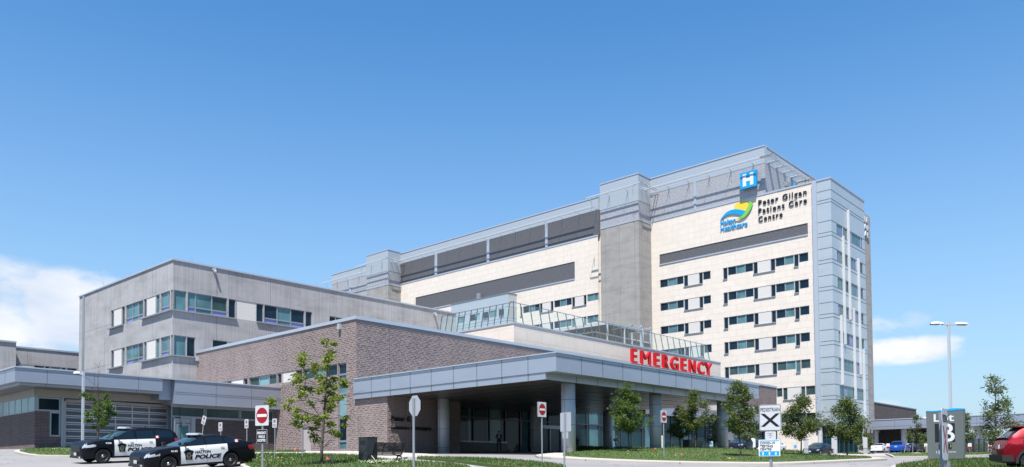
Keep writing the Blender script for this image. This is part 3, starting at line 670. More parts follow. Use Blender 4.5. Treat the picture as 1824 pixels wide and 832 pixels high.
cm = thing('roof_camera', 'small roof top floodlight and camera beside the penthouse wall', 'camera', (XT+5, hR-1.6, zT1)); mb = MB(); c0 = Vector(cm.location)
mb.bar(c0, c0+Vector((0, 0, 2.6)), .2); mb.box(c0.x-.6, c0.x+.6, c0.y-.5, c0.y+.3, c0.z+2.3, c0.z+3.0); mb.build('camera_body', M['galv'], cm)
es = thing('end_wall_letters', 'white raised hospital name letters on the grey concrete end wall right of the blue corner', 'sign', (x3-6, YT+9, zsl-8)); mb = MB()
hN = 1.25
for i, (s, v) in enumerate((('OAKVILLE', 395.5), ('TRAFALGAR', 409), ('MEMORIAL', 421), ('HOSPITAL', 433.5))):
    z0 = SB.z(1546, v+4.3); r = x3-(.8, .3, .4, 4.2)[i]-1; wd = len(s)*1.5; text_fit(mb, s, SB.P, r-wd, r, z0, z0+hN, .05, .25, .01); mb.build('lettering', M['fin'], es); mb = MB()

# ================================================================= grey concrete block with two visible floors
XB, YB = 38.66, 52.0
YG = PX(350.5, 630, XB).y; XG = PY(308.4, 463, YG).x
GA = Fac('A', XG); GB = Fac('B', YG)
gb = thing('concrete_building', 'three storey board marked grey concrete block with ribbon windows at left centre', 'building', (XG, YG, 0))
ztop = GB.z(308.4, 463.3); hEnd = GA.h(141.3, 560)
zu0, zu1 = GB.z(307.3, 551), GB.z(307.5, 515.5); zl0, zl1 = zu0-4.59, zu1-4.59
def gw(a, b, z0, z1, c): return (GA.h(a, (560 if z1 == zu1 else 630)), GA.h(b, (560 if z1 == zu1 else 630)), z0, z1, c)
hA_ = []
for z0, z1, alt in ((zu0, zu1, 0), (zl0, zl1, 1)):
    r1 = [gw(197.6, 202.3, z0, z1, 'd')]; r2 = [gw(202.6, 216.3, z0, z1, 'w')]
    r3 = [gw(216.8, 222, z0, z1, 'd' if not alt else 't'), gw(224.2, 235, z0, z1, 'tv'), gw(235, 245.5, z0, z1, 'tt'), gw(245.5, 254.7, z0, z1, 'gv'), gw(256, 260.6, z0, z1, 'd' if not alt else 't')]
    r4 = [gw(261, 276.8, z0, z1, 'w')]; r5 = [gw(277.3, 284, z0, z1, 't'), gw(285.8, 297.8, z0, z1, 'tv'), gw(297.8, 302.2, z0, z1, 'tt'), gw(304, 307.2, z0, z1, 't')]
    for r in (r1, r2, r3, r4, r5): hA_ += panes(GA, gb, r, .16, .07)
sills(GA, gb, [(GA.h(195.5, 590), GA.h(220.5, 590), z) for z in (zu0, zl0)]+[(GA.h(253.5, 590), GA.h(307.6, 590), z) for z in (zu0, zl0)], .14, .3)
hB_ = []
def gw2(a, b, z0, z1, c): v = 540 if z1 == zu1 else 610; return (GB.px(a, v)[0], GB.px(b, v)[0], z0, z1, c)
for r in ([gw2(309, 310, zu0, zu1, 't'), gw2(310.3, 332, zu0, zu1, 't'), gw2(334.5, 349, zu0, zu1, 'tv'), gw2(349, 378, zu0, zu1, 'tt'), gw2(378, 405, zu0, zu1, 'gv'), gw2(407.5, 420.3, zu0, zu1, 'd')], [gw2(421.2, 456, zu0, zu1, 'w')],
          [gw2(457, 469.5, zu0, zu1, 'd'), gw2(471, 494.5, zu0, zu1, 'dv'), gw2(494.5, 518.5, zu0, zu1, 'tt'), gw2(518.5, 542.5, zu0, zu1, 'dv'), gw2(544.7, 556, zu0, zu1, 'd')],
          [gw2(587, 598, zu0, zu1-.1, 'd'), gw2(598.5, 621, zu0, zu1-.1, 'd')], [gw2(309, 332, zl0, zl1, 't'), gw2(333, 348, zl0, zl1, 'd')], [gw2(379, 405, zl0, zl1, 'd')], [gw2(405.3, 440, zl0, zl1, 'w')]):
    hB_ += panes(GB, gb, r, .16, .07)
sills(GB, gb, [(XG-.2, GB.px(421, 560)[0], zu0), (GB.px(456.5, 570)[0], GB.px(557, 570)[0], zu0), (XG-.2, GB.px(348, 632)[0], zl0)], .12, .2)
xGend = 75.5
mb = MB(); gz = G(XG, YG)-.5; GA.wall(mb, YG, hEnd, gz, ztop, hA_); GB.wall(mb, XG, xGend, gz, ztop, hB_); mb.box(XG+.3, xGend, YG+.3, hEnd-.02, gz, ztop-.8)
mb.quad((XG, hEnd, gz), (xGend, hEnd, gz), (xGend, hEnd, ztop), (XG, hEnd, ztop)); mb.build('concrete_wall', M['conc'], gb)
mb = MB(); GA.box(mb, YG-.12, hEnd, ztop+.003, ztop+.16, -.4, .12); GB.box(mb, XG+.4, xGend, ztop+.003, ztop+.16, -.4, .12); mb.build('roof_coping', M['trim'], gb)
mb = MB(); a0 = GA.h(149.6, 560); GA.box(mb, a0-.28, a0+.28, gz, ztop-.05, .003, .1, 0); GA.box(mb, a0+.1, a0+.3, gz, ztop-.05, .004, .03, 1); mb.build('downpipe', [M['frame'], M['frame_dark']], gb)
for u, v in ((380, 481), (773, 559)):
    h, z = GB.px(u, v); mb = MB(); mb.tube([GB.P(h, z, 0), GB.P(h, z, .35)], .16, 10); mb.bar(GB.P(h, z-.1, .3), GB.P(h, z-.3, .45), .2); mb.build('wall_light', M['alu'], gb)
mb = MB()
for h in np.arange(XG+2, xGend, 7.5): mb.tube([(h, YG+.1, ztop+.15), (h, YG+.1, ztop+.75)], .015, 5)
for h in np.arange(YG+3, hEnd, 7.5): mb.tube([(XG+.1, h, ztop+.15), (XG+.1, h, ztop+.75)], .015, 5)
mb.build('lightning_rod', M['galv'], gb)
# ---- distant grey wing at the left edge
YF = 112.0; FB = Fac('B', YF); fb = thing('concrete_building', 'low grey concrete wing far left behind the ambulance garage roof', 'building', (5, YF, 0))
x0_ = FB.px(21.5, 620)[0]; zt = FB.z(22, 618.5); xe = GA.c+4
r = []
for a, b, c in ((24.5, 34, 'd'), (34.5, 60.5, 'w'), (61, 79, 'd'), (80.3, 89, 'd'), (90, 108.5, 'l'), (109.5, 118, 'd'), (119.5, 137, 'd')): r.append((FB.px(a, 655)[0], FB.px(b, 655)[0], FB.z(80, 670), FB.z(80, 652), c))
hf = []; 
for q in (r[:1], r[1:2], r[2:]): hf += panes(FB, fb, q, .2, .1)
mb = MB(); FB.wall(mb, x0_, xe, 0, zt, hf); mb.box(x0_-22, x0_-.01, YF-1.6, YF+20, 0, FB.z(21, 613.6)); mb.box(x0_, xe, YF+.4, YF+20, 0, zt-.5); mb.build('concrete_wall', M['conc'], fb)
mb = MB(); FB.box(mb, x0_, xe, zt+.003, zt+.2, -.5, .1); FB.box(mb, x0_-22, x0_-.01, FB.z(21, 613.6)+.003, FB.z(21, 613.6)+.2, 1.2, 1.75); mb.build('roof_coping', M['trim'], fb)

# ================================================================= brick emergency block
BA_ = Fac('A', XB); BB_ = Fac('B', YB); Y6 = 48.05
bk = thing('emergency_building', 'two storey ribbed purple brown brick block behind the drop off canopy', 'building', (XB, YB, 0))
zr = BA_.z(634, 568.5); xR = BB_.px(1383, 690)[0]; gz = .6; zcan = BA_.z(994.7, 629.3); zcb = BA_.z(994.7, 662)
zw1 = BA_.z(617, 645.8); zw0 = BA_.z(617, 665.8)
def bw(a, b, c, z0=None, z1=None, v=670): return (BA_.h(a, v), BA_.h(b, v), z0 if z0 is not None else zw0, z1 if z1 is not None else zw1, c)
hb_ = []
for r in ([bw(365, 383, 'g'), bw(383.5, 403, 'g'), bw(404, 411.7, 'd')], [bw(412, 433, 'w')], [bw(433.6, 440.8, 'd'), bw(443.5, 460.5, 'g'), bw(460.5, 478, 'l'), bw(478, 492.5, 'g'), bw(493.8, 501, 'd')], [bw(501.8, 526.8, 'w')],
          [bw(527.3, 538, 'd'), bw(540, 560, 'g'), bw(560, 578, 't'), bw(578, 600.5, 'd')]): hb_ += panes(BA_, bk, r, .16, .06)
zz = [BA_.z(610, v) for v in (801, 786, 744, 701, 666.6)]
r = [bw(602, 617, 'd')]+[bw(602, 617, c, a, b) for a, b, c in ((zz[0], zz[1], 't'), (zz[1], zz[2], 'd'), (zz[2], zz[3], 'l'), (zz[3], zz[4], 't'))]
hb_ += panes(BA_, bk, r, .16, .08)
zd = BA_.z(546, 805); d0, d1 = BA_.h(539, 780), BA_.h(553.3, 780); hb_.append((min(d0, d1), max(d0, d1), gz, zd+2.13))
mb = MB(); BA_.wall(mb, Y6, YG, gz, zcb-.02, [q for q in hb_]); BA_.wall(mb, YB, YG, zcb-.02, zr, hb_)
hw = []
for a, b, c in ((1246, 1262, 'd'), (1262.5, 1278, 'w'), (1293, 1299, 'd'), (1299, 1313, 't'), (1313, 1327, 't'), (1328, 1345, 'w'), (1345.5, 1360, 'd')): hw += panes(BB_, bk, [(BB_.px(a, 728)[0], BB_.px(b, 728)[0], BB_.z(1300, 733.5), BB_.z(1300, 718.0), c)], .16, .1)
zgl = BB_.z(1290, 738.5)                                # head of ground floor glazing
zu = BB_.z(755, 661.3)
hw += panes(BB_, bk, [(BB_.px(744, 659)[0], BB_.px(770, 659)[0], zu-1.6, zu+.2, 't')], .1, .1)
xgl = BB_.px(815, 750)[0]
BB_.wall(mb, XB, xR, zgl, zr, hw); mb.quad((xR, YB, gz), (xR, YB+30, gz), (xR, YB+30, zr), (xR, YB, zr))
P6 = Fac('B', Y6); x6 = P6.px(820, 750)[0]; P6.wall(mb, XB, x6, gz, zcb-.05, []); mb.quad((x6, Y6, gz), (x6, YB, gz), (x6, YB, zcb), (x6, Y6, zcb)); BB_.wall(mb, XB, xgl, gz, zgl, [])
mb.quad((XB, Y6, zcb-.05), (x6, Y6, zcb-.05), (x6, YB, zcb-.05), (XB, YB, zcb-.05))
mb.box(XB+.4, xR-.02, YB+.9, YG-.1, zgl, zr-.9); mb.box(XB+.4, xgl, YB+.9, YG-.1, gz, zgl); mb.build('brick_wall', M['brick'], bk)
mb = MB(); BA_.box(mb, YB-.1, YG, zr+.003, zr+.26, -.5, .1); BB_.box(mb, XB+.5, xR+.1, zr+.003, zr+.26, -.5, .1); mb.box(xR-.4, xR+.1, YB+.5, YB+30, zr+.003, zr+.26); mb.build('roof_coping', M['trim'], bk)
mb = MB(); BB_.box(mb, XB+.1, xR, zr-.12, zr-.002, .002, .03); mb.build('coping_shadow_gap', M['tower_seam'], bk)
mb = MB()
for h in np.arange(YB+24, YB+1, -13.3): BA_.box(mb, h-.012, h+.012, gz, zr, .002, .012)
for h in (XB+3.4, XB+17, XB+31, XB+45): BB_.box(mb, h-.012, h+.012, zcan, zr, .002, .012)
P6.box(mb, XB+1.8, XB+1.825, gz, zcb-.1, .002, .012); P6.box(mb, XB+8.4, XB+8.425, gz, zcb-.1, .002, .012); BA_.box(mb, Y6, YB+14, BA_.z(634, 650)+6, BA_.z(634, 650)+6.01, .002, .004); mb.build('movement_joint', M['frame_dark'], bk)
mb = MB(); dm = BA_; dm.box(mb, d0, d1, zd, zd+2.13, -.16, -.1); mb2 = MB(); a_, b_ = sorted((d0, d1)); o = mb.build('service_door', mat('grey door paint', (.46, .43, .42), .5), bk)
dm.box(mb2, a_+.12, a_+.2, zd+.95, zd+1.15, -.1, -.03); dm.box(mb2, a_+.3, a_+.62, zd+1.6, zd+1.75, -.1, -.085)
mb2.build('door_handle', M['frame_dark'], o)
mb = MB(); BA_.wall(mb, a_, b_, zd+2.13, zd+2.3, []); 
for u, v in ((607, 579.5), (354, 637)):
    h, z = BA_.px(u, v); mb = MB(); BA_.box(mb, h-.12, h+.12, z-.35, z+.1, .003, .28); mb.build('wall_light', M['alu'], bk)
def ribs(fac, h0, h1, z0, z1, holes, name='projecting_bricks'):
    rs = random.Random(5); mb = MB(); h0, h1 = min(h0, h1), max(h0, h1); z = z0; row = 0
    while z < z1-.12:
        h = h0+.02-(.0, .31, .15, .46)[row % 4]+.12*math.sin(row*.37)
        while h < h1-.1:
            s_ = max(h, h0+.02); e = min(h+.42+rs.uniform(-.04, .06), h1-.02)
            if e > s_+.05 and not any(min(q[0], q[1])-.05 < e and s_ < max(q[0], q[1])+.05 and q[2]-.1 < z < q[3]+.02 for q in holes):
                p = rs.uniform(.012, .024); a, b, c, d = fac.P(s_, z, p), fac.P(e, z, p), fac.P(e, z+.065, p), fac.P(s_, z+.065, p); a0, b0, c0, d0 = fac.P(s_, z, 0), fac.P(e, z, 0), fac.P(e, z+.065, 0), fac.P(s_, z+.065, 0)
                mb.add((a, b, c, d, a0, b0, c0, d0), ((0, 1, 2, 3), (3, 2, 6, 7), (0, 4, 5, 1), (0, 3, 7, 4), (1, 5, 6, 2)))
            h += .62
        z += .15; row += 1
    return mb.build(name, M['brick'], bk)
ribs(BA_, Y6+.05, YB-.1, gz+.6, zcb-.1, hb_); ribs(BA_, YB, YG, gz+.6, zr-.1, hb_); ribs(BB_, XB+.05, xR, zcan-.3, zr-.15, hw); ribs(P6, XB+.05, x6, 2.2, zcb-.15, [])
# curtain wall on the ground floor
mb = MB(); g0 = G(60, YB)-.3; zb0 = .9; BB_.box(mb, xgl, xR, zb0, zgl-.003, -.3, -.26, 6)
n = int((xR-xgl)/2.15)
for i in range(n+1): h = xgl+(xR-xgl)*i/n; BB_.box(mb, h-.05, h+.05, zb0, zgl-.01, -.258, -.14, 8)
zm = BB_.z(870, 746.5); zm2 = BB_.z(870, 788.5)
BB_.box(mb, xgl, BB_.px(1150, 700)[0], zm, zm+.1, -.257, -.13, 8); BB_.box(mb, xgl, BB_.px(905, 780)[0], zm2, zm2+.14, -.257, -.1, 0); BB_.box(mb, BB_.px(1010, 700)[0], xR, zgl-.85, zgl-.77, -.257, -.13, 8)
for a, b in ((1.5, 2), (4, 6), (9, 10), (20, 22), (24, 25), (31, 34), (40, 42), (47, 48), (55, 57)):
    h = xgl+a*1.0; BB_.box(mb, h+.1, xgl+b-.1, zb0+.9, zgl-1.1, -.259, -.252, 2)
mb.build('curtain_wall', GMM, bk)
mb = MB(); BB_.box(mb, BB_.px(1150, 740)[0], xR+.02, BB_.z(1290, 749.5)+.0, zgl+.05, .003, .5); mb.build('metal_band', M['fascia'], bk)
mb = MB(); BB_.box(mb, xgl+.02, BB_.px(903, 790)[0], zb0, zm2-.02, -.24, .05); mb.build('base_panel', M['black'], bk)
xd0, xd1 = BB_.px(961, 780)[0], BB_.px(1001, 780)[0]; dr = MB(); zdh = BB_.z(980, 764)
BB_.box(dr, xd0, xd1, zdh, zdh+.35, -.25, -.02, 0); BB_.box(dr, xd0, xd1, zb0, zdh-.003, -.25, -.2, 8)
for h in (xd0, (xd0+xd1)/2, xd1): BB_.box(dr, h-.06, h+.06, zb0, zdh-.003, -.2, -.08, 0)
dr.build('sliding_door', GMM, bk)
# EMERGENCY letters standing on the parapet
em = thing('emergency_sign', 'large red raised letters reading EMERGENCY standing on the roof edge above the canopy', 'sign', (BB_.px(1190, 650)[0], YB, zr))
EF = Fac('B', YB+.35)
for ch, a, b in zip('EMERGENCY', (1118.7, 1135.6, 1159.1, 1174.3, 1189, 1207.4, 1221.8, 1237.2, 1249.3), (1128.1, 1152.4, 1168.3, 1185.1, 1201.9, 1216.2, 1232.5, 1248, 1261.8)):
    mb = MB(); p0 = EF.px(a, 645)[0]; p1 = EF.px(b, 645)[0]; zb_l = EF.z(1119, 648.0)+.02; zt_l = EF.z(1119, 621.6)
    text_fit(mb, ch, EF.P, p0, p1, zb_l, zt_l, .3, .32, .018 if ch not in 'MN' else .0); mb.build('letter', M['red'], em)
mb = MB(); EF.box(mb, EF.px(1117, 648)[0], EF.px(1264, 648)[0], zr+.1, EF.z(1119, 648.0), .2, .7); mb.build('sign_rail', M['alu'], em)
# letters on the brick under the canopy
cs = thing('clinic_name_letters', 'black letters fixed to the brick wall in the shade under the canopy', 'sign', (XB+3, Y6, 3.5)); mb = MB()
def t6(s, a, b, vb, vt, off=.02): text_fit(mb, s, P6.P, P6.px(a, 750)[0], P6.px(b, 750)[0], P6.z(a, vb), P6.z(a, vt), .03, .07, off)
t6('Peter', 695.5, 721, 749.5, 741, .03); t6('E.', 724.5, 731.5, 751, 742, .03); mb.build('lettering', M['black'], cs); mb = MB(); t6('EMERGENCY', 695.5, 729.5, 764.2, 759.8, .03); t6('DEPARTMENT', 732, 768, 766, 760.3, .03)
mb.build('lettering', M['black'], cs)

# ================================================================= drop off canopy
YC = PX(994.7, 629.3, XB).y; xC = Fac('B', YC).px(1351.3, 684)[0]; CB = Fac('B', YC)
cn = thing('drop_off_canopy', 'wide silver blue panelled canopy on round columns over the emergency drop off', 'canopy', (XB, YC, 0))
mb = MB(); mb.box(XB-.25, xC, YC, YB-.01, zcb, zcan); mb.build('fascia', M['fascia_c'], cn)
zl2 = zcb-.42; yrec = PX(972, 668, XB-.2).y; zsf = zl2+.12
mb = MB(); mb.box(XB-.22, xC-1.3, yrec, YB-.02, zl2, zcb-.003); mb.build('lower_fascia', M['fascia_c'], cn)
mb = MB(); mb.box(XB-.15, xC-1.4, yrec+.1, YB-.02, zl2-.02, zl2-.004)
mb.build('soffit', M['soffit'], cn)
mb = MB(); F_ = Fac('A', XB-.25)
for i in range(1, 9): h = YC+(YB-YC)*i/9; F_.box(mb, h-.02, h+.02, zl2, zcan, .003, .012)
for i in range(1, 12): h = XB+(xC-XB)*i/12; CB.box(mb, h-.02, h+.02, zcb, zcan, .003, .012); Fac('B', yrec).box(mb, h+.6, h+.64, zl2, zcb-.01, .003, .01)
F_.box(mb, YC, YB-.02, zcb-.01, zcb+.03, .003, .012); F_.box(mb, YC, YB-.02, zcan-.2, zcan-.17, .003, .012); CB.box(mb, XB-.25, xC, zcan-.2, zcan-.17, .003, .012)
for i in range(14): h = XB+1+i*2; mb.box(h, h+.03, yrec+.1, YB-.1, zl2-.03, zl2-.021)
for i in range(9): h = yrec+1+i*2; mb.box(XB, xC-1.5, h, h+.03, zl2-.032, zl2-.0215)
mb.build('panel_seam', M['fascia_seam'], cn)
mb = MB(); mb.box(XB-.33, xC+.05, YC-.08, YB-.12, zcan+.003, zcan+.07); mb.build('coping', M['trim'], cn)
def column(u, yr, name='column'):
    p = PY(u, 800, yr); x, y = p.x, p.y
    z0 = G(x, y)-.15; rr = .47; mb = MB(); mb.tube([(x, y, z0), (x, y, zl2-.02)], rr, 28)
    o = mb.build(name, M['column'], cn, smooth=False); o.data.polygons.foreach_set('use_smooth', [len(f.vertices) == 4 for f in o.data.polygons])
    mb = MB()
    for z in (z0+.62, z0+2.1, z0+3.75): mb.tube([(x, y, z), (x, y, z+.03)], rr+.004, 28)
    for t_ in (math.pi*1.02, math.pi*.25): mb.box(x+math.cos(t_)*rr-.008, x+math.cos(t_)*rr+.008, y+math.sin(t_)*rr-.008, y+math.sin(t_)*rr+.008, z0, zl2-.03)
    mb.build('seam_ring', M['fascia_seam'], o)
for u, yr in ((1013, 32.75), (1168.5, 33.1), (1287.8, 33.1), (790.5, 46.8), (955, 46.8), (1083, 46.8)): column(u, yr)
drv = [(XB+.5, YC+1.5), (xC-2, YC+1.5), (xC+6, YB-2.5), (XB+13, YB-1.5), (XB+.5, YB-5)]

# ================================================================= cream podium with glass screen
YP = YB+1.6; PBf = Fac('B', YP); xP = PBf.px(915.3, 576)[0]; PAf = Fac('A', xP); xPe = PBf.px(1283.5, 647)[0]; zP = PBf.z(915.3, 576.0)
pd = thing('podium_block', 'cream precast podium wall behind the red EMERGENCY letters', 'building', (xP, YP, 0))
mb = MB(); PBf.wall(mb, xP, xPe, zr-1.5, zP, []); PAf.wall(mb, YP, YG+.2, zr-1.5, zP, []); mb.box(xP+.3, xPe, YP+.3, YG, zr-1.5, zP-1.0); mb.quad((xPe, YP, zr-1.5), (xPe, YG, zr-1.5), (xPe, YG, zP), (xPe, YP, zP)); mb.build('precast_wall', M['cream2'], pd)
mb = MB(); PBf.box(mb, xP-.08, xPe, zP+.003, zP+.14, -.35, .08); PAf.box(mb, YP+.35, YG, zP+.003, zP+.14, -.35, .08); mb.build('wall_coping', M['trim'], pd)
gs = thing('glass_wind_screen', 'tall inward leaning glass screen on steel posts along the cream podium roof edge', 'glass screen', (xP, YP, zP))
zs1 = PBf.z(915, 534.5); hG = zs1-zP; xg2 = PBf.px(1267, 640)[0]; yg2 = PAf.h(779.5, 600); ln = .42
mb = MB(); mg = MB(); cor0 = Vector((xP+.25, YP+.25, zP+.14)); cor1 = Vector((xP+.25+ln*.0, YP+.25+ln*.0, zs1))
nB = 27; nA = 12
for i in range(nB+1):
    x = xP+.25+(xg2-xP-.25)*i/nB
    b0 = Vector((x, YP+.25, zP+.14)); t0 = Vector((x, YP+.25+(ln if i else 0), zs1)); mb.bar(b0, t0, .05, .09, up=(0, 1, 0))
for i in range(1, nA+1):
    y = YP+.25+(yg2-YP-.25)*i/nA; mb.bar((xP+.25, y, zP+.14), (xP+.25+ln, y, zs1), .09, .05, up=(0, 1, 0))
mb.bar((xP+.25+ln, YP+.25+ln, zs1), (xP+.25+ln, yg2, zs1), .05); mb.bar((xP+.3, YP+.3+ln, zs1), (xg2, YP+.25+ln, zs1), .05)
mb.bar((xg2, YP+.25, zP+.14), (xg2, YP+3.2, zP+.14), .08); mb.bar((xg2, YP+.25+ln, zs1), (xg2, YP+3.2, zs1), .06); mb.bar((xg2, YP+3.2, zP), (xg2, YP+3.2, zs1), .1)
mb.build('steel_posts', mat('blue grey steel', (.14, .19, .26), .45, .4), gs)
mg.quad((xP+.27, YP+.3, zP+.15), (xg2, YP+.3, zP+.15), (xg2, YP+.3+ln, zs1), (xP+.27+ln, YP+.3+ln, zs1)); mg.quad((xP+.3, YP+.3, zP+.15), (xP+.3, yg2, zP+.15), (xP+.3+ln, yg2, zs1), (xP+.3+ln, YP+.3+ln, zs1))
mg.quad((xg2+.02, YP+.3, zP+.15), (xg2+.02, YP+3.2, zP+.15), (xg2+.02, YP+3.2, zs1), (xg2+.02, YP+.3+ln, zs1)); mg.quad((xP+.3, yg2+.03, zP+.15), (xP+5, yg2+.03, zP+.15), (xP+5, yg2+.03, zs1), (xP+.3+ln, yg2+.03, zs1)); mg.build('glass_sheet', M['clear'], gs)
# pergola and timber fence on the roof terrace
YR = YP+7; RB = Fac('B', YR); xr0 = RB.px(1082, 576)[0]; xr1 = RB.px(1141, 585)[0]; zrp = RB.z(1082, 575.3)
pg = thing('roof_pergola', 'white steel pergola with open slats on the roof terrace behind the glass screen', 'pergola', (xr0, YR, zP)); mb = MB()
for y in (YR, YR+17.5): mb.bar((xr0, y, zrp), (xr1, y, zrp), .18, .3)
for x in (xr0, xr1, (xr0+xr1)/2): mb.bar((x, YR, zrp), (x, YR+17.5, zrp), .18, .3)
mb.build('roof_frame', M['alu'], pg); mb = MB()
for i in range(24): mb.bar((xr0, YR+.4+i*.74, zrp+.05), (xr1, YR+.4+i*.74, zrp+.05), .14, .22)
mb.build('roof_slats', M['timber_roof'], pg); mb = MB(); mb.box(xr0, xr1, YR, YR+17.5, zrp+.17, zrp+.2); mb.build('roof_sheet', M['timber_roof'], pg)
for x in (xr0, (xr0+xr1)/2, xr1):
    for y in (YR, YR+9, YR+17.5): mb = MB(); mb.bar((x, y, zP-1), (x, y, zrp), .16, .16, up=(0, 1, 0)); mb.build('post', M['alu'], pg)
tf = thing('timber_fence', 'tall weathered timber fence with metal frame beneath the terrace pergola', 'fence', (xr1, YR+2, zP)); TF = Fac('B', YR+2.2)
xt0 = TF.px(1062, 600)[0]; xt1 = TF.px(1160, 600)[0]; zt2 = TF.z(1100, 585.0)
n = 60; mb = MB()
for i in range(n): a = xt0+(xt1-xt0)*i/n; b = xt0+(xt1-xt0)*(i+.93)/n; TF.box(mb, a, b, zP-1, zt2-random.uniform(0, .05), 0, .04+random.uniform(0, .02))
mb.build('boards', M['timber'], tf); mb = MB()
for u in (1124, 1140.5, 1143.5, 1157): h = TF.px(u, 600)[0]; TF.box(mb, h-.1, h+.1, zP-1, TF.z(u, 579.5 if u < 1142 else 583), .07, .25)
TF.box(mb, TF.px(1120, 600)[0], TF.px(1141, 600)[0], TF.z(1130, 583), TF.z(1130, 580.5), .07, .25); TF.box(mb, TF.px(1143, 600)[0], TF.px(1157, 600)[0], TF.z(1150, 587), TF.z(1150, 584.5), .07, .25)
TF.box(mb, xt0, xt1, TF.z(1130, 607), TF.z(1130, 605), .07, .18); mb.build('frame_rails', M['alu'], tf)
mc = thing('roof_antenna', 'short mast on the long facade wall above the stair bay', 'antenna', (XT, TA.h(858, 520), zb_)); mb = MB(); h = TA.h(857, 525); mb.box(XT-1.0, XT-.4, h-.5, h+.5, zb_-.5, TA.z(857, 523.5)); mb.build('mast_box', M['galv'], mc)

# ================================================================= ambulance garage building (left)
YL = PX(500, 700, XB).y; LB = Fac('B', YL); xL = LB.px(26.9, 654)[0]; zLt = LB.z(26.9, 654.2); zL1 = LB.z(26.9, 679.5); LA = Fac('A', xL)
lb = thing('garage_building', 'long low brick ambulance garage with silver blue fascia at the left', 'building', (xL, YL, 0))
xS = LB.px(311.5, 700)[0]; zLr = LB.z(318, 719.5)
mb = MB(); mb.box(xL, xS-1.0, YL, YL+17, zL1, zLt); mb.box(xS, XB-.01, YL, YL+15, zLr, zLt-.0); mb.box(xS-1.0, xS-.003, YL+.6, YL+15, zL1-.6, zLt); mb.build('fascia', M['fascia'], lb)
zL2 = LB.z(30, 684.2); mb = MB(); mb.box(xL+.35, xS-.9, YL+.3, YL+16.9, zL2-.02, zL1-.003); mb.build('lower_fascia', M['fascia'], lb)
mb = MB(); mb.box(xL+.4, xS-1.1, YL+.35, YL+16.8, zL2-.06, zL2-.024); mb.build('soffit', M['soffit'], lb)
mb = MB(); mb.box(xL-.06, XB-.02, YL-.06, YL+17, zLt+.003, zLt+.1); mb.build('coping', M['trim'], lb)
mb = MB()
for u in (84, 168, 247): h = LB.px(u, 670)[0]; LB.box(mb, h-.015, h+.015, zL1, zLt-.05, .003, .012); Fac('B', YL+.3).box(mb, h-.015, h+.015, zL2, zL1-.01, .003, .012)
for u in (385, 448): h = LB.px(u, 700)[0]; LB.box(mb, h-.015, h+.015, zLr, zLt-.05, .003, .012)
for z in (zLr+.95, zLr+.8): LB.box(mb, xS, XB-.02, z, z+.02, .003, .012)
LB.box(mb, xL, XB-.02, zLt-.2, zLt-.18, .003, .012); LA.box(mb, YL, YL+17, zLt-.2, zLt-.18, .003, .012)
for i in range(1, 8): LA.box(mb, YL+i*2.2, YL+i*2.2+.02, zL1, zLt-.05, .003, .012)
mb.build('panel_seam', M['fascia_seam'], lb)
YW = YL+2.0; WBf = Fac('B', YW); xW = WBf.px(62, 720)[0]; WA = Fac('A', xW)
zh = WBf.z(75, 706.5); gz = G(xW, YW)-.5; zbr = WBf.z(62, 731.5)
mb = MB(); mb.box(xW+.02, XB, YW+.04, YW+12, zh, zL2-.03); WA.box(mb, YW+.04, YW+14, zh, zL2-.03, 0, .02); WBf.box(mb, xW, xS+.6, zh, zL2-.03, .002, .02)
mb.build('upper_wall_panel', mat('warm grey metal panel', (.36, .345, .33), .5, .1), lb)
q = [WBf.px(u, 740)[0] for u in (62, 67.5, 108, 110, 89, 107.5, 113, 301.5, 305, 311.5, 342)]
hl = []; xgr0, xgr1 = WBf.px(113.5, 740)[0], WBf.px(302, 740)[0]; zgt = WBf.z(115, 711.5)
hl += panes(WBf, lb, [(WBf.px(67, 720)[0], WBf.px(108.5, 720)[0], WBf.z(67, 731.3), zh-.03, 'd')], .12, .1)
hl += panes(WBf, lb, [(WBf.px(88.5, 760)[0], WBf.px(108.5, 760)[0], WBf.z(90, 777.5), WBf.z(67, 731.9), 'd')], .12, .12)
hl.append((xgr0, xgr1, gz-1, zgt))
rr_ = []; us = [305.3, 365.3, 366.3, 427.3, 428.3, 489.5]
WR = Fac('B', YL+.8); zwt = WR.z(306, 723); zwb = WR.z(306, 741.8)
mb = MB(); WBf.wall(mb, xW, xgr0+.02, gz, zbr, hl); xWl = xW
WA.wall(mb, YW, YW+14, gz, zbr, [])
mb.build('brick_wall', brickm('brown brick', (.20, .155, .15), (.155, .12, .118), (.06, .05, .05)), lb)
mb = MB(); WBf.box(mb, xW, WBf.px(67, 720)[0], zbr, zh, -.1, 0); WBf.box(mb, WBf.px(108.8, 740)[0], xgr0, gz, zh, -.1, .03); mb.build('corner_mullion', M['frame'], lb)
mb = MB(); n = 9
for i in range(n): a, b = YW+.1+i*1.5, YW+.1+(i+1)*1.5-.04; WA.box(mb, a, b, zbr+.003, zh-.003, -.12, -.02, 5)
for i in range(n): WA.box(mb, YW+.1+i*1.5-.04, YW+.1+i*1.5, zbr, zh, -.1, 0, 0)
WA.box(mb, YW, YW+14, zbr-.06, zbr, .002, .06, 0); mb.build('window', GMM, lb)
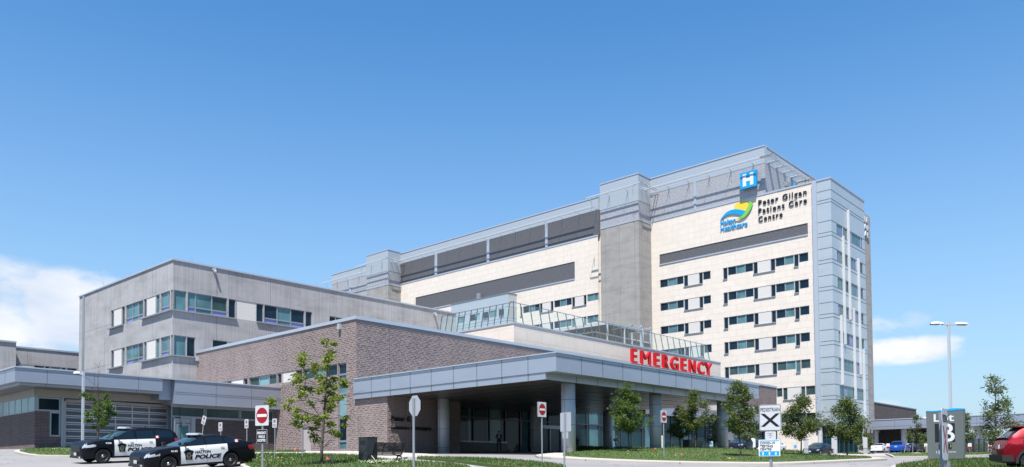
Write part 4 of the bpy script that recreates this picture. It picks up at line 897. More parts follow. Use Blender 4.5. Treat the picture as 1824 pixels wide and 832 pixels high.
# sectional garage door
gd = MB(); WBf.box(gd, xgr0+.1, xgr1-.1, gz, zgt-.1, -.3, -.25, 0); nr = 7; zb_g = G((xgr0+xgr1)/2, YW)-.1
door = gd.build('garage_door', mat('grey polycarbonate door', (.10, .115, .13), .35, .1), lb); gd = MB()
for i in range(nr+1): z = zb_g+(zgt-.15-zb_g)*i/nr; WBf.box(gd, xgr0+.1, xgr1-.1, z-.045, z+.045, -.249, -.19)
for i in range(nr): z = zb_g+(zgt-.15-zb_g)*(i+.72)/nr; WBf.box(gd, xgr0+.1, xgr1-.1, z-.03, z+.03, -.249, -.235)
for u in (176, 207.5, 237.5, 267.5): h = WBf.px(u, 750)[0]; WBf.box(gd, h-.035, h+.035, zb_g, zgt-.15, -.249, -.192)
gd.build('door_rails', M['alu'], door)
mb = MB(); WBf.box(mb, xgr0-.0, xgr0+.15, gz, zgt, -.25, .05); WBf.box(mb, xgr1-.15, xgr1+.35, gz, zgt, -.25, .05); WBf.box(mb, xgr0, xgr1+.3, zgt-.12, zgt, -.25, .05); mb.build('door_jamb', M['sill'], lb)
mb = MB(); mb.box(xgr1+.35, xgr1+.36, YL+.8, YW+.3, gz, zwt); mb.box(xgr1+.36, XB, YW+.5, YW+10, gz, zLr); mb.build('garage_return_wall', M['soffit'], lb)
hr = []
xa_ = lambda u, v=735: WR.px(u, v)[0]
for a, b in ((305.5, 365), (366.5, 427.2), (428.5, 487)): hr += panes(WR, lb, [(xa_(a), xa_(b), zwb, zwt, 'g')], .1, .08)
hr += panes(WR, lb, [(xa_(488), xa_(494), zwb-.3, zwt, 't')], .1, .08)
dx0, dx1 = xa_(312, 760), xa_(340.5, 760); zdd = G(dx0, YL+.8); hr.append((dx0, dx1, zdd-1, zwb-.12))
hr += panes(WR, lb, [(xa_(305.5, 760), xa_(311, 760), zdd, zwb-.05, 't')], .1, .06)
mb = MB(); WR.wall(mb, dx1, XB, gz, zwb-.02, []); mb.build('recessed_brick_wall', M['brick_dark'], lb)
mb = MB(); WR.box(mb, xa_(303.5), XB, zwt+.003, zLr-.003, -.2, 0); WR.box(mb, xgr1+.36, XB, zwb-.1, zwb-.003, -.1, .04); WR.box(mb, dx1, dx1+.35, gz, zwb-.1, -.1, .03); WR.box(mb, dx0-.12, dx0, gz, zwb-.1, -.1, .03); mb.build('window_head', M['frame'], lb)
mb = MB(); WR.box(mb, dx0, dx1, zdd-.1, zwb-.12, -.12, -.06); dd = mb.build('entrance_door', M['frame'], lb); w_ = dx1-dx0
mb = MB(); WR.box(mb, dx0+w_*.16, dx1-w_*.16, zdd+.35, zdd+2.0, -.06, -.05, 2); WR.box(mb, dx0+.05, dx1-.05, zdd+2.15, zdd+2.2, -.06, -.045, 8); WR.box(mb, dx0+w_*.42, dx0+w_*.6, zwb-.75, zwb-.45, -.06, .06, 0); mb.build('door_glass', GMM, dd)
mb = MB(); h = xa_(467, 790); WR.box(mb, xa_(455, 790), xa_(478, 790), gz, WR.z(455, 763.5), .003, .05); mb.build('plant_door', mat('dark brown door', (.10, .08, .08), .6), lb)
# string of warning flags above the door
fl = thing('warning_rope', 'thin orange rope strung across the garage door opening', 'rope', ((xgr0+xgr1)/2, YW-.3, zgt)); mb = MB(); pp = []
for i in range(25): t_ = i/24; pp.append((xgr0+(xgr1-xgr0)*t_, YW-.25, zgt-.12-.12*math.sin(t_*9)**2))
mb.tube(pp, .022, 5); mb.build('rope', mat('orange rope', (.62, .22, .10), .8), fl)

# ================================================================= right hand entrance wing
XF = PY(1547.5, 751, YT).x; RA = Fac('A', XF); yF0 = YT-.3; yF1 = RA.h(1900, 740); zf1 = RA.z(1600, 747.0); zf0 = RA.z(1600, 764.0)
rw = thing('entrance_wing', 'long low entrance canopy and dark brick wall right of the tower', 'building', (XF, YT, 0))
mb = MB(); mb.box(XF, XF+14, yF1, yF0, zf0, zf1); mb.build('fascia', M['fascia'], rw); mb = MB(); mb.box(XF-.08, XF+14, yF1, yF0, zf1+.003, zf1+.12); mb.build('coping', M['trim'], rw)
mb = MB(); RA.box(mb, yF1, yF0, zf0+.45, zf0+.5, .003, .012)
for h in np.arange(yF0-4, yF1, -4.2): RA.box(mb, h-.02, h+.02, zf0, zf1, .003, .012)
mb.build('panel_seam', M['fascia_seam'], rw)
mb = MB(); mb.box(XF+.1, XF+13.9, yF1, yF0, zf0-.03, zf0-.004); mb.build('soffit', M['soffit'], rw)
RC = Fac('A', XF+6); mb = MB(); ya, yb = RC.h(1564.5, 780), RC.h(1605, 780); hr = panes(RC, rw, [(RC.h(a, 790), RC.h(b, 790), G(XF+6, ya), RC.z(1580, 789), c) for a, b, c in ((1567, 1580, 'l'), (1593.5, 1605, 't'))], .1, .1)
RC.wall(mb, ya, yb, gz-1, zf0, hr); ye, yf = RC.h(1614, 780), RC.h(1633, 780); RC.wall(mb, ye, yf, gz-1, zf0, []); mb.build('brick_wall', M['brick_dark'], rw)
mb = MB(); mb.box(XF+6, XF+18, yb-.02, ye-4, gz-1, zf0); 
mb = MB(); mb.box(XF+13, XF+13.3, yf-2, yF0+6, 0, zf0); mb.build('dark_recess_wall', M['brick_dark'], rw)
for u in (1560, 1610.5, 1742, 1752): 
    p = PX(u, 780, XF+2.5); mb = MB(); mb.tube([(p.x, p.y, G(p.x, p.y)-.3), (p.x, p.y, zf0-.03)], .45 if u < 1600 else .5, 16); mb.build('column', M['column'], rw, smooth=False)
mb = MB(); p = PX(1735, 780, XF+8); q = PX(1718, 780, XF+8); mb.box(p.x, p.x+.2, min(p.y, q.y), max(p.y, q.y), 0, RA.z(1720, 766)-1); mb.build('white_screen_wall', M['white'], rw)
wk = thing('brick_building', 'dark brick block with sloping roofline line behind the entrance wing', 'building', (x3, YT+9.2, 0)); WK = Fac('B', YT+9.2); xk1 = WK.px(1632, 735)[0]; zk = WK.z(1560, 718.3)
mb = MB(); mb.box(x3+.01, xk1, YT+9.2, YT+30, 0, zk); mb.build('brick_wall', M['brick_dark'], wk); mb = MB(); mb.box(x3+.01, xk1+.1, YT+9.1, YT+30, zk+.003, zk+.25); mb.build('roof_coping', M['tower_seam'], wk)
# ================================================================= ground
def sheet():
    mb = MB(); ax = list(np.concatenate([np.arange(-60, 190, 2.5), [220, 300, 450, 800, 1600, 4000]])); axn = [-4000, -1600, -800, -400, -220, -130, -90]+ax
    X, Y = np.meshgrid(axn, axn, indexing='ij'); Z = Gv(X, Y)-0.0; n = len(axn)
    mb.add([(X[i, j], Y[i, j], Z[i, j]) for i in range(n) for j in range(n)], [(i*n+j, (i+1)*n+j, (i+1)*n+j+1, i*n+j+1) for i in range(n-1) for j in range(n-1)])
    return tag(_MB.build(mb, 'ground', M['asphalt'], None, True), kind='structure')
sheet()
def gp(*pts): return [GP(u, v)[:2] for u, v in pts]
w1 = gp((300, 808.5), (452, 808.3), (545, 806), (640, 805.5), (695, 808.2), (760, 811), (800, 817.3), (726, 817), (700, 821), (640, 815.5), (600, 813.5), (540, 812), (452, 811.2), (300, 812))
slab('sidewalk', w1, .10, M['walk'])
slab('driveway_shade', drv, .03, M['asphalt_shade'])  # slab added under the canopy, its dark tone paints in the shade
S1 = gp((440, 804.5), (545, 805.8), (540, 807.8), (440, 808.2)); slab('lawn', S1, .14, M['lawn'])
L1 = smoothpoly(gp((29, 806), (50, 802.5), (90, 801), (140, 801), (215, 806), (330, 808), (335, 815), (240, 815.5), (140, 815), (100, 815), (60, 813.5)), 1); slab('lawn', L1, .14, M['lawn']); kerb('kerb', L1, .3)
L2 = smoothpoly(gp((452, 811.2), (540, 812), (600, 813.5), (643, 815.8), (670, 822), (712, 825.5), (780, 828.5), (828, 833), (850, 842), (700, 862), (520, 860), (455, 842), (433, 831), (440, 820)), 1); slab('lawn', L2, .14, M['lawn']); kerb('kerb', L2, .2)
WD = smoothpoly(gp((728, 817.4), (800, 818.2), (880, 820.5), (940, 825), (1006, 832.5), (1010, 841), (900, 835), (850, 829.5), (790, 822)), 1); slab('lawn', WD, .12, M['lawn'])
IS = smoothpoly(gp((956, 813.2), (965, 817.5), (1050, 821.8), (1120, 824.5), (1250, 828), (1370, 829.4), (1422, 828), (1500, 824), (1560, 821.5), (1580, 819.8))+gp((1560, 817), (1480, 814.5), (1430, 813))+[tuple(UD(u, D)[:2]) for u, D in ((1380, 66), (1300, 70), (1200, 70), (1110, 64), (1030, 56), (985, 52))], 1)
slab('sidewalk', IS, .13, M['walk']); kerb('kerb', IS, .16, .12)
ISL = smoothpoly(gp((988, 815.3), (1050, 819.6), (1120, 822.6), (1250, 826), (1370, 827.6), (1422, 826.4), (1500, 822.6), (1556, 820.2))+gp((1545, 817.6), (1480, 815.3), (1430, 813.8))+[tuple(UD(u, D)[:2]) for u, D in ((1380, 65), (1300, 69), (1200, 69), (1110, 63), (1040, 56))], 1)
crest = UD(1265, 58)
def mound(x, y): d2 = ((x-crest.x)**2+(y-crest.y)**2)/90; return .16*math.exp(-d2)
slab('lawn', ISL, .16, M['lawn'], mound=mound)
R1 = smoothpoly(gp((1575, 815.3), (1592, 809), (1652, 807), (1730, 806.5), (1770, 807), (1800, 810), (1765, 812.5), (1716, 813.7), (1652, 815.5)), 1); slab('lawn', R1, .13, M['lawn']); kerb('kerb', R1, .18, .12)
R3 = smoothpoly(gp((1594, 832.5), (1630, 827), (1665, 823), (1720, 820.5), (1766, 820), (1800, 826), (1826, 833), (1850, 850), (1700, 860), (1600, 850)), 1); slab('lawn', R3, .13, M['lawn']); kerb('kerb', R3, .18, .12)
PK = gp((1490, 811), (1575, 811.5), (1580, 814), (1490, 813.2)); slab('sidewalk', PK, .1, M['walk'])
GRASS = [(L1, .14, 2600), (L2, .14, 9000), (WD, .12, 3200), (ISL, .16, 11000), (R1, .13, 2500), (R3, .13, 5000), (S1, .14, 800)]
mb = MB(); mdry = MB()
for P, h, n in GRASS:
    xs = [p[0] for p in P]; ys = [p[1] for p in P]; k = 0; tries = 0
    X = np.random.RandomState(3).uniform(min(xs), max(xs), n*6); Y = np.random.RandomState(4).uniform(min(ys), max(ys), n*6)
    keep = [i for i in range(len(X)) if inpoly(X[i], Y[i], P)][:n]; Z = Gv(X[keep], Y[keep])
    cx_, cy_ = sum(xs)/len(xs), sum(ys)/len(ys)
    for j, i in enumerate(keep):
        x, y, z = X[i], Y[i], Z[j]+h+(mound(X[i], Y[i]) if P is ISL else 0)
        a = random.uniform(0, 6.28); w = random.uniform(.012, .03); hh = random.uniform(.04, .11)*(1.25 if P in (L2, R3) else 1); lx, ly = random.uniform(-.05, .05), random.uniform(-.05, .05)
        edge = noise.noise(Vector((x*.5, y*.5, 3)))
        (mdry if edge > .28 and random.random() < .5 else mb).add([(x-math.cos(a)*w, y-math.sin(a)*w, z-.01), (x+math.cos(a)*w, y+math.sin(a)*w, z-.01), (x+lx, y+ly, z+hh)], ((0, 1, 2),))
tag(_build(mb, 'grass_blades', M['blade']), kind='stuff'); tag(_build(mdry, 'dry_grass_blades', M['drygrass']), kind='stuff')
def flowers(name, m, spots, size, h=.1):
    mb = MB()
    for u, v, n, su, sv in spots:
        for _ in range(n):
            p = GP(u+random.gauss(0, su), v+random.gauss(0, sv)); s = size*random.uniform(.6, 1.3); z = p.z+.16+random.uniform(.02, h)
            mb.add([(p.x-s, p.y-s, z), (p.x+s, p.y-s, z), (p.x+s, p.y+s, z), (p.x-s, p.y+s, z), (p.x, p.y, z+s*1.1)], ((0, 1, 4), (1, 2, 4), (2, 3, 4), (3, 0, 4)))
    tag(_build(mb, name, m), kind='stuff')
flowers('clover_flowers', M['petal_w'], [(685, 830.5, 120, 14, 1.0), (660, 832, 60, 8, .8), (1290, 811, 30, 30, 3), (470, 822, 25, 25, 4), (110, 806, 20, 15, 2)], .02)
flowers('dandelion_flowers', M['petal_y'], [(1280, 809, 60, 9, .6), (1292, 811, 20, 5, .6), (1200, 815, 12, 40, 3), (505, 826, 6, 25, 3), (98, 805, 3, 2, 1), (1302, 823, 12, 4, .6), (1340, 812, 10, 30, 3)], .026)
# ================================================================= vehicles
def interp(T, s):
    if s <= T[0][0]: return T[0][1]
    for (a, x), (b, y) in zip(T, T[1:]):
        if s <= b: t_ = (s-a)/(b-a); return x+(y-x)*t_
    return T[-1][1]
def sm(T, s, e=.05): return (interp(T, s-e)+2*interp(T, s)+interp(T, s+e))/4
PROF = [(0, .90), (.12, .955), (.3, .985), (.5, 1.0), (.62, .995), (.72, 1.0), (.85, .985), (1, .94)]
def car(name, label, c, group=None):
    root = thing(name, label, c.get('cat', 'car'), group=group); L, Wd, r, fo, wb = c['L'], c['W'], c['r'], c['fo'], c['wb']; hwx = c.get('hw', [(0, .74), (.06, .86), (.2, .93), (.5, .98), (1, 1), (L-1, 1), (L-.4, .96), (L-.12, .91), (L, .84)])
    zt = lambda s: sm(c['zt'], s); zr = lambda s: sm(c['roof'], s, .09); hw = lambda s: interp(hwx, s)*Wd/2; sill = c.get('sill', .24); arch = r+.055
    def zb(s):
        z = sill+max(0, .35-s)*.25+max(0, s-L+.45)*.35
        for w in (fo, fo+wb):
            d = abs(s-w)
            if d < arch: z = max(z, r+math.sqrt(arch*arch-d*d)-.0)
        return z
    def ysurf(s, z): t_ = (z-.2)/max(.1, zt(s)-.2); return hw(s)*interp(PROF, min(1, max(0, t_)))
    xs = set(np.round(np.arange(0, L+.001, .07), 3))|{0, .03, L-.03, L}|set(c['doors'])|{w+arch*math.cos(k) for w in (fo, fo+wb) for k in np.linspace(0, math.pi, 15)}
    xs = sorted(xs); xs = [x for i, x in enumerate(xs) if i == 0 or x-xs[i-1] > .004]
    NL = 12; ring = []
    for s in xs:
        b, t_ = zb(s), zt(s); b = min(b, t_-.05); R = []
        for k in range(NL+1): z = b+(t_-b)*k/NL; R.append((L/2-s, ysurf(s, z), z))
        y = R[-1][1]; cr_ = .035*min(1, s/.3, (L-s)/.3+.01); R += [(L/2-s, y*.93, t_+cr_*.5), (L/2-s, y*.6, t_+cr_*.9), (L/2-s, 0, t_+cr_)]; ring.append(R)
    parts = {}
    def face(key, pts):
        if key not in parts: parts[key] = MB()
        parts[key].add(pts, ((0, 1, 2, 3),))
    neg = lambda p: (p[0], -p[1], p[2])
    ds = c['doors']; hl, tl = c['head'], c['tail']
    for i in range(len(xs)-1):
        A, B = ring[i], ring[i+1]; s = (xs[i]+xs[i+1])/2
        for k in range(len(A)-1):
            q = (A[k], B[k], B[k+1], A[k+1]); z = sum(p[2] for p in q)/4; key = 'body'
            if k < NL:
                if ds[0] < s < ds[1] and k >= 1: key = 'front_door'
                elif ds[1] < s < ds[2] and k >= 1: key = 'rear_door'
                elif hl[0] < s < hl[1] and hl[2]+(s-hl[0])*.12 < z < hl[3]: key = 'headlight'
                elif tl[0] < s < tl[1] and tl[2] < z < tl[3]: key = 'tail_light'
                elif z < c.get('clad', 0): key = 'cladding'
            if key in ('headlight', 'tail_light', 'front_door', 'rear_door'): face(key+'_l', q); face(key+'_r', [neg(p) for p in q])
            else: face(key, q); face(key, [neg(p) for p in q])
    for R, e in ((ring[0], 0), (ring[-1], 1)):
        for k in range(len(R)-2): face('body', (R[k], neg(R[k]), neg(R[k+1]), R[k+1]))
    # greenhouse
    s0, s1 = c['roof'][0][0], c['roof'][-1][0]; gx = sorted(set(np.round(np.arange(s0, s1, .06), 3))|{s1}|{c['bp']-.05, c['bp']+.05, c['cp']-.045, c['cp']+.045}); GR = []; NG = 8
    for s in gx:
        t_ = zt(s)-.01; h = max(.0, zr(s)-t_); e = t_+h-.07*min(1, h/.3); yb = ysurf(s, zt(s))*.985; yr = yb-(Wd/2*c.get('tumble', .27))*min(1, h/.45)
        R = [(L/2-s, yb+(yr-yb)*(k/NG)**1.15, t_+(e-t_)*k/NG) for k in range(NG+1)]; R += [(L/2-s, yr*.93, e+(t_+h-e)*.55), (L/2-s, yr*.55, e+(t_+h-e)*.9), (L/2-s, 0, t_+h)]; GR.append((R, h))
    for i in range(len(gx)-1):
        A, hA_ = GR[i]; B, hB_ = GR[i+1]; s = (gx[i]+gx[i+1])/2; h = (hA_+hB_)/2
        for k in range(len(A)-1):
            q = (A[k], B[k], B[k+1], A[k+1]); key = 'roof'
            if k < NG:
                if h > .16 and 1 <= k < NG-1 and not abs(s-c['bp']) < .05 and not abs(s-c['cp']) < .045 and s < c['dp'] : key = 'side_window'
            elif s < c['ws']: key = 'windscreen' if k >= NG+0 else 'roof'
            elif s > c['rs']: key = 'rear_window'
            if key == 'side_window': face(key+('_l' if s < c['bp'] else '_m' if s < c['cp'] else '_q'), q); face(key+('_lr' if s < c['bp'] else '_mr' if s < c['cp'] else '_qr'), [neg(p) for p in q])
            else: face(key, q); face(key, [neg(p) for p in q])
    mm = dict(body='paint', roof='paint', front_door='door', rear_door='door', headlight='lamp', tail_light='tail', cladding='plastic', side_window='carglass', windscreen='windscreen', rear_window='carglass'); out = {}
    for key, b in parts.items():
        nm = key.rsplit('_', 1)[0] if key.rsplit('_', 1)[-1] in ('l', 'r', 'm', 'mr', 'lr', 'q', 'qr') else key
        mt = c[mm[nm]] if mm[nm] in ('paint', 'door') else M[mm[nm]]
        if nm == 'roof' and 'roofm' in c: mt = c['roofm']
        nm2 = {'front_door': 'door', 'rear_door': 'door'}.get(nm, nm); out[key] = b.build(nm2, mt, root, smooth=True)
    # underbody, wheels
    mb = MB(); mb.box(-L/2+.12, L/2-.15, -Wd/2+.22, Wd/2-.22, sill-.03, .72); mb.box(-wb/2+L/2-fo-wb/2+arch, L/2-fo-arch-.0, -Wd/2+.1, Wd/2-.1, sill-.03, .5); mb.build('underbody', M['black'], root)
    for w in (fo, fo+wb):
        for sg in (1, -1):
            x = L/2-w; yo = sg*(Wd/2-.03); mb = MB(); n = 28; pr = [(.18, r-.0), (.235, r-.015), (.245, r-.05), (.24, r*.66), (.2, r*.63)]; pr = [(-.0, r-.03)]+pr
            for j in range(len(pr)-1):
                for k in range(n):
                    a, b = 2*math.pi*k/n, 2*math.pi*(k+1)/n; P = lambda d, rr, t_: (x+math.cos(t_)*rr, yo-sg*(.245-d), r+math.sin(t_)*rr); mb.quad(P(*pr[j], a), P(*pr[j], b), P(*pr[j+1], b), P(*pr[j+1], a))
            mb.add([P(-.0, r-.03, 2*math.pi*k/n) for k in range(n)], (tuple(range(n)),))
            wh = mb.build('wheel', M['tyre'], root, smooth=False); rb = MB(); R_ = r*.64
            if c.get('steel'):
                for j, (d0, r0, d1, r1) in enumerate(((.225, R_, .2, R_*.9), (.2, R_*.9, .215, R_*.55), (.215, R_*.55, .2, R_*.3))):
                    for k in range(n):
                        a, b = 2*math.pi*k/n, 2*math.pi*(k+1)/n; rb.quad(P(d0, r0, a), P(d0, r0, b), P(d1, r1, b), P(d1, r1, a))
                rb.build('rim', M['rimblack'], wh); rb = MB()
                for k in range(16):
                    a, b = 2*math.pi*k/16, 2*math.pi*(k+1)/16; rb.add([P(.215, R_*.34, a), P(.215, R_*.34, b), P(.245, R_*.2, b), P(.245, R_*.2, a)], ((0, 1, 2, 3),)); rb.add([P(.245, R_*.2, a), P(.245, R_*.2, b), P(.25, 0, 0)], ((0, 1, 2),))
                rb.build('hub_cap', M['chrome'], wh)
            else:
                for k in range(5):
                    for dd in (-.13, .13):
                        a = 2*math.pi*k/5+.3; c0 = P(.235, R_*.15, a+dd*2); c1 = P(.225, R_*.97, a+dd); rb.bar(c0, c1, .045, .05, up=(0, 1, 0))
                for k in range(n):
                    a, b = 2*math.pi*k/n, 2*math.pi*(k+1)/n; rb.quad(P(.24, R_*1.0, a), P(.24, R_, b), P(.225, R_*.92, b), P(.225, R_*.92, a))
                rb.add([P(.23, R_*.24, 2*math.pi*k/12) for k in range(12)], (tuple(range(12)),)); rb.build('rim', M['rim'], wh); rb = MB(); rb.add([P(.14, R_*.98, 2*math.pi*k/n) for k in range(n)], (tuple(range(n)),)); rb.build('brake_disc', M['rimblack'], wh)
    # mirrors, handles, plate, grille, trim lines
    for sg in (1, -1):
        xm = L/2-c['mir']; ym = sg*(hw(c['mir'])*.93); zm = zt(c['mir'])+.05; mb = MB(); mb.bar((xm, ym-sg*.04, zm), (xm-.02, ym+sg*.12, zm+.03), .05); b0 = len(mb.v); mb.box(xm-.09, xm+.07, ym+sg*.09, ym+sg*.27, zm-.03, zm+.13); mb.build('mirror', c.get('mirror', M['black']), root)
        for k, s in enumerate((ds[1]-.24, ds[2]-.26)):
            z = zt(s)-c.get('hz', .13); y = sg*(ysurf(s, z)+.025); mb = MB(); mb.box(L/2-s-.085, L/2-s+.085, y-.01, y+.008, z-.012, z+.012); mb.build('door_handle', c.get('handle', M['plastic']), out[('front_door' if k == 0 else 'rear_door')+('_l' if sg > 0 else '_r')])
        mb = MB()
        for s in ds:
            z0 = zb(s)+.08; pp = [(L/2-s, sg*(ysurf(s, z)+.001), z) for z in np.linspace(z0, zt(s), 9)]
            for a, b in zip(pp, pp[1:]): mb.quad((a[0]-.006, a[1], a[2]), (a[0]+.006, a[1], a[2]), (b[0]+.006, b[1]+sg*.0005, b[2]), (b[0]-.006, b[1]+sg*.0005, b[2]))
        mb.build('door_gap', M['black'], root)
    g = c['grille']; mb = MB(); mb.box(L/2-.02, L/2+.012, -g[0], g[0], g[1], g[2]); gr_ = mb.build('grille', c.get('grillem', M['plastic']), root)
    mb = MB()
    for z in np.linspace(g[1]+.03, g[2]-.03, 4): mb.box(L/2+.013, L/2+.02, -g[0]+.03, g[0]-.03, z-.006, z+.006)
    mb.build('grille_bar', M['frame_dark'], gr_)
    mb = MB(); mb.box(L/2-.1, L/2+.035, -hw(.05)*.92, hw(.05)*.92, .28, .40); mb.build('front_bumper', M['plastic'] if c.get('clad') or c.get('steel') else c['paint'], root)
    mb = MB(); mb.box(L/2+.036, L/2+.045, -.16, .16, .42, .57) if c.get('fplate', 1) else mb.box(L/2-.2, L/2-.1, -.1, .1, .3, .4); mb.build('licence_plate', M['white_sign'], root)
    rp = c.get('rplate', .85); mb = MB(); mb.box(-L/2-.02, -L/2+.03, -.16, .16, rp, rp+.15); mb.build('licence_plate', M['white_sign'], root)
    mb = MB(); mb.box(-L/2-.05, -L/2+.2, -hw(L-.1)*.95, hw(L-.1)*.95, .33, .52); mb.build('rear_bumper', M['plastic'] if c.get('clad') or c.get('steel') else c['paint'], root)
    root['_f'] = 0; del root['_f']
    return root, dict(ysurf=ysurf, zt=zt, zr=zr, hw=hw, out=out, L=L)
def place(root, x, y, rz, wb=2.8, tr=1.6):
    f = Vector((math.cos(rz), math.sin(rz), 0)); l = Vector((-f.y, f.x, 0)); z = lambda v: G(v.x, v.y); p = Vector((x, y, 0))
    F_ = f+Vector((0, 0, (z(p+f*wb/2)-z(p-f*wb/2))/wb)); L_ = l+Vector((0, 0, (z(p+l*tr/2)-z(p-l*tr/2))/tr)); F_.normalize(); U_ = F_.cross(L_).normalized(); L_ = U_.cross(F_)
    zz = (z(p+f*wb/2)+z(p-f*wb/2))/2+.005; Mx = Matrix(((F_.x, L_.x, U_.x), (F_.y, L_.y, U_.y), (F_.z, L_.z, U_.z))); root.location = (x, y, zz); root.rotation_euler = Mx.to_euler()
SED = dict(L=5.15, W=1.93, r=.36, fo=1.0, wb=2.87, zt=[(0, .56), (.04, .76), (.15, .87), (.5, .96), (1.0, 1.02), (1.5, 1.065), (2, 1.075), (4.1, 1.12), (4.6, 1.15), (5.0, 1.13), (5.1, 1.02), (5.15, .75)],
           roof=[(1.42, 1.055), (1.8, 1.2), (2.25, 1.39), (2.6, 1.49), (3.0, 1.54), (3.4, 1.53), (3.8, 1.48), (4.2, 1.37), (4.6, 1.22), (4.8, 1.14)], doors=[1.52, 2.72, 3.72], head=(.03, .62, .66, .80), tail=(4.75, 5.2, .82, 1.0), bp=2.72, cp=3.62, dp=4.15, ws=2.4, rs=3.85, mir=1.72,
           grille=(.42, .50, .70), steel=1, hz=.15)
SUVP = dict(L=5.02, W=2.0, r=.385, fo=.96, wb=2.86, sill=.30, zt=[(0, .68), (.04, .94), (.15, 1.06), (.5, 1.13), (1.0, 1.18), (1.5, 1.2), (4.5, 1.23), (4.85, 1.23), (4.96, 1.05), (5.02, .78)],
            roof=[(1.25, 1.19), (1.7, 1.42), (2.1, 1.63), (2.45, 1.74), (3.0, 1.79), (4.0, 1.785), (4.55, 1.75), (4.78, 1.64), (4.93, 1.4), (4.99, 1.24)], doors=[1.5, 2.62, 3.62], head=(.03, .6, .80, .97), tail=(4.7, 5.1, .95, 1.2), bp=2.62, cp=3.62, dp=4.6, ws=2.2, rs=4.66, mir=1.7, tumble=.2,
            grille=(.55, .62, .86), steel=1, hz=.15, cat='police car')
JEEP = dict(L=4.62, W=1.86, r=.365, fo=1.0, wb=2.78, sill=.32, clad=.0, zt=[(0, .6), (.05, .85), (.2, .98), (.9, 1.06), (1.4, 1.08), (4.0, 1.17), (4.4, 1.18), (4.55, 1.0), (4.62, .72)],
            roof=[(1.25, 1.07), (1.7, 1.34), (2.1, 1.55), (2.5, 1.65), (3.2, 1.67), (3.9, 1.63), (4.12, 1.56), (4.35, 1.32), (4.48, 1.18)], doors=[1.45, 2.5, 3.45], head=(.03, .4, .9, 1.0), tail=(4.05, 4.7, .98, 1.16), bp=2.5, cp=3.42, dp=3.95, ws=2.05, rs=3.98, mir=1.65, grille=(.5, .7, .9), tumble=.2, rplate=.80)
TES = dict(L=4.69, W=1.85, r=.34, fo=.86, wb=2.88, zt=[(0, .50), (.05, .66), (.3, .78), (.9, .90), (1.3, .96), (2, .98), (4.0, 1.06), (4.5, 1.08), (4.65, .95), (4.69, .7)],
           roof=[(1.1, .93), (1.6, 1.15), (2.0, 1.32), (2.4, 1.41), (2.8, 1.44), (3.3, 1.40), (3.8, 1.28), (4.3, 1.12), (4.45, 1.08)], doors=[1.45, 2.55, 3.5], head=(.03, .5, .62, .74), tail=(4.3, 4.8, .88, 1.02), bp=2.55, cp=3.4, dp=3.9, ws=2.1, rs=3.2, mir=1.55, grille=(.3, .3, .42), handle=M['chrome'])
def proj_text(car_info, mb, s, xa, xb, z0, z1, sg=1, off=.0, shear=0, m=0, eps=.006, onto=None):
    """text on the car's flank; xa, xb distances from the nose, reading direction nose to tail on the left side"""
    L = car_info['L']; ys = car_info['ysurf']
    v, f = text_obj(s, 1, 0, off, shear=shear); X = [p[0] for p in v]; Y = [p[1] for p in v]; x0, x1 = min(X), max(X); y0, y1 = min(Y), max(Y); out = []
    for x, y, z in v: ss = xa+(xb-xa)*(x-x0)/(x1-x0); zz = z0+(z1-z0)*(y-y0)/(y1-y0); out.append((L/2-ss, sg*(ys(ss, zz)+eps), zz))
    mb.add(out, f, m)
def patch(info, mb, poly, m=0, eps=.006, sg=1):
    L = info['L']; n = len(poly); cx = sum(p[0] for p in poly)/n; cz = sum(p[1] for p in poly)/n; q = lambda s, z: (L/2-s, sg*(info['ysurf'](s, z)+eps), z)
    mb.add([q(cx, cz)]+[q(*p) for p in poly], [(0, 1+i, 1+(i+1) % n) for i in range(n)], m)
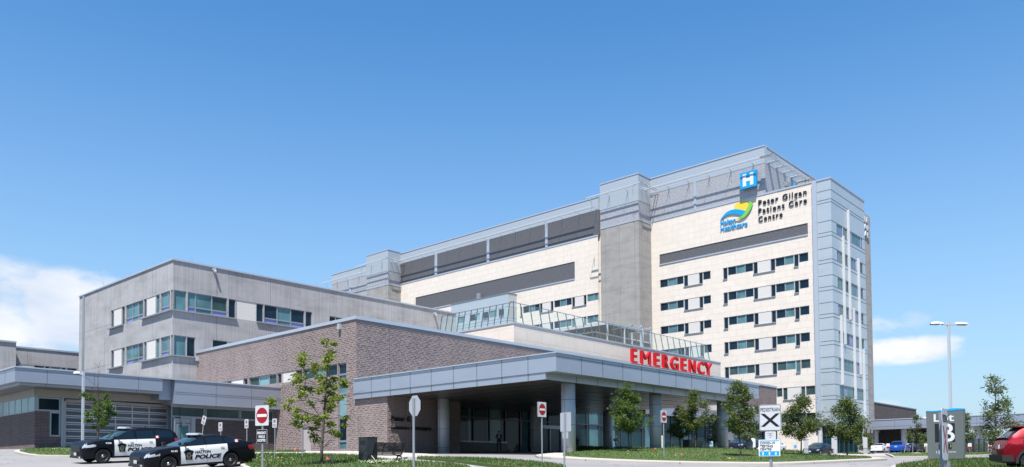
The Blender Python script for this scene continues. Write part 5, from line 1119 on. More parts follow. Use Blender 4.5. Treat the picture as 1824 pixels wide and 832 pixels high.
def police(root, info, d0, xp, z0, num, unit):
    lm = [M['navytext'], M['cloth_white'], mat('badge gold', (.35, .27, .08), .5), mat('badge blue', (.05, .12, .2), .5), M['white'], M['red2']]
    for sg, dk in ((1, '_l'), (-1, '_r')):
        par = info['out']['front_door'+dk]; f = (lambda a, b: (a, b)) if sg > 0 else (lambda a, b: (b, a))
        mb = MB(); proj_text(info, mb, 'HALTON', *f(xp+.56, xp+1.30), z0+.33, z0+.46, sg, .035, .18); proj_text(info, mb, 'POLICE', *f(xp+.54, xp+1.80), z0+.09, z0+.285, sg, .05, .22); mb.build('lettering', M['navytext'], par)
        c0 = xp+.28; cz = z0+.3; w = .235; sh = [(-1, .55), (-.75, .78), (-.55, .82), (-.3, .92), (0, .98), (.3, .92), (.55, .82), (.75, .78), (1, .55), (.78, .25), (.62, -.9), (.5, -1), (-.5, -1), (-.62, -.9), (-.78, .25)]
        mb = MB(); patch(info, mb, [(c0+a*w, cz+b*w*1.0) for a, b in sh], 0, .006, sg); patch(info, mb, [(c0+math.cos(t_)*w*.45, cz-.02+math.sin(t_)*w*.55) for t_ in np.linspace(0, 6.28, 17)[:-1]], 2, .009, sg); patch(info, mb, [(c0+math.cos(t_)*w*.28, cz-.02+math.sin(t_)*w*.34) for t_ in np.linspace(0, 6.28, 13)[:-1]], 3, .012, sg)
        patch(info, mb, [(c0-w*.4, cz-w*.72), (c0+w*.4, cz-w*.72), (c0+w*.36, cz-w*.9), (c0-w*.36, cz-w*.9)], 2, .009, sg); mb.build('badge', lm, par)
        mb = MB(); proj_text(info, mb, num, *f(d0-.42, d0-.14), info['zt'](d0-.3)-.19, info['zt'](d0-.3)-.11, sg, .03); mb.build('fleet_number', M['white'], root)
        s = info['fs']; z = info['zt'](s)+.03; mb = MB(); y = sg*(info['hw'](s)*.95+.0)
        for a, b, k in ((-.12, -.06, 5), (-.06, .06, 4), (.06, .12, 5)): mb.add([(info['L']/2-s-a, y-sg*.0, z), (info['L']/2-s-b, y-sg*.0, z), (info['L']/2-s-b, y-sg*.03, z+.12), (info['L']/2-s-a, y-sg*.03, z+.12)], ((0, 1, 2, 3),), k)
        mb.build('flag_decal', lm, root)
        s = 1.62; mb = MB(); y = sg*info['hw'](s)*.84; z = info['zt'](s)+.12; mb.tube([(info['L']/2-s, y, z), (info['L']/2-s+.1, y, z+.01)], [.05, .075], 12); mb.build('spotlight', M['black'], root)
    mb = MB(); L = info['L']; x = L/2-info['lbs']; z = info['zr'](info['lbs'])+.03; n = 12
    for i in range(n):      # lens modules
        y0 = -.56+i*1.12/n; y1 = y0+1.12/n-.006; k = 0; tz = .085 if 1 < i < n-2 else .07; sw = .03*(abs(i-5.5)/5.5)**2
        mb.add([(x-.15-sw, y0, z+.03), (x+.15-sw, y0, z+.03), (x+.15-sw, y1, z+.03), (x-.15-sw, y1, z+.03), (x-.10-sw, y0, z+.03+tz), (x+.10-sw, y0, z+.03+tz), (x+.10-sw, y1, z+.03+tz), (x-.10-sw, y1, z+.03+tz)], ((3, 2, 1, 0), (4, 5, 6, 7), (0, 1, 5, 4), (1, 2, 6, 5), (2, 3, 7, 6), (3, 0, 4, 7)))
    lb_ = mb.build('light_bar', M['lamp'], root); mb = MB(); mb.box(x-.13, x+.13, -.55, .55, z, z+.032)
    for y in (-.5, .5): mb.box(x-.06, x+.06, y-.03, y+.03, z-.06, z+.002)
    mb.build('light_bar_base', M['black'], lb_)
    mb = MB(); xa = L/2-info['lbs']-1.1; mb.tube([(xa, .1, info['zr'](info['lbs']+1.1)-.01), (xa, .1, info['zr'](info['lbs']+1.1)+.08)], [.04, .03], 10); mb.tube([(xa-.3, -.2, info['zr'](info['lbs']+1.4)-.01), (xa-.34, -.2, info['zr'](info['lbs']+1.4)+.3)], .008, 5); mb.build('roof_antenna', M['black'], root)
    text_v = MB(); v, f = text_obj(unit, .1, 0, .006); text_v.add([(L/2+.037, .45+px_*1.0, .30+py) for px_, py, _ in v], f); text_v.build('unit_number', M['white'], root)
    mb = MB()
    for y in (-.34, .34): mb.bar((L/2+.06, y, .36), (L/2+.06, y, .68), .04)
    mb.bar((L/2+.07, -.4, .52), (L/2+.07, .4, .52), .03); mb.build('push_bar', M['black'], root) if False else None
# police sedan
base = dict(paint=M['p_black'], door=M['p_white'])
ps, inf = car('police_car', 'black and white police sedan with white doors, nearest car at the left', dict(SED, **base, cat='police car')); inf.update(fs=4.18, lbs=2.62); police(ps, inf, 1.52, 1.60, .40, '9143', '9143')
pu, inf2 = car('police_suv', 'black and white police utility vehicle parked behind the sedan beside the grass', dict(SUVP, **base)); inf2.update(fs=3.72, lbs=2.35); police(pu, inf2, 1.5, 1.60, .50, '9308', '9308')
mb = MB(); [mb.bar((5.02/2-2.5, y, 1.79), (5.02/2-4.3, y, 1.77), .03, .03) for y in (-.7, .7)]; mb.build('roof_rail', M['black'], pu)
def car_at(root, u, D, rz, wb=2.87, tr=1.6, du=0): p = UD(u, D); place(root, p.x, p.y, rz, wb, tr)
car_at(ps, 346.5, 36.2, math.pi); car_at(pu, 226, 42.4, math.pi)
js, _ = car('red_suv', 'glossy red sport utility vehicle cut off by the right edge', dict(JEEP, paint=M['p_red'], door=M['p_red'], cat='car', hz=.16, handle=M['p_red']))
mb = MB()     # black lower cladding, hatch glass surround, rear spoiler
L = 4.62
for sg in (1, -1): mb.box(-L/2+.5, L/2-.5, sg*(1.86/2-.03), sg*(1.86/2+.012), .26, .42)
mb.box(-L/2-.06, -L/2+.3, -.86, .86, .36, .58); mb.build('lower_cladding', M['plastic'], js)
mb = MB()
for sg in (1, -1):
    for w in (1.0, 3.78):
        pr = [(L/2-w+math.cos(a)*rr, sg*(1.86/2+.008), .365+math.sin(a)*rr) for a in np.linspace(-.15, math.pi+.15, 18) for rr in (.41, .50)]
        for i in range(0, 34, 2): mb.quad(pr[i], pr[i+1], pr[i+3], pr[i+2])
mb.build('arch_trim', M['plastic'], js)
mb = MB(); mb.box(-L/2+.38, -L/2+.75, -.66, .66, 1.575, 1.615); mb.build('rear_spoiler', M['p_red'], js); mb = MB()
for y in (-.62, .62): mb.bar((.9, y, 1.69), (-1.3, y, 1.68), .03, .03)
mb.build('roof_rail', M['black'], js); mb = MB(); mb.tube([(-1.2, 0, 1.65), (-1.35, 0, 1.82)], [.02, .008], 6); mb.build('roof_antenna', M['black'], js)
mb = MB(); mb.bar((.85, -.80, 1.15), (-1.55, -.79, 1.21), .02, .02, up=(0, 1, 0)); mb.build('chrome_strip', M['chrome'], js)
hd = -(YAW+rad(0))   # heading: image right, turned a little towards the viewer
fv = RT*math.cos(rad(17))-Vector((FW.x, FW.y, 0)).normalized()*math.sin(rad(17)); rzj = math.atan2(fv.y, fv.x); c0 = ray(1789, 830)*28.3; cc = Vector((c0.x, c0.y, 0))+fv*2.31+Vector((fv.y, -fv.x, 0))*(-.9)
place(js, cc.x, cc.y, rzj)
t1, _ = car('dark_sedan', 'very dark blue sedan parked facing us between two young trees near the tower', dict(TES, paint=M['p_tesla'], door=M['p_tesla'])); car_at(t1, 1457, 90, math.pi)
t2, _ = car('dark_suv', 'dark navy sport utility vehicle behind the tree left of the crossing sign', dict(SUVP, paint=M['p_navy'], door=M['p_navy'], steel=0, cat='car')); car_at(t2, 1323, 84, math.pi)
t3, _ = car('white_sedan', 'white sedan partly hidden behind the testing centre sign', dict(TES, paint=M['p_white'], door=M['p_white'])); car_at(t3, 1372, 86, math.pi)
t4, _ = car('white_coupe', 'low white car seen from behind near the entrance wing', dict(TES, paint=M['p_white'], door=M['p_white'])); car_at(t4, 1569, 122, 0.05)
t5, _ = car('blue_suv', 'bright blue sport utility vehicle seen from behind near the entrance wing', dict(JEEP, paint=M['p_blue'], door=M['p_blue'])); car_at(t5, 1604, 112, 0.05)
t6_, _ = car('navy_sedan', 'navy car half hidden beyond the bright blue vehicle', dict(TES, paint=M['p_navy'], door=M['p_navy'])); car_at(t6_, 1628, 119, 0.05)
# ================================================================= signs and posts
def azdir(deg): a = rad(deg); return Vector((math.sin(a), math.cos(a), 0))
def frame(az, c):      # panel mapping: h to the right as read, z up, o outwards
    n = azdir(az); r = Vector((-n.y, n.x, 0)); return lambda h, z, o=0: tuple(Vector(c)+r*h+Vector((0, 0, z))+n*o)
def rrect(w, h, r=.03, n=4):
    out = []
    for cx, cz, a0 in ((w/2-r, h/2-r, 0), (-w/2+r, h/2-r, 90), (-w/2+r, -h/2+r, 180), (w/2-r, -h/2+r, 270)): out += [(cx+r*math.cos(rad(a0+90*i/n)), cz+r*math.sin(rad(a0+90*i/n))) for i in range(n+1)]
    return out
def post(root, x, y, z0, z1, r=.03, lean=(0, 0), m='galv', sq=False):
    mb = MB()
    if sq: mb.bar((x, y, z0-.2), (x+lean[0], y+lean[1], z1), r*2, r*2, up=(0, 1, 0))
    else: mb.tube([(x, y, z0-.2), (x+lean[0], y+lean[1], z1)], r, 8)
    return mb.build('post', M[m], root)
def panel(root, P, w, h, m='white_sign', t_=.004, r=.03, name='sign_panel', cz=0, ch=0):
    mb = MB(); mb.prism([(a+ch, b+cz) for a, b in rrect(w, h, r)], P, -t_, 0); return mb.build(name, M[m], root)
def circ(cx, cz, rx, rz=None, n=24): rz = rz or rx; return [(cx+rx*math.cos(2*math.pi*i/n), cz+rz*math.sin(2*math.pi*i/n)) for i in range(n)]
def art(root, P, items, mats, name='printing'):
    mb = MB()
    for it in items:
        if it[0] == 'poly': mb.prism(it[1], P, .001+it[3]*.0012, .002+it[3]*.0012, it[2])
        else: _, s, h0, h1, z0, z1, off, mi = it; text_fit(mb, s, P, h0, h1, z0, z1, .003, .001, off, mi)
    return mb.build(name, mats, root)
def no_entry(u, D, az, vt, label, hgt=.69, extra=False):
    p = UD(u, D); root = thing('no_entry_sign', label, 'road sign', p, group='do not enter signs'); zt_ = EYE+(835-.0*u-vt)/FL*D if False else PD(u, vt, D).z
    post(root, p.x, p.y, p.z, zt_-.05, .03); n = azdir(az)*.035; c = (p.x+n.x, p.y+n.y, zt_-hgt/2); P = frame(az, c); w = hgt*.82; panel(root, P, w, hgt)
    art(root, P, [('poly', circ(0, .0, w*.42, hgt*.39), 0, 0), ('poly', [(-w*.35, -.045), (w*.35, -.045), (w*.35, .045), (-w*.35, .045)], 1, 1)], [M['red2'], M['white']])
    if extra:
        P2 = frame(az, (p.x+n.x, p.y+n.y, PD(u, 777.5, D).z)); panel(root, P2, .42, .46, 'white_sign', name='tab_panel'); P3 = frame(az, (p.x+n.x*1.15, p.y+n.y*1.15, PD(u, 777.5, D).z))
        panel(root, P3, .40, .44, 'black', .004, .02, 'tab_face'); art(root, frame(az, (p.x+n.x*1.3, p.y+n.y*1.3, PD(u, 777.5, D).z)), [('t', 'EMERGENCY', -.18, .18, .075, .16, .03, 0), ('t', 'VEHICLE', -.13, .13, -.05, .035, .03, 0), ('t', 'EXCEPTED', -.16, .16, -.17, -.085, .03, 0)], [M['white']])
    else:
        m2 = MB(); P4 = frame(az+180, (p.x-n.x, p.y-n.y, zt_-hgt/2)); m2.prism(rrect(w, hgt, .03), P4, -.004, 0); m2.build('sign_panel', M['alu'], root)
    return root
no_entry(467.5, 26, 250, 722, 'do not enter sign with a black tab under it, nearest red disc sign', .66, True)
no_entry(965.8, 37, 180, 716, 'do not enter sign with red disc before the canopy beside the round column')
no_entry(1183, 45, 180, 731, 'do not enter sign with red disc on the green island among the trees')
# backs of signs
def octo(r): return [(r*math.cos(rad(22.5+45*i)), r*math.sin(rad(22.5+45*i))) for i in range(8)]
p = UD(737, 23.2); root = thing('stop_sign', 'octagonal stop sign seen from its bare metal back near the bench', 'road sign', p); zt_ = PD(738, 703, 23.2).z
post(root, p.x, p.y, p.z, zt_-.1, .036); az = 98; n = azdir(az)*.04; cz = zt_-.32; mb = MB(); mb.prism(octo(.325), frame(az, (p.x+n.x, p.y+n.y, cz)), -.004, 0); mb.build('sign_panel', M['alu'], root)
mb = MB(); mb.prism(octo(.315), frame(az, (p.x+n.x, p.y+n.y, cz)), .001, .003); mb.build('red_face', M['red2'], root)
mb = MB(); text_fit(mb, 'STOP', frame(az, (p.x+n.x, p.y+n.y, cz)), -.24, .24, -.1, .1, .004, .002, .02); mb.build('lettering', M['white'], root)
p = UD(1004.5, 25); root = thing('regulatory_sign', 'rectangular sign with small tab seen from its grey back in front of the canopy column', 'road sign', p); zt_ = PD(1007, 734.5, 25).z
post(root, p.x, p.y, p.z, zt_-.02, .03, (.03, -.03)); az = 96; n = azdir(az)*.036; panel(root, frame(az, (p.x+n.x+.03, p.y+n.y-.03, zt_-.3)), .47, .60, 'alu'); panel(root, frame(az, (p.x+n.x+.02, p.y+n.y-.02, zt_-.72)), .25, .20, 'alu', name='tab_panel')
# pedestrian crossover sign with tabs
def ped_art(root, P, w=.6, h=.75, red=False):
    b = .30; art(root, P, [('t', 'PEDESTRIAN', -w*.44, w*.44, h*.24, h*.38, .008, 0)]+[('poly', [(-.21*s-.055, -.26), (-.21*s+.055, -.26), (.21*s+.055, .12), (.21*s-.055, .12)], 1 if red else 0, i) for i, s in enumerate((1, -1))], [M['navytext'], M['red2']])
p = UD(1373.5, 23); zt_ = PD(1373.5, 720.5, 23).z; root = thing('pedestrian_crossing_sign', 'white pedestrian X crossing sign with a black cross, with a small tab under it', 'road sign', p)
az = 180+47.7+18; n = azdir(az)*.045; post(root, p.x, p.y, p.z, zt_-.03, .034, sq=True); c = (p.x+n.x, p.y+n.y, zt_-.38); P = frame(az, c)
panel(root, P, .605, .76, 'white_sign', .004, .05); mb = MB(); o_, i_ = rrect(.59, .745, .045), rrect(.565, .72, .035); nn = len(o_)
mb.add([P(a, b, .001) for a, b in o_]+[P(a, b, .001) for a, b in i_], [(k, (k+1) % nn, nn+(k+1) % nn, nn+k) for k in range(nn)]); mb.build('border', M['navytext'], root); ped_art(root, P)
P2 = frame(az, (p.x+n.x, p.y+n.y, PD(1373, 775.8, 23).z)); panel(root, P2, .30, .235, 'white_sign', name='tab_panel')
art(root, P2, [('t', 'NO PARKING', -.09, .06, .055, .072, .002, 0), ('poly', circ(-.01, .03, .014), 1, 0), ('t', 'NO STOPPING', -.08, .05, -.012, .004, .002, 0), ('poly', circ(-.01, -.05, .014), 1, 0)], [M['navytext'], M['red2']])
tc_ = thing('testing_centre_sign', 'white and blue sign reading COVID-19 testing centre on the crossing sign post', 'sign', (p.x, p.y, PD(1371, 797.5, 23).z)); c2 = PD(1371, 797.8, 22.9); P3 = frame(az, (p.x+n.x*1.5-RT.x*.04, p.y+n.y*1.5-RT.y*.04, c2.z)); W_, H_ = .585, .475
panel(tc_, P3, W_, H_, 'white', .005, .012)
its = [('poly', [(-W_*.46, H_*.40), (W_*.46, H_*.40), (W_*.46, H_*.45), (-W_*.46, H_*.45)], 1, 0), ('poly', [(-W_*.46, -H_*.47), (W_*.46, -H_*.47), (W_*.46, -H_*.2), (-W_*.46, -H_*.2)], 1, 0),
       ('t', 'COVID-19', -W_*.44, W_*.26, H_*.22, H_*.37, .03, 0), ('t', 'TESTING', -W_*.44, W_*.17, H_*.03, H_*.18, .03, 0), ('t', 'CENTRE', -W_*.44, W_*.10, -H_*.15, 0, .03, 0)]
for a in (-.3, 0, .3):
    k = W_*a; z = -H_*.34; its += [('poly', [(k-.014, z-.05), (k+.014, z-.05), (k+.014, z), (k+.034, z), (k, z+.045), (k-.034, z), (k-.014, z)], 2, 1)]
art(tc_, P3, its, [M['navytext'], M['cyan'], M['white']])
# second crossover sign seen almost edge on
D_ = 11.6; p = UD(1679.5, D_); p.z = -1.0 if p.z < -3 else p.z; root = thing('pedestrian_crossing_sign', 'pedestrian X crossing sign seen nearly edge on before the parking monument', 'road sign', p); zt_ = PD(1680, 728, D_).z
az = 180+47.7+28.4-83.5; n = azdir(az)*.04; post(root, p.x, p.y, p.z, zt_-.05, .03, sq=True); rr_ = Vector((-azdir(az).y, azdir(az).x, 0))*.0; P = frame(az, (p.x+n.x, p.y+n.y, zt_-.375)); panel(root, P, .60, .75, 'white_sign', .006, .04); ped_art(root, P, red=True)
mb = MB()
for z in (zt_-.02, zt_-.73): mb.bar((p.x, p.y, z), (p.x+n.x*1.6, p.y+n.y*1.6, z), .03)
mb.build('bracket', M['galv'], root)
root = thing('electrical_box', 'small grey blue metal box on the ground at the crossing sign post', 'utility box', tuple(UD(1683, 11.7))); q = PD(1685, 822, 11.8); mb = MB(); mb.box(q.x-.05, q.x+.05, q.y-.05, q.y+.05, G(q.x, q.y)-.1, q.z); mb.build('box_body', M['galv'], root)
# parking regulation signs, left
for u, v0, D, az, ln, lab in ((393, 752.5, 40, 262, 0, 'small white no parking sign standing behind the police sedan roof'), (439.5, 747, 40, 262, 0, 'small white no parking sign just left of the red disc sign'), (489.5, 745.8, 40, 255, 0, 'small white no parking sign just right of the red disc sign'), (538.5, 741, 41, 262, 0, 'small white sign on a tall post half hidden in the leaves of the nearest tree'), (362.5, 741, 42, 258, .42, 'small white no parking sign leaning to the right above the police sedan')):
    p = UD(u-(8 if ln else 0), D); top = PD(u, v0, D); root = thing('no_parking_sign', lab, 'road sign', p, group='no parking signs by the garage'); sh = RT*(ln*.62); post(root, p.x, p.y, p.z, top.z-.02, .026, (sh.x, sh.y)); n = azdir(az)*.03; c = Vector((p.x+n.x+sh.x, p.y+n.y+sh.y, top.z-.22)); r_ = Vector((-azdir(az).y, azdir(az).x, 0))
    def P(h, z, o=0, c=c, r_=r_, a=az, ln=ln): t_ = -ln*.9; h2 = h*math.cos(t_)-z*math.sin(t_); z2 = h*math.sin(t_)+z*math.cos(t_); return tuple(c+r_*h2+Vector((0, 0, z2))+azdir(a)*o)
    panel(root, P, .30, .45); ring = circ(0, .09, .085, n=20); inn = circ(0, .09, .06, n=20); mb = MB(); mb.add([P(a, b, .002) for a, b in ring]+[P(a, b, .002) for a, b in inn], [(k, (k+1) % 20, 20+(k+1) % 20, 20+k) for k in range(20)]); mb.prism([(-.06, .14), (-.045, .155), (.06, .04), (.045, .025)], P, .002, .003); mb.build('red_symbol', M['red2'], root)
    art(root, P, [('t', 'P', -.035, .035, .04, .14, .01, 0), ('t', 'FIRE ROUTE', -.11, .11, -.10, -.06, .004, 0), ('t', 'NO STOPPING', -.12, .12, -.17, -.13, .004, 0)], [M['navytext']])
# two tone signs, right
for u, v0, v1, D, w, low, lab in ((1436, 780, 815, 62, .42, True, 'white over grey post sign in front of the dark blue sedan, left one'), (1486, 780, 814, 62, .5, False, 'white post sign just right of the dark blue sedan'), (1541.5, 779, 813.5, 63, .44, True, 'white over grey post sign left of the white car at the entrance wing'), (1388, 780, 812, 70, .42, False, 'white post sign behind the testing centre sign, right of the white sedan')):
    p = UD(u, D); t_ = PD(u, v0, D); root = thing('parking_sign', lab, 'road sign', p, group='post signs by the tower'); post(root, p.x, p.y, p.z, t_.z-.1, .03); az = 200; n = azdir(az)*.035; P = frame(az, (p.x+n.x, p.y+n.y, t_.z-.42)); panel(root, P, w*1.15, .84, 'white_sign')
    if low: panel(root, frame(az, (p.x+n.x, p.y+n.y, t_.z-.84-.4)), w*1.1, .72, 'alu', name='lower_panel')
for u, v0, D, m_, lab in ((1267, 786, 66, 1, 'small white and blue accessible parking sign right of the round column tree'), (1230, 787, 66, 0, 'small white post sign beside the black bin on the far side of the island'), (1417, 791, 62, 1, 'small blue and white accessible sign in the lawn left of the dark sedan')):
    p = UD(u, D); t_ = PD(u, v0, D); root = thing('accessible_sign', lab, 'road sign', p); post(root, p.x, p.y, p.z, t_.z-.05, .025); P = frame(215, (p.x+azdir(215).x*.03, p.y+azdir(215).y*.03, t_.z-.2)); panel(root, P, .32, .42); art(root, P, [('poly', rrect(.2, .2, .02), 0, 0)] if m_ else [('poly', rrect(.2, .03, .01), 0, 0)], [M['cyan'] if m_ else M['navytext']])
p = UD(1343, 60); root = thing('directional_sign', 'white tilted sign board on a bent post before the white sedan', 'road sign', p); t_ = PD(1343, 781, 60); post(root, p.x, p.y, p.z, t_.z-.2, .03)
P = frame(225, (p.x, p.y, t_.z)); mb = MB(); mb.prism([(-.22, .0), (-.02, .05), (.14, -.06), (.13, -.65), (-.08, -.7), (-.05, -.3)], P, .03, .04); mb.build('sign_panel', M['white'], root)
for u, v0, v1, D, lab in ((1582.5, 790, 801, 108, 'between the white coupe and the bright blue vehicle'), (1618, 790, 800, 112, 'right of the bright blue vehicle'), (1650, 790, 802, 100, 'at the left edge of the parking monument'), (1728, 789.5, 802, 96, 'in front of the dark picket fence'), (1764.5, 789, 803, 92, 'at the left of the red vehicle')):
    p = UD(u, D); t_ = PD(u, v0, D); root = thing('stall_sign', 'white sign with a red lower half '+lab, 'parking sign', p, group='white and red stall signs'); post(root, p.x, p.y, p.z, t_.z-.1, .03); P = frame(235, (p.x+azdir(235).x*.04, p.y+azdir(235).y*.04, t_.z-.35)); panel(root, P, .42, .70, 'white'); art(root, P, [('poly', [(-.2, -.34), (.2, -.34), (.2, -.05), (-.2, -.05)], 0, 0), ('poly', circ(0, .12, .05), 0, 0)], [M['red2']])
# ---- parking monument
D_ = 41; c0 = UD(1684, D_); root = thing('parking_monument', 'grey monument sign reading Lot B with a curved bright blue top', 'sign', c0)
xm = c0.x; MA = Fac('A', xm); ha, hb = MA.px(1653, 780)[0], MA.px(1715.5, 780)[0]; z0 = MA.z(1684, 821.5); z1 = MA.z(1653, 733.3); MP = lambda h, z, o=0: (xm-o, h, z); wd = ha-hb
mb = MB(); mb.prism([(ha+.03, z0+.12), (ha+.02+.05, z1), (hb-.05, z1+.02), (hb-.0, z0+.12)], MP, -.34, 0); mb.build('body', M['greysign'], root)
n = 16; topc = [(ha+.07+(hb-.06-ha-.07)*i/n, z1+.055+.035*math.sin(i/n*2*math.pi+math.pi)*1.0+.02*i/n) for i in range(n+1)]; botc = [(ha+.07+(hb-.06-ha-.07)*i/n, z1-.01-.03*math.sin(i/n*math.pi*1.0)+.03*i/n) for i in range(n+1)]
mb = MB(); mb.prism(topc+botc[::-1], MP, -.36, .012); mb.build('curved_cap', M['cap'], root)
mb = MB(); MA.box(mb, ha+.06, hb-.06, z0-.3, z0+.06, -.42, .08); mb.build('plinth', M['concpole'], root); mb = MB(); MA.box(mb, ha, hb, z0+.06, z0+.12, -.33, -.01); mb.build('shadow_gap', M['black'], root)
hp = lambda x: ha+(hb-ha)*(x-70)/(520-70); zp = lambda y: MA.z(1684, 710+y/6.82)
mb = MB(); text_fit(mb, 'Lot', MP, hp(152), hp(412), zp(280), zp(184), .003, .01, .018); mb.build('lettering', M['white'], root)
mb = MB(); MA.box(mb, hp(162), hp(420), zp(528), zp(302), .002, .008); bs_ = mb.build('letter_square', M['black'], root); mb = MB(); text_fit(mb, 'B', MP, hp(232), hp(418), zp(527), zp(302), .009, .008, .012); mb.build('letter', M['white'], bs_)
mb = MB(); MA.box(mb, hp(210), hp(376), zp(603), zp(548), .002, .03); ds_ = mb.build('count_display', M['black'], root); mb = MB(); MA.box(mb, hp(361), hp(368), zp(592), zp(573), .031, .036, 0); MA.box(mb, hp(361), hp(368), zp(572), zp(555), .031, .036, 1); mb.build('led_bars', [M['yellow'], M['green']], ds_)
mb = MB(); MA.box(mb, hp(204), hp(248), zp(676), zp(630), .002, .008); mb.build('blue_tab', mat('light blue tab', (.35, .62, .75), .5), root); mb = MB(); text_fit(mb, 'Spaces', MP, hp(295), hp(428), zp(664), zp(636), .003, .004, .005); mb.build('small_lettering', M['white'], root); mb = MB()
a_, b_ = hp(178), zp(668); mb.prism([(a_+.008, b_), (a_-.008, b_), (a_-.008, b_+.11), (a_+.008, b_+.11)], MP, .003, .006); mb.prism([(a_+.04, b_+.075), (a_, b_+.13), (a_-.04, b_+.075), (a_-.03, b_+.065), (a_, b_+.105), (a_+.03, b_+.065)], MP, .0065, .009); mb.build('arrow_symbol', M['white'], root)
# ---- lamp posts
def lamp_post(u, D, vtop, w, base, arms, label, az=0, rtop=None):
    p = UD(u, D); z1 = PD(u, vtop, D).z; root = thing('lamp_post', label, 'lamp post', p)
    if base: mb = MB(); mb.tube([(p.x, p.y, p.z-.2), (p.x, p.y, p.z+base)], [base*.48+.08]*2, 24); mb.tube([(p.x, p.y, p.z+base), (p.x, p.y, p.z+base+.02)], [base*.48+.06]*2, 24); mb.build('concrete_base', M['concpole'], root)
    mb = MB(); mb.bar((p.x, p.y, p.z+base), (p.x, p.y, z1), w, w, up=(0, 1, 0)); mb.build('pole', M['pole'], root)
    mb = MB(); mb.box(p.x-w*1.1, p.x+w*1.1, p.y-w*1.1, p.y+w*1.1, p.z+base, p.z+base+.18); mb.build('base_cover', M['pole'], root)
    for sg, ln, rise in arms:
        d = (azdir(az))*sg; s = d.cross(Vector((0, 0, 1))); c = Vector((p.x, p.y, z1-.14)); mb = MB(); mb.bar(c, c+d*(ln*.35)+Vector((0, 0, rise*.35)), .1, .14); am = mb.build('arm', M['pole'], root)
        a = c+d*(ln*.32)+Vector((0, 0, rise*.32)); ws = [(.0, .10, .07), (.25, .16, .10), (.55, .2, .11), (.8, .18, .09), (1, .10, .03)]; mb = MB(); R = []
        L_ = ln*.68
        for t_, hw_, hh in ws: q = a+d*(L_*t_)+Vector((0, 0, rise*.68*t_+.03)); R.append([q+s*hw_-Vector((0, 0, .04)), q+s*hw_*.7+Vector((0, 0, hh*.75)), q+Vector((0, 0, hh)), q-s*hw_*.7+Vector((0, 0, hh*.75)), q-s*hw_-Vector((0, 0, .04))])
        for A, B in zip(R, R[1:]):
            for k in range(4): mb.quad(A[k], B[k], B[k+1], A[k+1])
            mb.quad(A[4], B[4], B[0], A[0])
        mb.add(R[-1], ((0, 1, 2, 3, 4),)); mb.add(R[0], ((4, 3, 2, 1, 0),)); hd_ = mb.build('luminaire', M['white'], root); mb = MB(); q = a+d*(L_*.62)+Vector((0, 0, rise*.5-.03)); mb.bar(q-d*L_*.3, q+d*L_*.3, .3, .05); mb.build('lens', mat('lamp lens', (.30, .29, .26), .2), hd_)
lamp_post(1696, 50, 571.5, .15, .6, ((-1, 1.27, -.02), (1, 1.35, .0)), 'tall pale lamp post with two heads rising behind the parking monument', az=128)
lamp_post(146.5, 50, 661, .13, .55, ((-1, .55, .0),), 'slim pale lamp post on a round concrete base at the grass before the garage', az=120)
lamp_post(1657, 98, 743, .16, .9, ((-1, .9, 0),), 'white lamp post with small head at the left edge of the parking monument', az=120)
lamp_post(1539, 88, 735.5, .16, 1.1, ((-1, 1.5, .0),), 'lamp post on a thick square footing in front of the blue tower corner', az=125)
# ---- street furniture
p = UD(655.5, 35.2); root = thing('waste_bin', 'tall dark grey box bin standing at the left end of the bench', 'bin', p); h = 1.13; q = MB(); fr = .29
q.box(p.x-fr, p.x+fr, p.y-fr, p.y+fr, p.z+.03, p.z+h); q.build('bin_body', M['charcoal'], root); q = MB(); q.box(p.x-fr+.04, p.x+fr-.04, p.y-fr+.04, p.y+fr-.04, p.z-.1, p.z+.03); q.box(p.x-fr-.01, p.x+fr+.01, p.y-fr-.01, p.y+fr+.01, p.z+h, p.z+h+.03); q.build('bin_lid', M['black'], root)
q = MB(); q.box(p.x-fr-.005, p.x-fr+.0, p.y-.2, p.y+.2, p.z+h-.3, p.z+h-.12); q.build('opening', M['black'], root)
p = UD(1226, 66); r2_ = thing('waste_bin', 'small black box bin on the far side of the island behind the trees', 'bin', p); q = MB(); q.box(p.x-.3, p.x+.3, p.y-.3, p.y+.3, p.z, p.z+.95); q.build('bin_body', M['black'], r2_); q = MB(); q.box(p.x-.32, p.x+.32, p.y-.32, p.y+.32, p.z+.95, p.z+1.0); q.build('bin_lid', M['charcoal'], r2_)
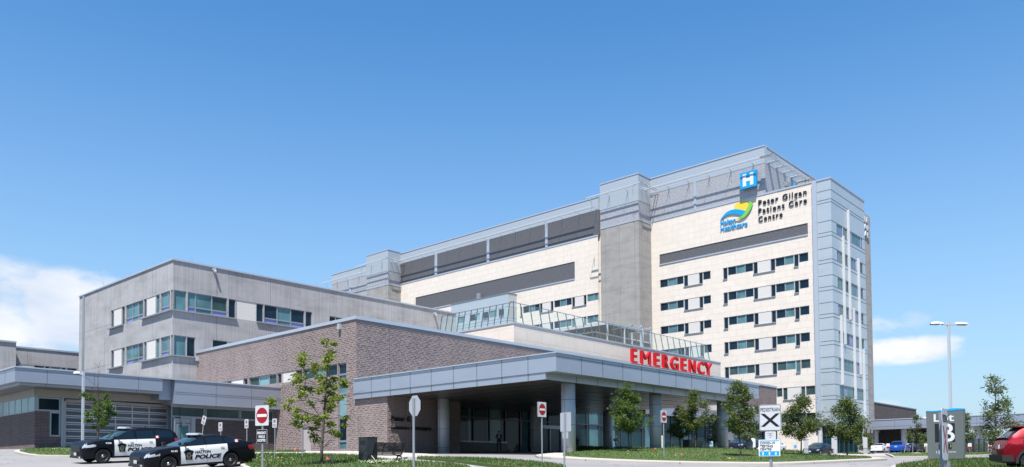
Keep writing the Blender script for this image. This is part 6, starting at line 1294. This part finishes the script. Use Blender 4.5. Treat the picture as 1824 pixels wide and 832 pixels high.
def bench(u, D, rz, label, L=1.78):
    p = UD(u, D); root = thing('park_bench', label, 'bench', (0, 0, 0))
    mb = MB()
    for k in range(9):       # slats wrap from the seat front up the back
        t_ = k/8; y = .02+.0*t_; mb.bar((-L/2, -.02-.13*t_, .44+.05+.42*t_), (L/2, -.02-.13*t_, .44+.05+.42*t_), .045, .03, up=(0, 1, 0))
    mb.build('backrest', M['black'], root); mb = MB()
    for k in range(8): mb.bar((-L/2, .04+.055*k, .43+.012*math.cos(k*.5)), (L/2, .04+.055*k, .43+.012*math.cos(k*.5)), .04, .018, up=(0, 0, 1))
    mb.build('seat', M['black'], root)
    for x in (-L/2+.03, L/2-.03): 
        mb = MB(); mb.tube([(x, .55, 0), (x, .36, .22), (x, .20, .40), (x, .02, .44)], .03, 7); mb.tube([(x, -.28, 0), (x, -.12, .22), (x, .06, .38), (x, .26, .41), (x, .48, .47)], .03, 7); mb.build('leg', M['black'], root)
        mb = MB(); mb.tube([(x, .02, .44), (x, -.06, .62), (x, -.16, .92)], .02, 7); mb.tube([(x, .48, .47), (x, .50, .60), (x, .40, .66), (x, .1, .64), (x, -.06, .60)], .016, 7); mb.build('armrest', M['black'], root)
    for x in (-L/6, L/6): mb = MB(); mb.bar((x, -.0, .45), (x, -.14, .92), .03, .012); mb.bar((x, .02, .42), (x, .46, .42), .012, .03); mb.build('stay', M['black'], root)
    root.location = p; root.rotation_euler = (0, 0, rz); return root
bench(690, 33.5, rad(4), 'black slatted metal bench with curved legs seen from behind beside the dark bin', 1.7)
bench(1243, 67, rad(0), 'black bench far beyond the island beneath the trees', 1.5)
p = UD(589, 33.3); root = thing('plaque', 'small dark plaque on a short stake in the lawn right of the nearest tree', 'plaque', p); q = MB(); q.bar((p.x, p.y, p.z), (p.x, p.y, p.z+.34), .025, up=(0, 1, 0)); q.build('stake', M['charcoal'], root); q = MB(); q.quad(*[tuple(Vector((p.x, p.y, p.z+.36))+RT*a+Vector((0, 0, b))+Vector((FW.x, FW.y, 0))*c_) for a, b, c_ in ((-.13, .06, -.0), (.13, -.04, -.0), (.13, .03, .14), (-.13, .13, .14))]); q.build('plate', M['charcoal'], root)
for u, D, lab in ((581, 33.6, 'pink marker flag in the lawn beside the plaque'), (524, 52, 'pink marker flag near the brick wall left of the service door'), (1166, 55, 'pink marker flag left of the sign on the island'), (1213, 46, 'pink marker flag right of the sign on the island')):
    p = UD(u, D, .14); root = thing('marker_flag', lab, 'flag', p, group='pink marker flags'); q = MB(); q.tube([tuple(p), (p.x, p.y, p.z+.28)], .005, 4); q.build('wire', M['galv'], root); q = MB(); e = Vector(p)+Vector((0, 0, .28)); r_ = RT*.12; q.add([tuple(e), tuple(e+r_), tuple(e+r_-Vector((0, 0, .1))), tuple(e-Vector((0, 0, .1)))], ((0, 1, 2, 3),)); q.build('pennant', M['pink'], root)
p = UD(1180, 60); root = thing('bollard', 'thin white bollard beside the second round column', 'bollard', p); q = MB(); q.tube([tuple(p), (p.x, p.y, PD(1180, 777, 60).z)], [.055, .055], 12); q.tube([(p.x, p.y, PD(1180, 777, 60).z), (p.x, p.y, PD(1180, 776, 60).z)], [.055, .02], 12); q.build('bollard_body', M['white'], root)
# entrance vestibule box of the far glass wall
vx0, vx1 = BB_.px(1297, 790)[0], BB_.px(1317, 790)[0]; root = thing('entrance_vestibule', 'pale metal entrance box with a dark door in front of the long glass wall', 'vestibule', ((vx0+vx1)/2, YB-1, 2.5)); zv = BB_.z(1305, 770.5)
q = MB(); q.box(vx0, vx1, YB-2, YB-.05, 1.0, zv); q.build('vestibule_body', M['fascia'], root); q = MB(); q.box(vx0+(vx1-vx0)*.3, vx0+(vx1-vx0)*.75, YB-2.03, YB-2.003, 1.0, zv-.9); q.build('door', M['g_dark'], root)
# fence at the right
root = thing('picket_fence', 'dark metal picket fence beneath the entrance wing at the right', 'fence', tuple(UD(1742, 100))); q = MB(); rl = MB()
A_ = UD(1717, 100); B_ = UD(1790, 96); n = 46
for i in range(n+1): c = A_.lerp(B_, i/n); c.z = G(c.x, c.y); q.bar(c, c+Vector((0, 0, 1.75 if i % 6 else 1.85)), .03 if i % 6 else .14, up=(0, 1, 0))
for z in (.2, 1.7): rl.bar((A_.x, A_.y, G(A_.x, A_.y)+z), (B_.x, B_.y, G(B_.x, B_.y)+z), .05)
q.build('pickets', M['charcoal'], root); rl.build('rails', M['charcoal'], root)
for u, lean, lab in ((1617, 6, 'curved pale metal pole leaning left beside the bright blue vehicle'), (1627, 1, 'curved pale metal pole beside the leaning one at the entrance wing')):
    p = UD(u-lean, 100); root = thing('bent_pole', lab, 'pole', p); t_ = PD(u, 779, 100); q = MB(); q.tube([tuple(p), ((p.x*.5+t_.x*.5), (p.y*.5+t_.y*.5), p.z*.4+t_.z*.6), tuple(t_), tuple(t_+RT*.25-Vector((0, 0, .1)))], .05, 8); q.build('pole_tube', M['galv'], root)
# ================================================================= trees
def rv(s=1): return Vector((random.gauss(0, s), random.gauss(0, s), random.gauss(0, s)))
def leaf(mb, p, s, drop=.3):
    d = rv().normalized(); d.z = d.z*.5-drop; d.normalize(); n = rv().normalized(); a = d.cross(n).normalized(); up = a.cross(d); l = s*random.uniform(.75, 1.3); w = l*random.uniform(.34, .48)
    b = Vector(p); mid = b+d*l*.5-up*l*.08; mb.add([tuple(b), tuple(mid+a*w*.5+up*w*.2), tuple(b+d*l-up*l*.12), tuple(mid-a*w*.5+up*w*.2)], ((0, 1, 2, 3),))
def branch(mb, a, b, r0, r1, sag=.0, seg=4, n=6):
    a = Vector(a); b = Vector(b); L = (b-a).length; P = []
    for i in range(seg+1): t_ = i/seg; q = a.lerp(b, t_)+Vector((random.uniform(-1, 1), random.uniform(-1, 1), random.uniform(-.5, .5)))*(L*.04 if 0 < i < seg else 0)+Vector((0, 0, -sag*math.sin(math.pi*t_)*L)); P.append(q)
    mb.tube(P, [r0+(r1-r0)*i/seg for i in range(seg+1)], n, cap=False); return P
def tree(u, D, v_top, v_base, w_px, label, crown0=.3, n=2600, ls=.12, leafk='leaf_g', shape='pyr', trunk=.06, lean=0, group='young street trees', gaps=.35, seed=1, bare=0, mulch=True, asym=0):
    random.seed(seed); p = UD(u, D); z1 = PD(u, v_top, D).z; H = z1-p.z; R = w_px*1.14/FL*D/2; root = thing('young_tree', label, 'tree', p, group=group)
    tm = MB(); top = Vector((p.x, p.y, z1-.12*H))+RT*lean; base = Vector((p.x, p.y, p.z-.1)); TP = [base]; 
    for i in range(1, 7): t_ = i/6; TP.append(base.lerp(top, t_)+Vector((random.gauss(0, .02), random.gauss(0, .02), 0))*H*.25)
    tm.tube(TP, [trunk*(1.25 if i == 0 else 1-.82*i/6) for i in range(7)], 9); tm.tube([TP[-1], Vector((top.x+random.gauss(0, .05), top.y, z1))], [trunk*.18, .008], 5)
    lm = MB(); zc = lambda t_: p.z+H*(crown0+(1-crown0)*t_)
    def env(t_):
        if shape == 'pyr': return (min(1, t_/.28)**.7)*(1-max(0, t_-.2)/.85)**.8
        if shape == 'round': return math.sin(math.pi*min(1, .12+t_*.88))**.7
        return (min(1, t_/.2)**.6)*(1-.75*t_)
    nb = int(30+H*6); clumps = []
    for i in range(nb):
        t_ = (i+random.random())/nb; t_ = t_**1.05; a = random.uniform(0, 2*math.pi); e = env(t_)*R*random.choice((random.uniform(.35, .8), random.uniform(.8, 1.25)))*(1+asym*math.cos(a))
        tip = Vector((p.x+lean*RT.x*t_+math.cos(a)*e, p.y+lean*RT.y*t_+math.sin(a)*e, zc(t_)+random.uniform(-.03, .05)*H)); zs = max(p.z+H*crown0*.85, tip.z-e*random.uniform(.6, 1.1)); k = min(5.9, max(0, (zs-base.z)/(top.z-base.z)*6)); q = TP[int(k)].lerp(TP[min(6, int(k)+1)], k-int(k))
        P = branch(tm, q, tip, max(.008, trunk*.3*(1-t_*.6)), .005, seg=3, n=4)
        if random.random() < bare*(1.6 if t_ > .5 else .4): continue
        clumps.append((tip, .6+.6*random.random())); clumps.append((P[2].lerp(P[3], .3), .6)); 
        if e > R*.5: clumps.append((P[2]+rv(.1), .55))
        if e > R*.75: clumps.append((P[1].lerp(P[2], .7)+rv(.08), .45))
    ls *= 1.08; per = n*2.0/ sum(c[1] for c in clumps); cr = max(.13, R*.15)
    for c, wgt in clumps:
        if random.random() < .1+gaps*.4: continue
        for _ in range(int(per*wgt)): q = rv(cr*.75); q.z *= .75; leaf(lm, c+q, ls)
    tm.build('trunk', M['bark'], root, smooth=True); lm.build('crown', M[leafk], root)
    if mulch:
        mm_ = MB(); rr = .55; c = Vector((p.x, p.y)); ring = [(c.x+rr*math.cos(k*.524)*random.uniform(.8, 1.15), c.y+rr*math.sin(k*.524)*random.uniform(.8, 1.15)) for k in range(12)]
        mm_.add([(c.x, c.y, G(*c)+.28)]+[(x, y, G(x, y)+.15) for x, y in ring], [(0, 1+k, 1+(k+1) % 12) for k in range(12)]); mm_.build('mulch_ring', M['mulch'], root)
    return root
tree(1120, 52, 691, 808, 60, 'dense rounded young tree directly right of the nearest canopy column', .36, 5200, .13, 'leaf_g', 'pyr', .055, seed=2, gaps=.2)
tree(1213, 64, 726, 800, 42, 'small young tree left of the taller one between the two right hand columns', .34, 2600, .14, 'leaf_d', 'pyr', .05, seed=3, mulch=False)
tree(1239.5, 60, 700, 804, 58, 'taller young tree between the two right hand columns', .42, 3600, .14, 'leaf_d', 'pyr', .05, seed=4)
tree(1273, 72, 735, 800, 36, 'thin young tree close left of the far round column', .22, 1500, .15, 'leaf_p', 'pyr', .045, seed=5, gaps=.7, mulch=False)
tree(1318.5, 50, 683, 820, 66, 'tallest young tree on the island, just left of the pedestrian crossing sign', .38, 4600, .13, 'leaf_d', 'pyr', .06, seed=6)
tree(1332, 66, 725, 806, 50, 'young tree half hidden behind the tallest island tree', .30, 1800, .14, 'leaf_d', 'round', .05, seed=16, mulch=False)
tree(1428, 55, 707, 817, 74, 'broad young tree right of the crossing sign in front of the cream tower wall', .38, 4600, .14, 'leaf_d', 'pyr', .055, seed=7)
tree(1510.5, 56, 714, 818, 72, 'broad young tree in front of the pale blue tower corner', .36, 4600, .14, 'leaf_d', 'pyr', .055, seed=8)
tree(1541, 82, 772, 806, 30, 'small loose shrub like tree behind the lamp post footing', .3, 900, .17, 'leaf_d', 'round', .05, seed=18, mulch=False)
tree(1634, 70, 739, 807, 36, 'sparse young tree left of the parking monument', .32, 1100, .14, 'leaf_p', 'pyr', .045, seed=9, gaps=.8, bare=.3)
tree(1720, 66, 733, 806, 34, 'slim young tree at the right edge of the parking monument', .3, 1900, .14, 'leaf_p', 'pyr', .045, seed=10, mulch=False)
tree(1776, 45, 668, 816, 72, 'large loose tree with bare twigs on top behind the glossy red vehicle', .2, 3000, .13, 'leaf_p', 'pyr', .075, seed=12, gaps=.7, bare=.3, mulch=False)
tree(1652, 110, 772, 800, 28, 'round green tree behind the lamp post left of the parking monument', .15, 900, .2, 'leaf_d', 'round', .06, seed=19, mulch=False)
# garage tree: leafy lower half, dead leader above
random.seed(21)
def clumptree(u, D, label, trunkpts, clumps, limbs, n, ls, leafk, tr, twigs, dep=.5, rootname='young_tree'):
    p = UD(u, D); root = thing(rootname, label, 'tree', p, group='young street trees'); tm = MB(); lm = MB(); Fh = Vector((FW.x, FW.y, 0)).normalized()
    T = [PD(a, b, D) for a, b in trunkpts]; T[0] = Vector((T[0].x, T[0].y, G(T[0].x, T[0].y)-.1)); k = len(T)-1; tm.tube(T, [tr*(1.15 if i == 0 else 1-.85*i/k) for i in range(k+1)], 10)
    for (a, b, c, d, r0) in limbs: A = PD(a, b, D); B = PD(c, d, D)+Fh*random.uniform(-dep, dep)*.5; branch(tm, A, B, r0, r0*.35, seg=4, n=6)
    for a, b, r_, w in clumps:
        c = PD(a, b, D)+Fh*random.gauss(0, dep*.55); m_ = min(T, key=lambda q: (q-c).length+(3 if q.z > c.z else 0)); branch(tm, m_, c, .014, .005, seg=4, n=4); R_ = r_/FL*D
        for _ in range(int(n*w)): q = rv(R_*.42); q.z *= .85; leaf(lm, c+q, ls, .45)
        for _ in range(3): branch(tm, c, c+rv(R_*.6), .006, .003, seg=2, n=3)
    for a, b, c, d in twigs: branch(tm, PD(a, b, D), PD(c, d, D)+Fh*random.uniform(-.3, .3), .011, .004, seg=3, n=4)
    tm.build('trunk', M['bark'], root, smooth=True); lm.build('crown', M[leafk], root)
    return root, T
random.seed(5)
clumptree(174, 47, 'young tree with bare dead twigs on top in front of the garage door', [(174, 800), (174.5, 770), (175, 740), (175, 710), (174.5, 685), (175, 662)],
          [(152, 703, 7, .8), (160, 706, 6, .6), (186, 702, 6, .6), (170, 716, 8, 1), (182, 714, 8, 1.1), (192, 718, 8, 1), (200, 722, 6, .8), (172, 728, 8, 1.1), (186, 728, 8, 1.1), (196, 732, 7, .9), (158, 736, 6, .7), (176, 738, 8, 1.1), (190, 742, 8, 1), (202, 736, 5, .6), (163, 748, 6, .8), (172, 752, 7, 1), (184, 754, 7, 1), (191, 752, 5, .6), (167, 760, 4, .4)],
          [(174, 745, 160, 708, .02), (175, 735, 192, 716, .02)], 200, .14, 'leaf_g', .055,
          [(175, 690, 160, 676), (160, 676, 148, 670), (175, 685, 176, 655), (176, 655, 170, 646), (174, 672, 163, 668), (176, 655, 177, 641), (175, 700, 150, 690), (176, 668, 182, 660), (190, 710, 200, 700), (154, 735, 148, 724), (174, 697, 186, 686)])
random.seed(8)
clumptree(572, 33.6, 'open branched yellow green tree nearest the camera in front of the brick wall', [(572.5, 834), (573, 800), (575, 770), (577, 745), (579, 715), (581, 690), (583, 660), (584, 635), (585, 612)],
          [(585, 612, 9, .8), (582, 622, 8, .7), (590, 608, 6, .5), (586, 636, 11, 1.2), (579, 640, 7, .6), (591, 641, 6, .6), (585, 655, 9, .7), (540, 634, 10, .8), (545, 643, 10, .9), (552, 653, 12, 1.1), (560, 648, 9, .8), (538, 648, 6, .5), (530, 668, 9, .7), (522, 676, 8, .7), (541, 676, 9, .8), (533, 688, 10, .9), (548, 690, 8, .8), (543, 703, 11, 1), (550, 716, 7, .6),
           (502, 719, 11, .9), (493, 722, 6, .5), (510, 723, 8, .7), (525, 715, 7, .6), (570, 672, 12, 1.1), (580, 682, 12, 1.2), (590, 672, 9, .8), (574, 694, 11, 1.1), (588, 698, 10, .9), (598, 690, 8, .6), (612, 678, 10, .9), (616, 684, 7, .6), (582, 712, 9, .8), (596, 708, 9, .9), (604, 714, 8, .8), (592, 722, 9, .8), (612, 708, 5, .4),
           (540, 732, 9, .8), (531, 740, 9, .8), (545, 744, 10, .9), (525, 752, 8, .7), (536, 755, 8, .8), (553, 745, 9, .9), (561, 752, 8, .7), (557, 762, 7, .6), (566, 744, 7, .6), (586, 742, 8, .7), (593, 755, 8, .7), (600, 770, 8, .8), (606, 774, 6, .5), (590, 768, 6, .5), (557, 775, 7, .6), (563, 783, 6, .6), (617, 744, 6, .5), (613, 757, 5, .4), (585, 728, 8, .6)],
          [(576, 752, 545, 700, .028), (545, 700, 541, 645, .018), (576, 752, 535, 738, .018), (577, 745, 603, 712, .02), (577, 748, 597, 770, .014), (545, 712, 500, 720, .014)], 105, .15, 'leaf_y', .075,
          [(585, 612, 586, 603), (603, 712, 650, 695), (612, 720, 638, 722), (560, 610, 556, 601), (541, 640, 534, 622), (540, 632, 548, 615), (600, 740, 640, 744), (575, 770, 600, 772), (603, 712, 625, 716)], dep=.8)
tg = MB(); p = UD(572.5, 33.6); 
bushes = 0
def hedge(u0, u1, D0, D1, v_top, n, label, ls=.13, m='leaf_g', name='hedge', hw=.7):
    random.seed(int(u0)); A = UD(u0, D0); B = UD(u1, D1); h = PD((u0+u1)/2, v_top, (D0+D1)/2).z-(A.z+B.z)/2; root = thing(name, label, 'shrub', tuple(A.lerp(B, .5))); lm = MB(); tm = MB()
    for i in range(n):
        t_ = random.random(); c = A.lerp(B, t_); c.z = G(c.x, c.y); bump_ = .75+.35*noise.noise(Vector((t_*9, 2, u0))); q = c+Vector((random.gauss(0, hw*.4), random.gauss(0, hw*.4), h*bump_*random.random()**.6)); leaf(lm, q, ls, 0)
    for i in range(14): t_ = (i+.5)/14; c = A.lerp(B, t_); c.z = G(c.x, c.y); tm.bar(c, c+Vector((random.gauss(0, .1), random.gauss(0, .1), h*.8)), .02, up=(0, 1, 0))
    tm.build('stems', M['bark'], root); lm.build('foliage', M[m], root)
hedge(1030, 1076, 72, 78, 792.5, 3000, 'dark clipped hedge below the glass wall right of the nearest column')
hedge(1092, 1160, 80, 84, 794, 2800, 'low loose shrubs along the glass wall behind the round topped tree', name='shrub_row')
hedge(1186, 1212, 80, 84, 794, 1500, 'grassy shrubs right of the thin bollard below the glass wall', name='shrub_row')
hedge(1268, 1280, 80, 82, 795, 900, 'small green shrub against the far round column', name='shrub')
hedge(1397, 1428, 70, 76, 801, 1900, 'green hedge left of the dark blue sedan')
hedge(1508, 1550, 74, 78, 806, 1100, 'low reddish planting bed shrubs by the lamp post footing', m='leaf_p', name='shrub_row')
hedge(1735, 1762, 118, 112, 786, 900, 'green shrubs seen through the picket fence at right', ls=.2, name='shrub_row')

# ================================================================= people
def person(u, D, v_head, label, face_az, dark=True, mirror=1):
    p = UD(u, D, .1); H = 1.72; root = thing('person', label, 'person', p)
    J = dict(pel=(0, 0, .95), ches=(0, .02, 1.28), neck=(0, .01, 1.48), head=(0, .0, 1.56), crown=(0, .01, 1.66), hl=(.1, 0, .92), kl=(.13, .04, .5), al=(.15, -.02, .09), tl=(.16, .13, .03), hr=(-.1, 0, .92), kr=(-.12, .02, .5), ar=(-.14, -.04, .09), tr=(-.16, .1, .03),
             sl=(.18, 0, 1.40), el=(.25, .06, 1.12), wl=(.14, .26, 1.12), fl=(.08, .33, 1.15), sr=(-.18, 0, 1.40), er=(-.24, -.02, 1.12), wr=(-.2, .12, .88), fr=(-.19, .16, .8))
    R_ = dict(pel=.135, ches=.15, neck=.06, head=.085, crown=.075, hl=.1, kl=.06, al=.04, tl=.04, hr=.1, kr=.06, ar=.04, tr=.04, sl=.065, el=.045, wl=.03, fl=.03, sr=.065, er=.045, wr=.03, fr=.03)
    E_ = [('pel', 'ches'), ('ches', 'neck'), ('neck', 'head'), ('head', 'crown'), ('pel', 'hl'), ('hl', 'kl'), ('kl', 'al'), ('al', 'tl'), ('pel', 'hr'), ('hr', 'kr'), ('kr', 'ar'), ('ar', 'tr'), ('ches', 'sl'), ('sl', 'el'), ('el', 'wl'), ('wl', 'fl'), ('ches', 'sr'), ('sr', 'er'), ('er', 'wr'), ('wr', 'fr')]
    K = list(J); me = bpy.data.meshes.new('body'); me.from_pydata([J[k] for k in K], [(K.index(a), K.index(b)) for a, b in E_], []); me.skin_vertices or me.attributes; o = bpy.data.objects.new('body', me); COL.objects.link(o)
    md = o.modifiers.new('s', 'SKIN'); 
    for i, k in enumerate(K): me.skin_vertices[0].data[i].radius = (R_[k], R_[k]); me.skin_vertices[0].data[i].use_root = (k == 'pel')
    sb = o.modifiers.new('u', 'SUBSURF'); sb.levels = sb.render_levels = 2; dg = bpy.context.evaluated_depsgraph_get(); m2 = bpy.data.meshes.new_from_object(o.evaluated_get(dg)); bpy.data.objects.remove(o)
    for q in (M['skin'], M['cloth_dark'], M['denim'] if dark else M['cloth_dark']): m2.materials.append(q)
    for f in m2.polygons:
        z = f.center.z; x = abs(f.center.x); f.use_smooth = True; f.material_index = 0 if (z > 1.49 or (f.center.y > .27 and z > 1) or z < 0) else (2 if z < .97 and x < .19 else 1)
    b = bpy.data.objects.new('body', m2); COL.objects.link(b); b.parent = root
    def sphere(c, r_, m, nm, sc=(1, 1, 1), sl=10):
        q = MB(); rings = [[(c[0]+r_*sc[0]*math.sin(a)*math.cos(t_), c[1]+r_*sc[1]*math.sin(a)*math.sin(t_), c[2]+r_*sc[2]*math.cos(a)) for t_ in np.linspace(0, 2*math.pi, sl+1)[:-1]] for a in np.linspace(.15, math.pi-.15, 7)]
        for A, B in zip(rings, rings[1:]):
            for k in range(sl): q.quad(A[k], B[k], B[(k+1) % sl], A[(k+1) % sl])
        q.add(rings[0], (tuple(range(sl)),)); q.add(rings[-1], (tuple(range(sl)),)); o = _build(q, nm, m, None, True); o.parent = root
    sphere((0, -.02, 1.645), .105, M['black'], 'hair', (1, 1.05, .95)); q = MB(); q.add([(-.02, .085, 1.6), (.02, .085, 1.6), (0, .115, 1.585), (0, .085, 1.63)], ((0, 1, 2), (0, 2, 3), (1, 3, 2))); o = _build(q, 'nose', M['skin'], None); o.parent = root
    if dark: sphere((0, -.2, 1.22), .17, M['black'], 'backpack', (.9, .75, 1.35))
    else: sphere((0, .11, 1.25), .09, M['cloth_white'], 'shirt', (.7, .5, 2.0))
    root.rotation_euler = (0, 0, -rad(face_az)); return root
person(1098, 86, 780, 'person in dark clothes with backpack standing by the glass wall', 120)
person(889, 66, 771, 'person in dark jacket and white shirt standing in the shade before the lobby counter', 225, dark=False)
# end wall lamp

# unseen wooded belt behind and beside the viewpoint, added to darken glass and metal reflections
random.seed(77); lm = MB()
for az_ in np.arange(104, 345, .8):
    for k in range(3):
        d = azdir(az_+random.uniform(-.5, .5)); R_ = random.uniform(150, 185) if az_ > 215 else random.uniform(95, 120); hh = random.uniform(4, 9) if az_ > 215 else random.uniform(13, 20); c = Vector((d.x*R_, d.y*R_, 0)); c.z = G(c.x, c.y)
        rw_ = random.uniform(3.5, 6); ns, nr = 9, 6; rings = []
        for i in range(nr+1):
            a = math.pi*i/nr; rings.append([tuple(c+Vector((math.cos(t_)*math.sin(a)*rw_, math.sin(t_)*math.sin(a)*rw_, hh*(.52-.5*math.cos(a))))*1.0+rv(.45)) for t_ in np.linspace(0, 2*math.pi, ns+1)[:-1]])
        for A, B in zip(rings, rings[1:]):
            for j in range(ns): lm.quad(A[j], B[j], B[(j+1) % ns], A[(j+1) % ns])
o = _build(lm, 'unseen_woodland', M['leaf_d'], None); tag(o, kind='stuff')

# real surface colours are a shade deeper than first written: one factor for every coloured surface, exposure set accordingly
K = .72
for m in bpy.data.materials:
    if not m.use_nodes: continue
    t_ = m.node_tree
    for n in list(t_.nodes):
        if n.type in ('BSDF_PRINCIPLED', 'BSDF_TRANSLUCENT'):
            i = n.inputs['Base Color'] if n.type == 'BSDF_PRINCIPLED' else n.inputs['Color']
            if i.is_linked:
                x = t_.nodes.new('ShaderNodeMix'); x.data_type = 'RGBA'; x.blend_type = 'MULTIPLY'; x.inputs[0].default_value = 1; x.inputs[7].default_value = (K, K, K, 1); src = i.links[0].from_socket; t_.links.new(src, x.inputs[6]); t_.links.new(x.outputs[2], i)
            else: c = i.default_value; i.default_value = (c[0]*K, c[1]*K, c[2]*K, 1)
